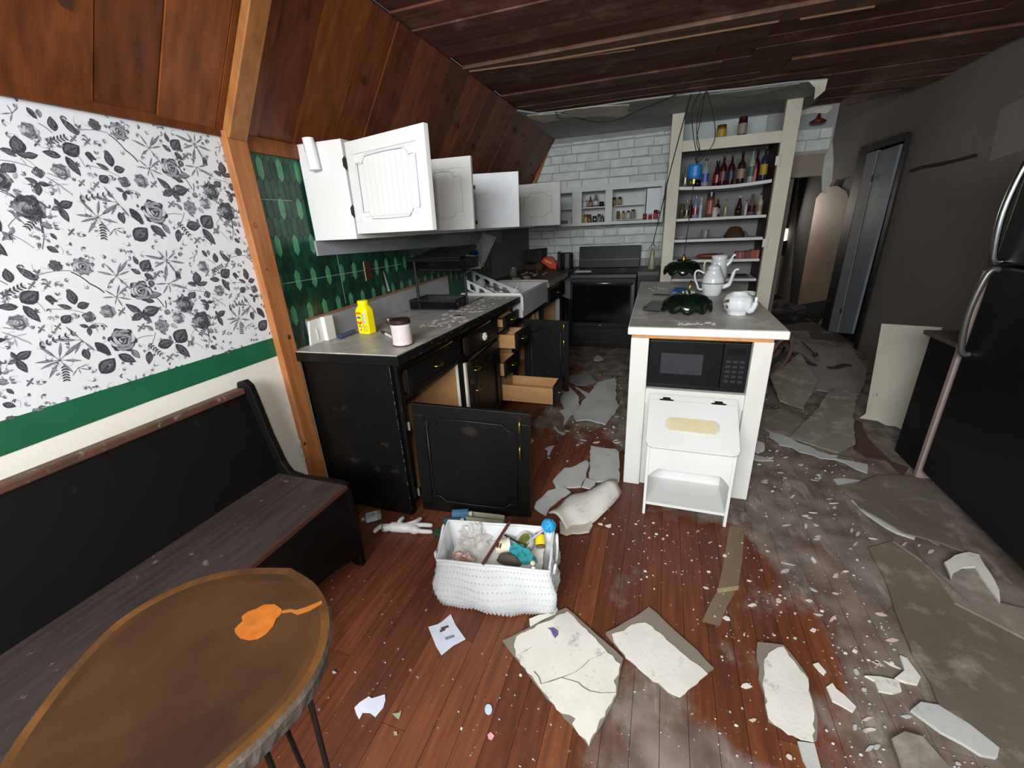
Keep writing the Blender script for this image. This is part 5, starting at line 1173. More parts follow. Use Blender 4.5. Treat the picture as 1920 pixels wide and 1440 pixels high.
for k, (x, z, c) in enumerate(((-.024, .066, 'c8401c'), (-.012, .060, 'd24a20'), (-.002, .068, 'b8641c'), (-.018, .045, '8f9a40'), (-.004, .042, 'a0a0a0'), (-.012, .024, '8c8c98'))):
    obj('label_fruit', B().prism([(x+.0065*math.cos(a), -.0336, z+.0075*math.sin(a)) for a in [i*math.pi/5 for i in range(10)]], (0, -.0006, 0)), M('fruit_'+c, c, .5), bd)
patch(bd, 'label_line', .0125, .0140, .012, .120, M('lab_black', '2a2a20', .5)); patch(bd, 'facts_panel', .016, .038, .060, .122, M('lab_white', 'dcdccc', .5))
for k in range(7): patch(bd, 'facts_line', .018, .036-.004*(k % 3), .066+k*.0075, .0685+k*.0075, M('facts_grey', '8f8f84', .5), -.0342)
patch(bd, 'green_panel', .016, .038, .016, .056, M('lab_lime', 'd6d01a', .5))
tb2 = thing('cocoa_tub', 'white cylindrical tub with a dark brown lid near the edge of the grey counter', 'tub', (-1.205, 1.735, .9232), local=True, rz=.2)
bd = obj('body', B().lathe([(0, 0), (.047, 0), (.049, .004), (.049, .108), (0, .108)], seg=28), M('tub_label', 'd2c8c4', .4, col2='cabbb9', scale=20), tb2, smooth=False)
obj('lid', B().lathe([(0, .1085), (.051, .1085), (.0515, .112), (.0515, .128), (.049, .131), (.046, .128), (0, .127)], seg=28), M('lid_brown', '2a1a15', .35), tb2)
obj('bottom_rim', B().lathe([(.0495, 0), (.0505, .001), (.0505, .006), (.0495, .007)], seg=28), M('rim_brown', '4a332c', .4), tb2)
b = B(); 
for a0_, a1_ in ((-2.75, -2.45),): b.prism([(.0497*math.cos(a), .0497*math.sin(a), .02) for a in (a0_, (a0_+a1_)/2, a1_)]+[(.0502*math.cos(a), .0502*math.sin(a), .02) for a in (a1_, (a0_+a1_)/2, a0_)], (0, 0, .07))
obj('side_print', b, M('print_brown', '4a3a36', .5), bd)
b = B()
for k in range(8):
    z = .03+k*.009
    for j in range(2):
        a = -1.9+j*.55; aa = [a, a+.2, a+.4-(k % 3)*.08]; b.prism([(.0493*math.cos(q), .0493*math.sin(q), z) for q in aa]+[(.0497*math.cos(q), .0497*math.sin(q), z) for q in aa[::-1]], (0, 0, .003))
tag(obj('small_print', b, M('print_pinkgrey', 'c9aeb0', .5), bd), kind='stuff')
q = [P(636, 632, 'z', .936), P(664, 621, 'z', .936)]
cl = thing('blue_roll', 'small slate blue tube lying on the grey counter beside the yellow container', 'tube', (q[0]+q[1])/2-Vector((0, 0, .0125)))
obj('tube_body', B().tube(q, .013, 14), M('roll_slate', '3f4a72', .5), cl, smooth=False); d_ = (q[0]-q[1]).normalized(); obj('tube_end', B().tube([q[0]+d_*.0002, q[0]+d_*.001], .0095, 12), M('roll_dark', '20253a', .6), cl)
q = [P(716, 622, 'z', .931), P(735, 632, 'z', .931)]
mk = thing('marker_cap', 'white and navy marker lying behind the tub on the grey counter', 'marker', (q[0]+q[1])/2-Vector((0, 0, .008)))
obj('barrel', B().tube([q[0].lerp(q[1], .4), q[1]], .007, 10), m_white, mk); obj('cap', B().tube([q[0], q[0].lerp(q[1], .38)], .0085, 10), M('cap_navy', '1b2140', .4), mk)
cc = P(733, 605, 'z', .925)
t = thing('wooden_ring', 'small brown wooden ornament with a white dot behind the tub', 'ornament', (cc.x, cc.y, .9232), local=True)
obj('ring', B().lathe([(.012, .004), (.024, 0), (.03, .012), (.024, .03), (.012, .026), (.012, .004)], seg=14), M('orn_brown', '7a5a44', .6), t, smooth=True); obj('bead', B().ball((.0, -.024, .026), .008, 8), m_white, t, smooth=True)
cc = P(858, 593, 'z', .925)
t = thing('tin_disc', 'flat grey and maroon tin lid lying on the plaster-dusted counter', 'lid', (cc.x, cc.y, .9232), local=True)
obj('disc', B().lathe([(0, 0), (.034, 0), (.034, .007), (0, .007)], seg=18), M('tin_grey', '8d8a90', .4), t); obj('disc_print', B().lathe([(.01, .0072), (.026, .0072), (.026, .0078), (.01, .0078)], seg=14), M('tin_maroon', '4a2c34', .5), t)
q = [P(880, 568, 'z', .926), P(905, 557, 'z', .926)]
tag(obj('brown_stick', B().tube(q, .004, 6), M('stick_brown', '6a4630', .8)), 'short brown stick on the counter before the sink', 'stick')

# teapots and other things on the peninsula ------------------------------------------------
pz = .9476
m_por = M('porcelain', 'cfd2d3', .22, col2='c4c7c9', scale=14, dirt='a79c98', dscale=30, damt=.33, dsharp=.1, coat=.4)
def strip_tube(b, pts, r, seg=8): return b.tube(curve_pts(pts, 5), r, seg)
cp_ = thing('coffee_pot', 'tall white china coffee pot with curved spout and lid on the peninsula', 'coffee pot', (.335, 3.18, pz), local=True)
obj('body', B().lathe([(0, 0), (.05, 0), (.055, .008), (.066, .05), (.072, .085), (.066, .12), (.055, .145), (.046, .16), (.05, .166), (.040, .17), (0, .17)], seg=24, fn=lambda a, r, z: (r*(1+.015*math.cos(8*a)), z)), m_por, cp_, smooth=True)
ld = obj('lid', B().lathe([(0, .1705), (.043, .1705), (.040, .19), (.022, .205), (.008, .209), (.012, .218), (0, .224)], seg=20), m_por, cp_, smooth=True)
b = B(); strip_tube(b, [(.06, 0, .055), (.10, 0, .075), (.113, 0, .12), (.125, 0, .165), (.148, 0, .172)], [.016]*6+[.012]*8+[.008]*7); obj('spout', b, m_por, cp_, smooth=True)
b = B(); strip_tube(b, [(-.06, 0, .15), (-.10, 0, .168), (-.118, 0, .15), (-.114, 0, .11), (-.098, 0, .075), (-.085, 0, .045), (-.062, 0, .04)], .0065); obj('handle', b, m_por, cp_, smooth=True)
obj('dark_band', B().lathe([(.0725, .083), (.0735, .086), (.0725, .089)], seg=24), M('band_dark', '5a5254', .5), cp_)
pt = thing('milk_jug', 'white china jug with spout standing behind the tall coffee pot', 'jug', (.40, 3.55, pz), local=True)
obj('body', B().lathe([(0, 0), (.05, 0), (.06, .06), (.065, .12), (.055, .17), (.05, .21), (.057, .235), (.052, .235), (.046, .20), (0, .19)], seg=22, fn=lambda a, r, z: (r*(1+.02*math.cos(8*a)), z)), m_por, pt, smooth=True)
b = B(); strip_tube(b, [(.05, 0, .16), (.075, 0, .19), (.09, 0, .23), (.105, 0, .238)], [.014]*8+[.009]*8); obj('spout', b, m_por, pt, smooth=True)
b = B(); strip_tube(b, [(-.05, 0, .19), (-.09, 0, .20), (-.10, 0, .15), (-.085, 0, .10), (-.058, 0, .08)], .007); obj('handle', b, M('handle_cream', 'c9c6a8', .3), pt, smooth=True)
tp2 = thing('teapot', 'squat white china teapot without a lid at the near end of the peninsula', 'teapot', (.405, 2.53, pz), local=True)
obj('body', B().lathe([(0, .004), (.045, 0), (.05, .006), (.046, .012), (.064, .03), (.075, .058), (.070, .09), (.055, .108), (.044, .112), (.046, .118), (.041, .117), (.040, .10), (.05, .05), (0, .02)], seg=32, fn=lambda a, r, z: (r*(1+.03*math.cos(8*a)), z)), m_por, tp2, smooth=True)
b = B(); strip_tube(b, [(.045, -.05, .03), (.06, -.066, .045), (.068, -.07, .075), (.07, -.066, .105)], [.018]*5+[.014]*6+[.008]*5); obj('spout', b, m_por, tp2, smooth=True)
b = B(); strip_tube(b, [(-.03, .055, .095), (-.045, .085, .09), (-.045, .09, .06), (-.03, .06, .035)], .007); obj('handle', b, m_por, tp2, smooth=True)
b = B(); rr = random.Random(4)
for k in range(9):
    a = 3.6+rr.uniform(-.35, .3); z = rr.uniform(.045, .09); c = Vector((.0775*math.cos(a), .0775*math.sin(a), z)); u_ = Vector((-math.sin(a), math.cos(a), 0)); r = rr.uniform(.005, .010)
    b.prism([c+u_*r*math.cos(q)+Vector((0, 0, r*math.sin(q))) for q in [i*math.pi/3 for i in range(6)]], Vector((math.cos(a), math.sin(a), 0))*.001)
obj('flower_print', b, M('flower_brown', '5c4a3a', .5), tp2)
cu = thing('green_cup', 'pale green mug with dark specks behind the squat teapot', 'mug', (.485, 2.78, pz), local=True)
obj('cup', B().lathe([(0, 0), (.032, 0), (.036, .01), (.042, .085), (.038, .085), (.031, .01), (0, .008)], seg=20), M('mug_green', 'b7c6ae', .3), cu, smooth=True)
b = B(); rr = random.Random(6)
for k in range(10):
    a = -1.5+rr.uniform(-.7, 1.0); z = rr.uniform(.02, .075); c = Vector((.0425*math.cos(a), .0425*math.sin(a), z)); r = rr.uniform(.003, .006); u_ = Vector((-math.sin(a), math.cos(a), 0))
    b.prism([c+u_*r*math.cos(q)+Vector((0, 0, r*math.sin(q))) for q in [i*math.pi/3 for i in range(6)]], Vector((math.cos(a), math.sin(a), 0))*.001)
obj('specks', b, M('speck_dark', '22332a', .5), cu)
tag(obj('slim_black_bar', B().tube([P(1318, 539, 'z', .99), P(1422, 550, 'z', .99)], .004, 6), M('bar_dark', '3a3030', .5)), 'thin dark rod lying across the china pots on the peninsula', 'rod') if False else None

def lamp_shade(par, c, R, h, name='glass_shade'):
    m = M('shade_green', '06100a', .12, col2='081a0f', scale=6, spec=.5)
    prof = [(.10, 1.0), (.34, 1.0), (.56, .95), (.75, .83), (.89, .62), (.97, .36), (1.0, .15), (.985, 0)]
    fn = lambda a, r, z: (r*(1+.05*abs(math.sin(5*a))*(r/R)**2), z+h*.30*(1-abs(math.sin(5*a)))*(r/R)**8*(1 if z < h*.5 else .0))
    b = B().lathe([(R*r, h*z) for r, z in prof], c, 144, fn=fn)
    return obj(name, b, m, par, smooth=True, solid=.004)
c1 = Vector((.146, 3.40, 1.068))
lp = thing('pendant_lamp', 'dark green scalloped glass pendant lamp hanging over the back of the peninsula', 'pendant lamp', (c1.x, c1.y, c1.z))
lamp_shade(lp, c1, .130, .095)
obj('brass_fitting', B().lathe([(0, .094), (.018, .094), (.016, .108), (.010, .125), (.006, .14), (0, .14)], c1, 12), m_brass, lp, smooth=True)
b = B()
for k in range(5):
    a = k*1.256; b.tube([c1+Vector((0, 0, .10)), c1+Vector((.05*math.cos(a), .05*math.sin(a), .102))], .004, 5)
obj('spider', b, m_blk, lp)
tape = Vector((.158, 3.3, 1.74))
obj('cord', B().tube(curve_pts([c1+Vector((0, 0, .138)), c1.lerp(tape, .5)+Vector((.0, 0, 0)), tape-Vector((.0, 0, .06))], 6), .003, 6), M('cord_dark', '1c1a18', .6), lp)
obj('blue_tape', B().lathe([(0, -.045), (.036, -.045), (.043, -.03), (.043, .028), (.036, .04), (0, .04)], tape, 14), M('tape_blue', '0f64a0', .5, col2='0b568c', scale=20, bump=.4), lp, smooth=False)
obj('yellow_fitting', B().lathe([(0, -.075), (.008, -.075), (.010, -.046), (0, -.046)], tape, 10), M('fit_yellow', 'd8b850', .3, metal=.5), lp)
for k, pts in enumerate(([(1300, 314), (1318, 296), (1340, 262), (1338, 218), (1326, 172)], [(1298, 312), (1312, 290), (1306, 262), (1314, 222), (1322, 172)], [(1296, 314), (1306, 290), (1300, 252), (1298, 205), (1313, 172)], [(1294, 312), (1304, 296), (1312, 280), (1306, 240), (1315, 190), (1330, 165)])):
    n_ = len(pts); b = B(); 
    def yy(i): return 3.3+(4.30-3.3)*(i/(n_-1))
    qs = [P(px, py, 'y', yy(i)) for i, (px, py) in enumerate(pts)]; qs[0] = tape+Vector((.01*(k-1.5), 0, .03)); qs[-1].z = min(qs[-1].z, CZ-.02)
    obj('loose_wire', b.tube(curve_pts(qs, 5), .0032, 5), M('wire_grey', '33322f', .7), lp)
c2 = Vector((.152, 2.60, .952))
l2 = thing('fallen_lamp_shade', 'dark green scalloped glass lamp shade lying on the peninsula, its brass stem upright', 'lamp shade', (c2.x, c2.y, .9474))
lamp_shade(l2, c2, .130, .100)
obj('brass_stem', B().tube([c2+Vector((.0, 0, .10)), c2+Vector((.012, .01, .168))], .006, 8), m_brass, l2, smooth=True)
bd_ = B()
for k in range(7):
    a = k*.9; bd_.ball(c2+Vector((.03*math.cos(a), .03*math.sin(a), .104)), .007, 6)
obj('bead_ring', bd_, M('bead_glass', '8aa08c', .1), l2, smooth=True)
tb3 = tag(obj('blue_wrap', B().prism(jag([P(1258, 556, 'z', pz+.0002), P(1292, 558, 'z', pz+.0002), P(1288, 548, 'z', pz+.0002), P(1266, 547, 'z', pz+.0002)], .008, .03, 2), (.0, 0, .035)), M('wrap_blue', '1f62a8', .45, col2='184f8c', scale=30, bump=.5), bev=.008), 'crumpled bright blue wrap lying behind the fallen lamp shade', 'wrap')
q = P(1224, 578, 'z', pz+.0003)
ph = thing('black_box', 'flat black gadget lying left of the fallen lamp shade', 'gadget', (q.x, q.y, pz))
obj('case', B().prism([P(*p, 'z', pz+.0005) for p in ((1205, 582), (1240, 584), (1246, 571), (1222, 569))], (0, 0, .022)), M('gadget_black', '16181a', .3), ph, bev=.004)
obj('case_edge', B().prism([P(*p, 'z', pz+.0228) for p in ((1208, 581), (1238, 583), (1243, 573), (1223, 571))], (0, 0, .002)), M('gadget_grey', '33373a', .3), ph)
tag(obj('spatula', B().tube([P(1224, 552, 'z', pz+.004), P(1262, 553, 'z', pz+.004)], .004, 6), m_blk), 'thin black utensil lying behind the black gadget on the peninsula', 'utensil')
b = B(); rr = random.Random(5)
for k in range(34):
    q = P(rr.uniform(1270, 1340), rr.uniform(604, 609), 'z', pz+.0002) if k < 24 else P(rr.uniform(1215, 1250), rr.uniform(534, 545), 'z', pz+.0002); r = rr.uniform(.003, .012)
    b.prism([q+Vector((r*rr.uniform(.6, 1.4)*math.cos(a), r*.7*math.sin(a), 0)) for a in [i*math.pi/3 for i in range(6)]], (0, 0, .002))
tag(obj('plaster_crumbs', b, MATS['flake']), 'plaster crumbs on the near edge of the peninsula top', 'debris', kind='stuff')

# wire cage with a pale bottle hanging beside the stove ------------------------------------
wc = thing('caged_bottle', 'pale tapered bottle in a hanging wire cage right of the stove', 'bottle holder', (-.115, 5.15, .925))
base = Vector((-.115, 5.15, .925))
obj('bottle', B().lathe([(0, .0), (.03, 0), (.036, .02), (.03, .12), (.018, .20), (.012, .23), (0, .24)], base, 14), M('bottle_pale', 'a9a68a', .4, col2='8a9070', scale=9), wc, smooth=True)
obj('yellow_strip', B().box(base.x-.022, base.y-.037, base.z+.03, base.x-.012, base.y-.034, base.z+.10), M('strip_yel', 'b8a43a', .5), wc)
b = B()
for k in range(6):
    a = k*math.pi/3+.2; b.tube(curve_pts([base+Vector((0, 0, .29)), base+Vector((.06*math.cos(a), .06*math.sin(a), .21)), base+Vector((.072*math.cos(a), .072*math.sin(a), .10)), base+Vector((.03*math.cos(a), .03*math.sin(a), .004))], 4), .0028, 4)
obj('wire_cage', b, M('wire_green', '4d5a55', .5, metal=.3), wc)
obj('hanger_wire', B().tube(curve_pts([base+Vector((0, 0, .285)), P(1238, 400, 'y', 5.0), P(1257, 320, 'y', 4.7), P(1278, 240, 'y', 4.5), P(1296, 172, 'y', 4.30)+Vector((0, 0, -.02))], 6), .0045, 6), M('cable_black', '1d1d1e', .6), wc)
# cable sagging under the plasterboard
cbl = tag(obj('ceiling_cable', B().tube(curve_pts([P(1042, 209, 'z', 2.43), P(1050, 222, 'z', 2.40), P(1080, 221, 'z', 2.40), P(1120, 229, 'z', 2.39), P(1160, 224, 'z', 2.40), P(1200, 206, 'z', 2.42), P(1250, 186, 'z', 2.43), P(1290, 163, 'z', 2.44)], 6), .004, 6), M('cable_grey', '2a2b2b', .6)), 'thin dark cable sagging along the torn edge of the plasterboard ceiling', 'cable')
# ================================================================== THINGS ON THE FLOOR
# white fabric storage bin, full of odds and ends
m_fab = M('bin_fabric', 'cfd1d1', .9, col2='c4c6c7', scale=10, spec=.1)
nt = m_fab.node_tree
bg = thing('storage_bin', 'white knitted fabric storage bin full of odds and ends on the wooden floor', 'storage bin', (-.56, 1.27, 0))
corners_t = [P(819, 1050, 'z', .245), P(1031, 1072, 'z', .235), P(1038, 990, 'z', .25), P(840, 976, 'z', .265)]   # rim: near left, near right, far right, far left
ctr_t = sum(corners_t, Vector())/4
def ring_bag(f, z, bulge, wob, ph):
    pts = []; N = 64
    for i in range(N):
        s = i/N*4; k = int(s) % 4; t = s-int(s)
        a, c = corners_t[k], corners_t[(k+1) % 4]; q = a.lerp(c, t); q = Vector((q.x, q.y, 0)); cc = Vector((ctr_t.x, ctr_t.y, 0))
        d = (q-cc); rad = d.length; dn = d.normalized()
        mean = .19; rad2 = rad*(1-bulge)+ (mean+ (rad-mean)*.45)*bulge
        e = .008*wob*(math.sin(i*.8+ph)+.6*math.sin(i*1.9+ph*2+z*30))
        out = cc+dn*(rad2*f+e); pts.append(Vector((out.x, out.y, z+ (q.length*0))))
    return pts
def rimz(pts):
    N = len(pts); out = []
    for i, p in enumerate(pts):
        s = i/N*4; k = int(s) % 4; t = s-int(s); z = corners_t[k].z*(1-t)+corners_t[(k+1) % 4].z*t
        out.append(Vector((p.x, p.y, z)))
    return out
levels = [(0.92, .002, .30, .4, 0), (1.02, .012, .35, .8, .5), (1.10, .045, .42, .7, 1), (1.15, .085, .45, .8, 1.6), (1.14, .13, .38, .8, 2.2), (1.08, .175, .22, .6, 2.8), (1.02, .215, .08, .6, 3.1)]
rings = [ring_bag(*l) for l in levels]; rings.append(rimz(ring_bag(1.0, .25, 0, .15, 3)))
inner = [rimz(ring_bag(.975, .25, 0, .15, 3))]; inner.append(ring_bag(.95, .17, .05, .3, 2)); inner.append(ring_bag(.9, .07, .1, .3, 2))
b = B(); loft(b, rings+inner, cap=False)
bmv = b.bm; bmv.verts.ensure_lookup_table(); N = 64; b.face([bmv.verts[i] for i in range(N)][::-1]); b.face([bmv.verts[(len(rings)+2)*N+i] for i in range(N)])
bag = obj('fabric_body', b, m_fab, bg, smooth=True)
# knitted bands: rows of small dimples as stitched ridges
kn = B(); rr = random.Random(1)
for lv in range(9):
    t = .12+lv*.095; f = t*(len(rings)-1); i0 = int(f); tt = f-i0
    for i in range(0, N*2):
        u = i/2; k = int(u) % N; k2 = (k+1) % N; w_ = u-int(u)
        def at_(r): return rings[r][k].lerp(rings[r][k2], w_)
        p = at_(i0).lerp(at_(min(i0+1, len(rings)-1)), tt); d = (p-Vector((ctr_t.x, ctr_t.y, p.z))).normalized()
        c = p+d*.001; s_ = Vector((-d.y, d.x, 0))
        kn.prism([c-s_*.0035-Vector((0, 0, .003)), c+s_*.0035-Vector((0, 0, .003)), c+s_*.0035+Vector((0, 0, .003)), c-s_*.0035+Vector((0, 0, .003))], d*.0015)
tag(obj('knit_texture', kn, M('knit_ridge', 'c6c8c8', .9), bag), kind='stuff')
rm = rimz(ring_bag(1.0, .25, 0, .15, 3)); obj('rim_piping', B().tube(rm+[rm[0]], .0055, 8, False), m_fab, bg, smooth=True)
for k, (a, c) in enumerate(((corners_t[0], corners_t[3]), (corners_t[1], corners_t[2]))):
    s = -1 if k == 0 else 1
    m1, m2 = a.lerp(c, .18), a.lerp(c, .88)
    obj('rope_handle', B().tube(curve_pts([m1+Vector((s*.012, 0, -.05)), m1+Vector((s*.018, 0, -.01)), m1.lerp(m2, .3)+Vector((s*.02, 0, -.035)), m1.lerp(m2, .7)+Vector((s*.02, 0, -.03)), m2+Vector((s*.016, 0, -.005)), m2+Vector((s*.012, 0, -.05))], 4), .006, 8), m_fab, bg, smooth=True)
# contents --------------------------------------------------------
def IN(px, py, z): return P(px, py, 'z', z)
fill = B(); fq = ring_bag(.84, .16, .05, .2, 2); fill.prism(fq, (0, 0, .02)); 
tag(obj('bin_contents_cloth', fill, M('lining_cloth', 'd9d9d6', .9, bump=.8, bscale=30, col2='b9b4ae', scale=12)), 'pale crumpled cloth filling the bottom of the white storage bin', 'cloth')
def crumple(name, cx, cy, z, rx, ry, h, mat, seed, amp=.35, nu=18, nv=9, par=None):
    b = B(); vs = []; r_ = random.Random(seed); off = Vector((seed*7.1, seed*3.3, 0))
    for j in range(nv+1):
        th = math.pi/2*j/nv; row = []
        for i in range(nu):
            a = 2*math.pi*i/nu; p = Vector((math.cos(a)*math.cos(th), math.sin(a)*math.cos(th), math.sin(th)))
            n = noise.noise(p*2.6+off)+.5*noise.noise(p*6+off)
            p = Vector((p.x*rx*(1+amp*n), p.y*ry*(1+amp*n), p.z*h*(1+amp*n))); row.append(b.bm.verts.new(Vector((cx, cy, z))+p))
            if j == nv: break
        vs.append(row)
    for a, c in zip(vs, vs[1:]):
        for i in range(nu):
            if len(c) == 1: b.face([a[i], a[(i+1) % nu], c[0]])
            else: b.face([a[i], a[(i+1) % nu], c[(i+1) % nu], c[i]])
    b.face(vs[0][::-1]); return obj(name, b, mat, par)
q = IN(890, 1020, .16); 
tag(crumple('plastic_bag', q.x, q.y, .182, .062, .058, .075, M('plastic_film', 'dcdad4', .12, alpha=.6, col2='c9c5bd', scale=20, spec=.8), 3, .5, 22, 12), 'crumpled clear plastic bag in the left half of the white bin', 'plastic bag')
q = IN(862, 1050, .19)
tag(crumple('seashell_pile', q.x+.01, q.y+.012, .182, .055, .028, .035, M('shell_pink', 'd9bfb4', .6, col2='7d4a3e', scale=45), 8, .4), 'heap of pinkish brown shells at the near left corner of the bin', 'shells')
obj_ = crumple('stuff', 0, 0, 0, .01, .01, .01, m_white, 1) ; bpy.data.objects.remove(obj_)
a, c = IN(905, 1058, .262), IN(955, 980, .315)
stk = tag(obj('wooden_stick', B().tube([a, c], .0065, 6), M('stick_red', '5c2f20', .5, col2='47231a')), 'dark red-brown wooden stick leaning across the white bin', 'stick')
q = IN(942, 1040, .17)
ct_ = thing('cosmetic_jar', 'small cream jar with a white lid lying in the white bin beside the stick', 'jar', (q.x, q.y, .182))
a, c = Vector((q.x-.022, q.y-.01, .212)), Vector((q.x+.022, q.y+.01, .216)); obj('jar_body', B().tube([a, c], .028, 18), M('jar_cream', 'e3d9b8', .4), ct_); d_ = (c-a).normalized()
obj('lid', B().tube([c+d_*.0003, c+d_*.012], .030, 18), m_white, ct_)
obj('label_letters', B().box(q.x-.012, q.y-.030, .230, q.x-.004, q.y-.012, .2405).box(q.x+.001, q.y-.030, .230, q.x+.006, q.y-.012, .2405), M('letters_brown', '5c4a2a', .5), ct_)
q = IN(985, 1022, .2)
jr = thing('herb_jar', 'clear plastic tub of green herbs tipped open in the white bin', 'tub', (q.x, q.y, .182))
a, c = Vector((q.x+.01, q.y+.012, .20)), Vector((q.x-.004, q.y-.012, .235)); obj('tub_wall', B().tube([a, c], .034, 20, caps=False), M('tub_clear', 'cfd2cf', .1, alpha=.6), jr, smooth=True, solid=.002)
obj('herbs', crumple('herbs_', 0, 0, 0, .001, .001, .001, M('herb_green', '6a6a1e', .8, col2='4a4c16', scale=50), 2).data and B().tube([a, a.lerp(c, .75)], .031, 16), MATS['herb_green'], jr)
for o in [o for o in C.objects if o.name.startswith('herbs_')]: bpy.data.objects.remove(o)
q = IN(1014, 1020, .2)
yb_ = thing('yellow_bottle', 'yellow labelled brown bottle at the right side of the white bin', 'bottle', (q.x, q.y, .15))
a, c = Vector((q.x+.006, q.y-.025, .205)), Vector((q.x-.010, q.y+.02, .235)); obj('bottle_body', B().tube([a, c], .020, 16), M('bott_brown', '6a4a2c', .3), yb_); obj('label', B().tube([a.lerp(c, .15), a.lerp(c, .85)], .0207, 16, caps=False), M('label_yellow', 'e2c81c', .4), yb_)
q = IN(975, 1050, .2)
tl_ = thing('teal_cloth', 'teal crocheted cloth with a brown trim lying over the near right side of the bin', 'cloth', (q.x, q.y, .142))
m_teal = M('teal_yarn', '2c8f93', .9, col2='1f7478', scale=60, bump=1, bscale=140)
o = crumple('crochet', q.x-.005, q.y+.022, .182, .06, .026, .065, m_teal, 5, .3, 26, 12, par=tl_); 
for v in o.data.vertices: v.co -= Vector((0, 0, 0))
o = crumple('brown_trim', q.x-.045, q.y-.012, .182, .05, .016, .05, M('yarn_brown', '4c403a', .9, bump=.8), 9, .2, 18, 8, par=tl_)
q2 = IN(999, 1056, .235); obj('shell_button', B().ball(q2, .011, 10), M('shell_beige', 'c9b49a', .5), tl_, smooth=True); q2 = IN(1000, 1066, .235); obj('white_knot', B().ball(q2, .009, 8), m_white, tl_, smooth=True)
a, c = IN(946, 1003, .22), IN(972, 1017, .22)
kf = thing('black_handled_tool', 'flat grey tool with a black handle lying in the far side of the bin', 'tool', (a.x, a.y, .2)); obj('handle', B().tube([a, c], .0045, 6), m_blk, kf); d_ = (c-a); obj('blade', B().prism([a+Vector((-.0, -.03, -.02)), c+Vector((0, -.025, -.02)), c, a], (0, 0, -.002)), M('blade_grey', 'a9a7ac', .4), kf)
# scrubber with blue bristle head
h = IN(1029, 986, .30); f = IN(988, 1018, .23)
sb = thing('dish_brush', 'clear-handled brush with a round turquoise bristle head sticking out of the bin', 'brush', (f.x, f.y, .2))
obj('handle', B().tube([f, h], .0055, 8), M('handle_clear', 'b9bcc0', .15, alpha=.7), sb, smooth=True)
hd = obj('brush_head', B().ball(h, .026, 20), M('head_turq', '2ea3cf', .8, col2='1f8fc0', scale=60, bump=1, bscale=120), sb, smooth=True)
b = B(); rr = random.Random(9)
for k in range(260):
    d_ = Vector((rr.gauss(0, 1), rr.gauss(0, 1), rr.gauss(0, 1))).normalized(); b.tube([h+d_*.025, h+d_*.0305], .0012, 3, False)
tag(obj('bristles', b, MATS['head_turq'], hd), kind='stuff')
# things around the bin
def lying_box(name, label, cat, pts, z, hgt, mat, parts=()):
    t = thing(name, label, cat, sum([IN(*p, z) for p in pts], Vector())/len(pts)); t.location.z = z
    o = obj('body', B().prism([IN(*p, z+.0005) for p in pts], (0, 0, hgt)), mat, t, bev=.004); return t
# sanitiser bottle on its side
q0, q1 = IN(683, 978, .025), IN(716, 972, .025)
sb = thing('clear_bottle', 'small clear bottle with a white label lying by the foot of the black cabinet', 'bottle', (q0+q1)/2-Vector((0, 0, .025)))
c0, c1 = P(686, 983, 'z', 0), P(716, 975, 'z', 0)
b = B(); d = (c1-c0).normalized(); n = Vector((-d.y, d.x, 0))
b.obox(c0+Vector((0, 0, .001)), d*.085, n*.05, (0, 0, .034)); obj('bottle_body', b, M('bottle_clearish', 'a8adb5', .12, alpha=.75), sb, bev=.008)
obj('label', B().obox(c0+d*.010+n*.004+Vector((0, 0, .0353)), d*.055, n*.042, (0, 0, .0006)).obox(c0+d*.008-n*.0008+Vector((0, 0, .006)), d*.055, n*.0006, (0, 0, .024)), M('label_grey', 'c5cad2', .5), sb)
obj('cap', B().tube([c0-d*.002+n*.025+Vector((0, 0, .018)), c0-d*.018+n*.025+Vector((0, 0, .018))], .010, 10), M('cap_clear', '8f949a', .3), sb)
for k in range(4): obj('label_line', B().obox(c0+d*(.016+.011*k)+n*.008+Vector((0, 0, .0361)), d*.004, n*(.03-.006*(k % 2)), (0, 0, .0004)), M('line_blue', '44506a', .5), sb)
# rubber glove
gl_ = B(); G = lambda px, py, z=.018: IN(px, py, z)
gv = thing('rubber_glove', 'white rubber glove lying limp on the wooden floor beside the storage bin', 'glove', (P(757, 992, 'z', 0)))
palm = [G(722, 990), G(735, 988), G(752, 989), G(768, 990), G(780, 994)]
gl_.tube(curve_pts(palm, 4), [.020]*4+[.026]*8+[.024]*5, 12)
for pts in ([G(725, 986), G(713, 988), G(703, 996)], [G(748, 985, .03), G(750, 977, .035), G(755, 972, .03)], [G(764, 984, .03), G(778, 979, .034), G(788, 973, .025)], [G(772, 986, .03), G(790, 984, .026), G(808, 985, .015)], [G(776, 994), G(792, 996), G(808, 997, .012)]):
    cpt = curve_pts(pts, 4); gl_.tube(cpt, [.0138-.003*i/len(cpt) for i in range(len(cpt))], 10); gl_.ball(cpt[-1], .0110, 10); gl_.ball(cpt[0], .0135, 8)
for p in (palm[0], palm[-1]): gl_.ball(p, .0205, 10)
o = obj('glove_skin', gl_, M('rubber_white', 'd8d6d2', .45, col2='ccc9c4'), gv, smooth=True); md = o.modifiers.new('r', 'REMESH'); md.mode = 'VOXEL'; md.voxel_size = .003; md.use_smooth_shade = True
md = o.modifiers.new('sm', 'SMOOTH'); md.iterations = 3
obj('bracelet_mark', B().tube([G(716, 984, .03), G(716, 990, .034), G(718, 994, .03)], .002, 5), M('mark_brown', '5a4038', .6), gv)
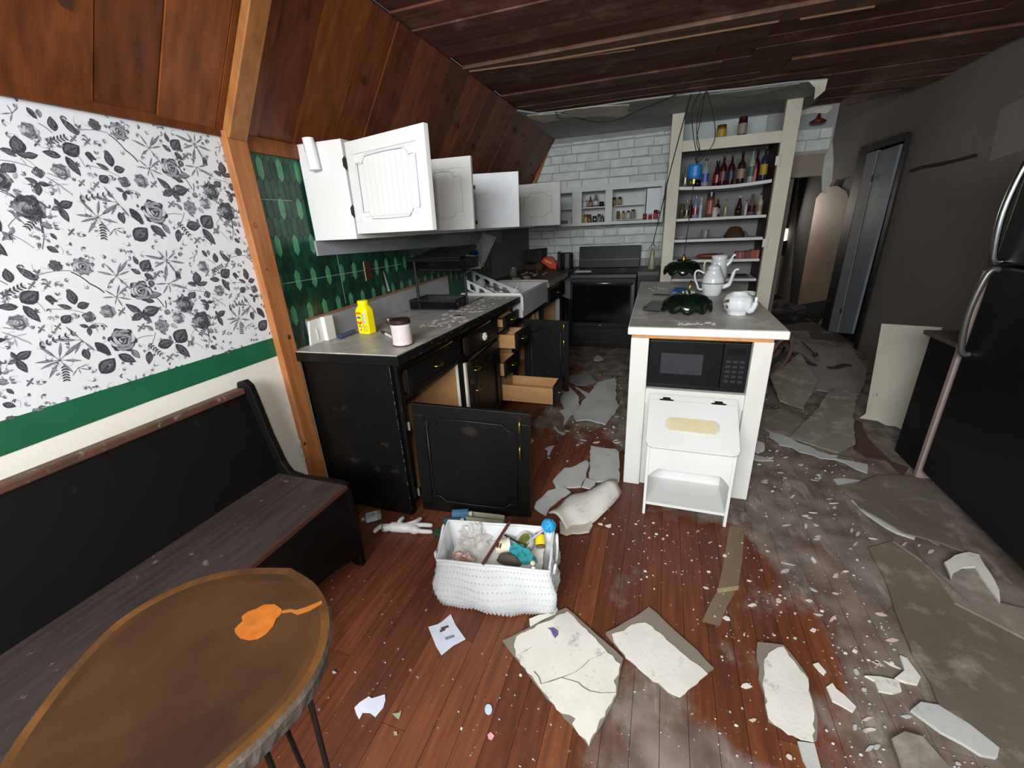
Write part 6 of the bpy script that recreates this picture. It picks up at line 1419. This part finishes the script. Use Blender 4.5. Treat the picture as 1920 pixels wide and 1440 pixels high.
# pack of wipes / pill wrapper
wr_ = thing('paper_sachet', 'white printed paper sachet on the floor in front of the storage bin', 'sachet', P(838, 1190, 'z', 0))
pts = [IN(*p, .002) for p in ((803, 1176), (821, 1171), (829, 1166), (845, 1152), (854, 1172), (873, 1199), (850, 1211), (828, 1229), (818, 1213))]
sc_ = obj('sachet', B().prism(pts, (0, 0, .002)), M('sachet_white', 'd2d6e2', .5, col2='c6cad8', scale=30, bump=.3), wr_)
for (x0_, y0_, w_) in ((826, 1177, 14), (824, 1182, 10)): obj('print_block', B().prism([IN(*p, .0042) for p in ((x0_, y0_), (x0_+w_, y0_-5), (x0_+w_+2, y0_-1), (x0_+2, y0_+4))], (0, 0, .0004)), M('print_dark', '5a4448', .6), sc_)
obj('print_block', B().prism([IN(*p, .0042) for p in ((834, 1195), (851, 1190), (853, 1194), (836, 1200))], (0, 0, .0004)), M('print_grey', '7c8090', .6), sc_)
# bottles behind the bin
for (px, py, lbl, col, h_) in ((858, 972, 'blue capped clear bottle lying behind the storage bin', '5a86a8', .03), (842, 984, 'slim teal bottle lying behind the left corner of the bin', '2f5f6a', .02)):
    q = P(px, py, 'z', h_); t = thing('plastic_bottle', lbl, 'bottle', (q.x, q.y, 0)); a, c = q+Vector((-.04, .02, 0)), q+Vector((.04, .05, 0)); d_ = (c-a).normalized()
    obj('bottle_body', B().tube([a, c], h_*.9, 14), M('bott_'+col, col, .2, alpha=.8), t, smooth=False); obj('cap', B().tube([c+d_*.0005, c+d_*.02], h_*.45, 12), m_white, t)
q = [P(*p, 'z', .001) for p in ((874, 979), (945, 987), (947, 976), (880, 968))]
pk = thing('shallow_box', 'shallow brown tray box with pale edges on the floor behind the storage bin', 'box', (q[0]+q[2])/2); pk.location.z = 0
obj('tray_floor', B().prism(q, (0, 0, .006)), M('tray_brown2', '5e4a3a', .7), pk)
b = B()
for i in range(4):
    a, c = q[i], q[(i+1) % 4]; n_ = (c-a).normalized(); s_ = Vector((-n_.y, n_.x, 0))*.004; b.prism([a+Vector((0, 0, .0062)), c+Vector((0, 0, .0062)), c+s_+Vector((0, 0, .0062)), a+s_+Vector((0, 0, .0062))], (0, 0, .028))
obj('tray_edge', b, M('tray_edge', 'b5b29a', .6), pk)
lying_box('green_sponge', 'dark green sponge on the floor left of the storage bin', 'sponge', ((812, 1004), (828, 1010), (829, 998), (818, 994)), 0, .02, M('sponge_green', '1f4a2e', .9, bump=.6))
tag(obj('floor_pill', B().prism([IN(916+7*math.cos(a), 1331+10*math.sin(a), .001) for a in [i*math.pi/8 for i in range(16)]], (0, 0, .004)), M('pill_blue', 'b4cde0', .4), bev=.001), 'small pale blue oval disc on the floor near the bottom of the picture', 'disc')
tag(obj('paper_scrap', B().prism([IN(*p, .001) for p in ((914, 1378), (920, 1373), (927, 1380), (922, 1388), (916, 1386))], (0, 0, .002)), M('scrap_pink', 'd79aa6', .7)), 'small pink paper scrap on the floor below the pale blue disc', 'scrap')

# ------------------------------------------------------------------ fallen plasterboard
m_face = M('plaster_face', 'd6d2c8', .85, col2='c8c4ba', scale=6, dirt='9d978d', dscale=18, damt=.36, dsharp=.12, bump=.2)
m_faceg = M('plaster_face_grey', 'b4b4b0', .9, col2='a5a5a1', scale=5, dirt='8a857c', dscale=14, damt=.32, dsharp=.15, bump=.2)
m_back = M('board_back', '7f7568', .9, col2='736a5d', scale=4, bump=.2)
m_olive = M('board_olive', '6b6252', .9, col2='5a5144', scale=2.5, dirt='8f887a', dscale=7, damt=.36, dsharp=.2, bump=.25)
m_olive2 = M('board_taupe', '7d7568', .9, col2='6c6458', scale=2.5, dirt='9a9386', dscale=9, damt=.4, dsharp=.2, bump=.25)
zoomf = lambda ox, oy, s: (lambda pts: [(ox+x*s, oy+y*s) for x, y in pts])
FOOT = []
def piece(label, pts, z=.0015, th=.011, mat=None, amp=.006, step=.035, seed=0, name='plasterboard_piece', cat='plasterboard', face=None, group=None, cracks=(), lift=None):
    q3 = [IN(x, y, z) for x, y in pts]
    c = sum(q3, Vector())/len(q3)
    js = jag(q3, amp, step, seed); FOOT.append([(p.x, p.y) for p in q3])
    if lift:
        d = Vector((lift[0], lift[1], 0)).normalized(); mn = min((p-c).dot(d) for p in js)
        js = [p+Vector((0, 0, ((p-c).dot(d)-mn)*lift[2])) for p in js]
    if face is None and not cracks:
        return tag(obj(name, B().prism(js, (0, 0, th)), mat or m_faceg), label, cat, group)
    t = thing(name, label, cat, (c.x, c.y, z), group)
    obj('board', B().prism(js, (0, 0, th)), mat or m_back, t)
    if face:
        fp_, fm = face; f3 = jag([IN(x, y, z+th+.0003) for x, y in fp_], .0045, .016, seed+1)
        fo = obj('plaster_skin', B().prism(f3, (0, 0, .003)), fm, t)
    for cr_ in cracks:
        pp_ = [IN(x, y, z+th+.0036) for x, y in cr_]; L_ = []
        for i, p in enumerate(pp_): L_.append(p+Vector((.0016, .0012, 0)))
        obj('crack', B().prism(L_+[p-Vector((.0016, .0012, 0)) for p in pp_[::-1]], (0, 0, .0006)), M('crack_grey', '6e6960', .9), t)
    return t
Z5 = zoomf(900, 1100, .2604)
piece('largest white plasterboard slab with long cracks and a purple mark, before the storage bin', Z5([(165, 400), (350, 310), (620, 165), (1030, 530), (1010, 620), (985, 790), (790, 1160), (660, 1000), (430, 740)]),
      face=(Z5([(265, 360), (300, 338), (630, 182), (900, 455), (1010, 560), (1000, 630), (962, 680), (980, 775), (850, 1000), (785, 1150), (665, 990), (690, 950), (585, 912), (435, 735), (255, 500), (245, 430)]), m_face), seed=3,
      cracks=(Z5([(440, 700), (520, 680), (590, 655), (680, 620), (740, 575), (790, 525), (850, 500), (900, 470)]), Z5([(590, 655), (660, 675), (710, 690), (740, 720), (790, 750), (870, 765), (980, 762)]), Z5([(290, 480), (330, 460), (370, 435)]), Z5([(440, 700), (425, 650), (390, 610)])), amp=.004)
mk_ = [o for o in C.objects if o.name == 'plasterboard_piece'][0]
obj('purple_mark', B().prism([IN(*p, .0163) for p in Z5([(487, 298), (530, 292), (562, 315), (565, 345), (540, 372), (522, 345), (508, 312)])], (0, 0, .0005)), M('mark_purple', '6a5a8a', .6, col2='54467a', scale=60), mk_)
piece('white plasterboard slab with rounded skin, right of the cracked slab', Z5([(905, 345), (1050, 265), (1215, 158), (1400, 330), (1560, 470), (1680, 600), (1440, 790), (1400, 808), (1050, 520)]),
      face=(Z5([(950, 345), (1060, 300), (1130, 268), (1190, 262), (1240, 290), (1440, 470), (1560, 560), (1640, 630), (1560, 705), (1480, 770), (1440, 800), (1390, 780), (1210, 650), (1050, 515), (965, 400)]), m_face), seed=8, amp=.004)
piece('white ragged flake of plaster between the bin and the cracked slab', Z5([(355, 235), (480, 200), (475, 150), (550, 142), (560, 170), (540, 200), (440, 245), (360, 290)]), z=.018, th=.003, mat=m_face, seed=2, name='plaster_flake', cat='plaster flake')
Z6 = zoomf(1350, 900, .375)
piece('tall white plaster slab with torn grey paper, lower right of the floor', Z6([(185, 820), (315, 835), (440, 1000), (470, 1140), (480, 1310), (380, 1290), (240, 1210), (190, 1000)]),
      face=(Z6([(240, 870), (270, 850), (315, 835), (440, 1000), (450, 1080), (470, 1200), (468, 1312), (340, 1275), (240, 1190), (215, 1000), (220, 900)]), m_face), seed=5)
piece('thin pale tail of plaster below the tall white slab', Z6([(385, 1312), (470, 1322), (500, 1440), (560, 1560), (470, 1520)]), mat=m_faceg, seed=6, th=.006, amp=.010)
piece('long pale plaster strip at the lower right corner', Z6([(950, 1160), (1000, 1120), (1085, 1135), (1240, 1230), (1390, 1350), (1380, 1400), (1300, 1385), (1100, 1270)]), mat=m_faceg, seed=7, amp=.010, z=.002)
piece('grey-green sheet of board at the bottom edge beside the pale strip', Z6([(855, 1300), (920, 1265), (1010, 1290), (1150, 1450), (1150, 1600), (950, 1560)]), mat=m_olive2, seed=9, th=.008, z=.016)
piece('small white chip with a notch, right of the tall slab', Z6([(465, 925), (490, 918), (530, 965), (518, 980), (490, 955)]), mat=m_face, seed=1, name='plaster_chip', cat='plaster chip', th=.006, amp=.003)
piece('elongated white chip pointing down right, by the tall slab', Z6([(530, 1040), (560, 1020), (580, 1050), (620, 1080), (680, 1140), (662, 1166), (600, 1130), (560, 1110)]), mat=m_face, seed=2, name='plaster_chip', cat='plaster chip', th=.006, amp=.004)
piece('pinkish white chip of plaster, left of the crumbled heap', Z6([(722, 985), (800, 990), (890, 1010), (905, 1062), (860, 1075), (790, 1062), (770, 1010)]), mat=m_face, seed=3, name='plaster_chip', cat='plaster chip', th=.008, amp=.006)
piece('white crumbled piece of plaster at the tip of the heap', Z6([(895, 885), (930, 900), (1000, 995), (985, 1030), (930, 1020), (870, 1000), (920, 960)]), mat=m_face, seed=4, name='plaster_chip', cat='plaster chip', th=.010, amp=.008)
piece('large brown-grey sheet of fallen board before the refrigerator', Z6([(742, 345), (860, 310), (1000, 395), (1180, 575), (1330, 640), (1560, 700), (1560, 1560), (1420, 1440), (1090, 1130), (960, 880), (870, 650)]), mat=m_olive, seed=11, th=.008, amp=.012, step=.08)
piece('olive sheet of board with a bent corner along the refrigerator', Z6([(865, 310), (1150, 510), (1160, 470), (1270, 440), (1395, 620), (1560, 660), (1560, 820), (1330, 700), (1170, 620), (1000, 400)]), mat=m_olive2, seed=12, th=.008, amp=.008, step=.08, z=.011)
piece('white L-shaped strip of torn plaster beside the refrigerator', Z6([(1118, 420), (1170, 385), (1240, 368), (1292, 382), (1345, 470), (1392, 560), (1397, 622), (1330, 530), (1272, 440), (1210, 445), (1165, 468), (1150, 508)]), mat=m_face, seed=13, th=.010, z=.021, amp=.004)
piece('grey-brown board fragment at the far foot of the refrigerator', Z6([(1010, 200), (1090, 160), (1165, 215), (1180, 290), (1090, 330), (1000, 280)]), mat=m_olive2, seed=14, z=.012, th=.006, amp=.012)
piece('long pale plaster lath piece running towards the refrigerator', Z6([(655, 105), (710, 110), (800, 165), (880, 230), (990, 270), (970, 300), (880, 270), (780, 210), (700, 150)]), mat=m_faceg, seed=15, z=.003, th=.010, amp=.006)
Z7 = zoomf(1400, 560, .3055)
piece('broad brown sheet of board in front of the low black cabinet', Z7([(560, 1155), (700, 1130), (800, 1090), (930, 1088), (1050, 1105), (1130, 1200), (1280, 1420), (1340, 1560), (1180, 1500), (960, 1440), (700, 1290)]), mat=m_olive, seed=16, th=.007, amp=.010, step=.08, z=.0135)
piece('white pointed sliver of plaster at the left of the broad brown sheet', Z7([(530, 1110), (600, 1105), (700, 1120), (600, 1145), (560, 1150)]), mat=m_faceg, seed=17, th=.005, z=.002, name='plaster_chip', cat='plaster chip')
piece('tan fallen board leaning over rubble behind the peninsula', Z7([(260, 860), (400, 745), (480, 650), (560, 620), (660, 670), (640, 760), (662, 910), (560, 950), (420, 910)]), mat=m_olive2, seed=18, th=.008, z=.004, lift=(.3, 1, .10))
piece('reddish-brown curved board beside the leaning white board', Z7([(640, 740), (700, 760), (740, 850), (820, 940), (880, 1000), (990, 1040), (960, 1085), (860, 1000), (740, 980), (660, 930), (650, 820)]), mat=M('board_red', '54382a', .8, col2='3f2a20'), seed=19, th=.008, z=.0025)
piece('pale dusty sheet lying across the floor right of the peninsula', Z7([(80, 690), (230, 680), (390, 770), (270, 865), (120, 850), (60, 800)]), mat=m_olive2, seed=20, th=.006, z=.002, amp=.015)
piece('white streaked strip of board below the tan board', Z7([(110, 800), (270, 860), (440, 940), (640, 1000), (740, 1020), (740, 1075), (600, 1010), (400, 960), (200, 900)]), mat=m_faceg, seed=21, th=.005, z=.0125, amp=.02, step=.05)
piece('large pale grey sheet on the floor towards the hallway', Z7([(240, 300), (330, 272), (500, 300), (640, 308), (690, 380), (740, 455), (690, 590), (560, 590), (430, 560), (330, 455), (270, 450)]), mat=M('sheet_palegrey', '8f8a85', .9, col2='847f7a', scale=3), seed=22, th=.008, z=.002, amp=.008, step=.1)
piece('folded grey-brown board standing like a tent beside the peninsula', Z7([(130, 560), (300, 475), (420, 575), (350, 680), (200, 650)]), mat=m_olive2, seed=23, th=.008, z=.004, lift=(-.2, 1, .28))
piece('white scrap of plaster at the foot of the peninsula post', Z7([(60, 880), (105, 895), (108, 935), (70, 955), (50, 940)]), mat=m_face, seed=24, th=.012, name='plaster_chip', cat='plaster chip')
piece('white wedge of plaster pointing away from the peninsula', Z7([(45, 960), (110, 978), (165, 998), (90, 1000), (40, 990)]), mat=m_faceg, seed=25, th=.006, name='plaster_chip', cat='plaster chip')
piece('pair-shaped pale scrap by the tan board edge', Z7([(480, 650), (540, 630), (560, 640), (520, 672), (490, 668)]), mat=m_face, seed=26, th=.006, z=.05, name='plaster_chip', cat='plaster chip')
piece('narrow pale splinter near the foot of the leaning board', Z7([(600, 700), (650, 680), (660, 690), (612, 722)]), mat=m_face, seed=27, th=.006, z=.03, name='plaster_chip', cat='plaster chip')
ZM = zoomf(980, 640, .1528)
piece('grey torn sheet of plasterboard in the aisle in front of the stove', ZM([(640, 560), (820, 650), (920, 510), (1090, 470), (1130, 450), (1150, 500), (1140, 730), (1185, 800), (1100, 920), (1015, 1030), (900, 1000), (780, 970), (660, 985), (610, 900), (690, 810), (780, 690)]), mat=m_faceg, seed=31, th=.010, z=.014, amp=.008)
piece('grey pointed plasterboard fragment left of the torn sheet in the aisle', ZM([(480, 560), (570, 555), (650, 650), (690, 700), (690, 800), (610, 905), (540, 1000), (500, 1060), (512, 930), (455, 862), (512, 840), (440, 690)]), mat=m_faceg, seed=32, th=.010, z=.002, amp=.006)
piece('darker grey sheet lying beyond the torn sheet in the aisle', ZM([(560, 430), (800, 400), (900, 495), (760, 545), (650, 540), (570, 500)]), mat=M('sheet_grey_dk', '7d7b7a', .9), seed=33, th=.007, z=.002)
piece('small pale scrap close to the stove in the aisle', ZM([(880, 200), (930, 175), (990, 225), (930, 245), (870, 235)]), mat=m_faceg, seed=34, th=.006, name='plaster_chip', cat='plaster chip')
piece('pale curled strip at the foot of the peninsula in the aisle', ZM([(1150, 640), (1220, 620), (1260, 850), (1225, 850), (1190, 690)]), mat=m_olive2, seed=35, th=.006, name='plaster_chip', cat='plaster chip')
piece('lilac splash-shaped flake on the aisle floor', ZM([(270, 1320), (330, 1290), (390, 1280), (360, 1330), (330, 1400), (300, 1395), (310, 1350)]), mat=M('flake_lilac', 'b9aebc', .9), seed=36, th=.003, name='plaster_chip', cat='plaster chip')
piece('green-white curled flake below the pulled-out drawer', ZM([(370, 1060), (400, 1050), (450, 1110), (530, 1130), (500, 1155), (430, 1120)]), mat=M('flake_greenish', 'a9b0a4', .9), seed=37, th=.004, name='plaster_chip', cat='plaster chip')
piece('cream wedge peeking out behind the open cabinet door', ZM([(60, 1170), (140, 1220), (110, 1260), (60, 1240)]), mat=M('wedge_cream', 'c9c4a4', .9), seed=38, th=.006, name='plaster_chip', cat='plaster chip')
ZN = zoomf(960, 820, .1389)
piece('grey square piece of plasterboard against the left foot of the peninsula', ZN([(1060, 130), (1200, 155), (1400, 175), (1440, 210), (1450, 600), (1400, 720), (1300, 600), (1130, 610), (1040, 550)]), mat=m_faceg, seed=41, th=.011, z=.002)
piece('grey fragment of plasterboard left of the square grey piece', ZN([(550, 605), (640, 500), (710, 430), (800, 425), (1010, 325), (1035, 360), (1000, 560), (930, 680), (740, 690), (590, 700)]), mat=m_faceg, seed=42, th=.011, z=.002)
piece('dirty white board strip beneath the curled white board', ZN([(330, 885), (480, 740), (700, 685), (790, 755), (520, 950), (460, 1065), (300, 960)]), mat=m_faceg, seed=43, th=.010, z=.014)
piece('small grey corner piece between the fragments', ZN([(1000, 560), (1130, 600), (1120, 650), (1050, 705), (940, 680)]), mat=m_faceg, seed=44, th=.008, z=.014, name='plaster_chip', cat='plaster chip')
# curled white board
cb_ = B(); top = [IN(*p, .03) for p in ZN([(490, 1030), (610, 950), (780, 790), (1050, 710), (1300, 585)])]; bot = [IN(*p, .02) for p in ZN([(740, 1240), (860, 1170), (1060, 1150), (1290, 965), (1480, 730)])]
rows = []; nn_ = 8
for j in range(nn_+1):
    t = j/nn_; row = [a.lerp(c, t)+Vector((0, 0, .040*math.sin(math.pi*t)-.008*t+.012*math.sin(i*1.3+t*3)*.4)) for i, (a, c) in enumerate(zip(curve_pts(top, 3), curve_pts(bot, 3)))]
    rows.append([cb_.bm.verts.new(p) for p in row])
for r1_, r2_ in zip(rows, rows[1:]):
    for k in range(len(r1_)-1): cb_.face([r1_[k], r1_[k+1], r2_[k+1], r2_[k]])
cbt = thing('plasterboard_piece', 'curled bright white board on top of the heap behind the storage bin', 'plasterboard', (-.12, 2.0, .0))
cbt.location = sum(top+bot, Vector())/(len(top)+len(bot)); cbt.location.z = .02
obj('curled_sheet', cb_, m_face, cbt, smooth=True, solid=.008)
obj('broken_edge', B().prism(jag([IN(*p, .006) for p in ZN([(640, 1150), (790, 1245), (870, 1175), (1060, 1155), (1090, 1200), (1040, 1290), (900, 1310), (740, 1330), (650, 1300)])], .008, .03, 6), (0, 0, .012)), M('gypsum_crumb', 'c9c2b2', .95, bump=.8, col2='b5ad9c', scale=30), cbt)
piece('white splinter of plaster right of the curled board', ZN([(1160, 1165), (1215, 1165), (1225, 1190), (1170, 1180)]), mat=m_face, seed=46, th=.004, name='plaster_chip', cat='plaster chip', amp=.001)
piece('white triangular chip of plaster right of the splinter', ZN([(1255, 1195), (1340, 1175), (1335, 1215), (1300, 1225)]), mat=m_face, seed=47, th=.004, name='plaster_chip', cat='plaster chip', amp=.001)
ZF = zoomf(600, 1220, .1875)
fk = piece('white jagged paint flake on the red floor between the table and the cracked slab', ZF([(345, 575), (400, 520), (490, 462), (520, 482), (650, 442), (655, 500), (635, 570), (555, 668), (500, 625), (430, 622), (395, 690), (365, 640)]), mat=M('flake_bluish', 'd6d8e4', .7, bump=.3), amp=.002, th=.003, name='paint_flake', cat='paint flake')
piece('small grey-green triangular flake right of the jagged paint flake', ZF([(725, 635), (790, 625), (815, 600), (805, 650), (790, 692), (760, 670)]), mat=M('flake_greygreen', '9a9680', .8), amp=.001, th=.003, name='paint_flake', cat='paint flake')
piece('small beige flake on the floor below the grey-green flake', ZF([(735, 815), (770, 812), (775, 845), (745, 850)]), mat=M('flake_beige', 'a8967c', .8), amp=.001, th=.003, name='paint_flake', cat='paint flake')
# tape stuck on the floor
q = [(1368, 985), (1396, 990), (1392, 1050), (1384, 1100), (1362, 1140), (1350, 1174), (1316, 1166), (1332, 1130), (1345, 1108), (1356, 1060)]
tag(obj('floor_tape', B().prism([IN(*p, .0012) for p in q], (0, 0, .0008)), M('tape_brown', '7d6a52', .35, col2='75624b', scale=4, alpha=.85)), 'strip of brown packing tape stuck to the floor before the bread bin', 'tape')
obj('tape_fold', B().prism([IN(*p, .0022) for p in ((1344, 1104), (1386, 1098), (1384, 1106), (1346, 1112))], (0, 0, .0008)), M('tape_fold', 'a08c6c', .4), [o for o in C.objects if o.name == 'floor_tape'][0])
# plaster grit: far too many to count
def in_poly(x, y):
    for poly in FOOT:
        c = False; n = len(poly)
        for i in range(n):
            (x1, y1), (x2, y2) = poly[i], poly[(i+1) % n]
            for (dx, dy) in ((0, 0),):
                if (y1 > y) != (y2 > y) and x < (x2-x1)*(y-y1)/(y2-y1)+x1: c = not c
        if c: return True
        for i in range(n):
            (x1, y1), (x2, y2) = poly[i], poly[(i+1) % n]; L = (x2-x1)**2+(y2-y1)**2; t = max(0, min(1, ((x-x1)*(x2-x1)+(y-y1)*(y2-y1))/L))
            if math.hypot(x1+(x2-x1)*t-x, y1+(y2-y1)*t-y) < .022: return True
    return False
rr = random.Random(77); b = B(); cnt = 0
heap = [(1.25, 1.05, .35), (.95, 1.25, .45), (.6, .95, .5), (1.1, .85, .3), (.1, 2.0, .35), (.9, 2.6, .6), (1.1, 3.4, .5), (-.4, 3.0, .35), (-.2, 3.9, .4), (-.3, .8, .4), (.35, 1.6, .4), (-.6, .7, .5), (1.3, 4.4, .4)]
wts = [3, 3, 2, 2, 1.5, 2, 2, 1.2, 1, .35, .8, .2, 1]
while cnt < 1500:
    hx, hy, hs = rr.choices(heap, wts)[0]; x, y = rr.gauss(hx, hs*.6), rr.gauss(hy, hs*.6)
    if not (-1.1 < x < 1.42 and .3 < y < 4.8) or (-.13 < x < .53 and y > 1.92) or (-.8 < x < -.3 and 1.0 < y < 1.5) or (x < -.68 and y > 1.25) or (x > -.03 and x < .43 and y > 1.88) or in_poly(x, y): continue
    r = min(.015, .0018+rr.expovariate(1/.0022)); a0_ = rr.uniform(0, 6); k = rr.choice((4, 5)); el = rr.uniform(.4, 1)
    b.mi = rr.choices((0, 1, 2), (4, 3, 1))[0]
    z0_ = .0006
    b.prism([(x+r*math.cos(a0_+i*6.283/k)*rr.uniform(.6, 1), y+r*el*math.sin(a0_+i*6.283/k)*rr.uniform(.6, 1)+0, z0_) for i in range(k)], (0, 0, min(.006, r*.6)))
    cnt += 1
rs_ = random.Random(31); made = 0
while made < 110:                       # larger slivers among the crumbs
    hx, hy, hs = rs_.choice(((1.0, 2.3, .35), (.85, 3.0, .35), (1.1, 1.5, .3), (.75, 1.2, .3), (-.45, 2.9, .3), (.7, 4.0, .3), (.85, 1.9, .3), (.8, 1.05, .25)))
    x, y = rs_.gauss(hx, hs*.8), rs_.gauss(hy, hs)
    if in_poly(x, y) or not (-.7 < x < 1.36 and .7 < y < 4.6) or (-.2 < x < .6 and y > 1.85) or (x < -.6 and 2.7 < y < 3.3): continue
    L_, W_, a = rs_.uniform(.010, .028), rs_.uniform(.004, .010), rs_.gauss(.5, .5); ca, sa = math.cos(a), math.sin(a); b.mi = rs_.choice((0, 1, 1, 2))
    b.prism([(x+u*L_*ca-v*W_*sa, y+u*L_*sa+v*W_*ca, .0006) for u, v in ((-1, rs_.uniform(-.4, .4)), (-.3, -1), (.5, -.6), (1, rs_.uniform(-.2, .5)), (.3, .9), (-.5, .5))], (0, 0, .003))
    made += 1
tag(obj('plaster_grit', b, [m_face, m_faceg, M('grit_pink', 'c9b3a8', .9)]), 'scattered crumbs and chips of plaster all over the wooden floor', 'debris', kind='stuff')
# beyond the peninsula: belt, stick, straps, dark heap
def ribbon(name, label, cat, pts, w_, mat, z=.02, th=.012, closed=False):
    q3 = curve_pts([IN(x, y, z)+Vector((0, 0, dz)) for x, y, dz in pts], 5); b = B(); prev = None
    for i, p in enumerate(q3):
        t = (q3[min(i+1, len(q3)-1)]-q3[max(i-1, 0)]).normalized(); n = Vector((-t.y, t.x, 0)).normalized()
        ring = [b.bm.verts.new(v) for v in (p-n*w_/2, p+n*w_/2, p+n*w_/2+Vector((0, 0, th)), p-n*w_/2+Vector((0, 0, th)))]
        if prev: 
            for k in range(4): b.face([prev[k], prev[(k+1) % 4], ring[(k+1) % 4], ring[k]])
        else: b.face(ring[::-1])
        prev = ring
    b.face(prev); return tag(obj(name, b, mat), label, cat)
ribbon('leather_belt', 'salmon coloured looped belt on the floor right of the peninsula', 'belt', [(1440, 712, 0), (1468, 690, 0), (1482, 665, .03), (1478, 650, .05), (1460, 655, .05), (1445, 672, .02)], .03, M('belt_salmon', '8a4a3c', .6, col2='6f3428'), z=.022, th=.04)
ribbon('black_strap', 'black strap coiled inside the salmon belt', 'strap', [(1442, 690, 0), (1460, 672, .0), (1470, 655, .02), (1462, 648, .02), (1448, 655, 0)], .02, M('strap_black', '17120f', .7), z=.012, th=.012)
ribbon('leather_strap', 'dark brown curled leather strap on the pale grey sheet', 'strap', [(1484, 668, 0), (1493, 663, 0), (1504, 670, 0), (1516, 680, 0), (1528, 686, 0)], .045, M('strap_brown', '33160f', .7), z=.012, th=.014)
ribbon('dark_feather', 'dark olive feather-shaped scrap on the pale grey sheet near the wall', 'scrap', [(1552, 690, 0), (1566, 690, 0), (1582, 685, 0), (1596, 686, 0)], .06, M('feather_dark', '262219', .9), z=.012, th=.008)
sm = thing('drum_stick', 'thin dark stick with a round ball end on the floor towards the hallway', 'stick', IN(1515, 655, .012))
a, c = IN(1503, 640, .045), IN(1529, 665, .045); obj('shaft', B().tube([a, c], .008, 6), M('shaft_dark', '2a1f1e', .6), sm); obj('ball_end', B().ball(c, .024, 12), M('ball_purple', '221520', .5), sm, smooth=True)
q = P(1500, 592, 'z', 0); q.x -= .42; q.x += .12; dh = thing('dark_heap', 'dark purple-grey heap of cloth at the entrance of the hallway', 'heap', (q.x, q.y, 0))
crumple('cloth_heap', q.x, q.y, 0.001, .34, .45, .2, M('heap_dark', '2b2528', .95, bump=.8, bscale=12), 6, .35, 24, 12, par=dh)
q = P(1570, 640, 'z', 0)
tag(obj('hall_mat', B().prism(jag([IN(*p, .001) for p in ((1515, 622), (1560, 626), (1590, 641), (1570, 641), (1520, 634))], .01, .15, 3), (0, 0, .006)), M('mat_dark', '393330', .95)), 'dark dusty mat on the floor at the start of the hallway', 'mat')
tag(obj('purple_scrap_in_drawer', B().prism(jag([(-1.06, 2.95, .1495), (-.93, 2.95, .1495), (-.88, 3.04, .1495), (-1.0, 3.09, .1495)], .008, .03, 3), (0, 0, .012)), M('cloth_purple', '4a3d4a', .9, bump=.6)), 'dark purple cloth scrap lying in the pulled-out bottom drawer', 'cloth')
tag(obj('key_ring', B().tube([(-.83+.022*math.cos(a), 3.0+.022*math.sin(a), .165+.012*math.sin(a)) for a in [i*math.pi/8 for i in range(17)]], .0016, 5), M('ring_brown', '5a4228', .4, metal=.5)), 'thin brown ring standing in the pulled-out bottom drawer', 'ring')
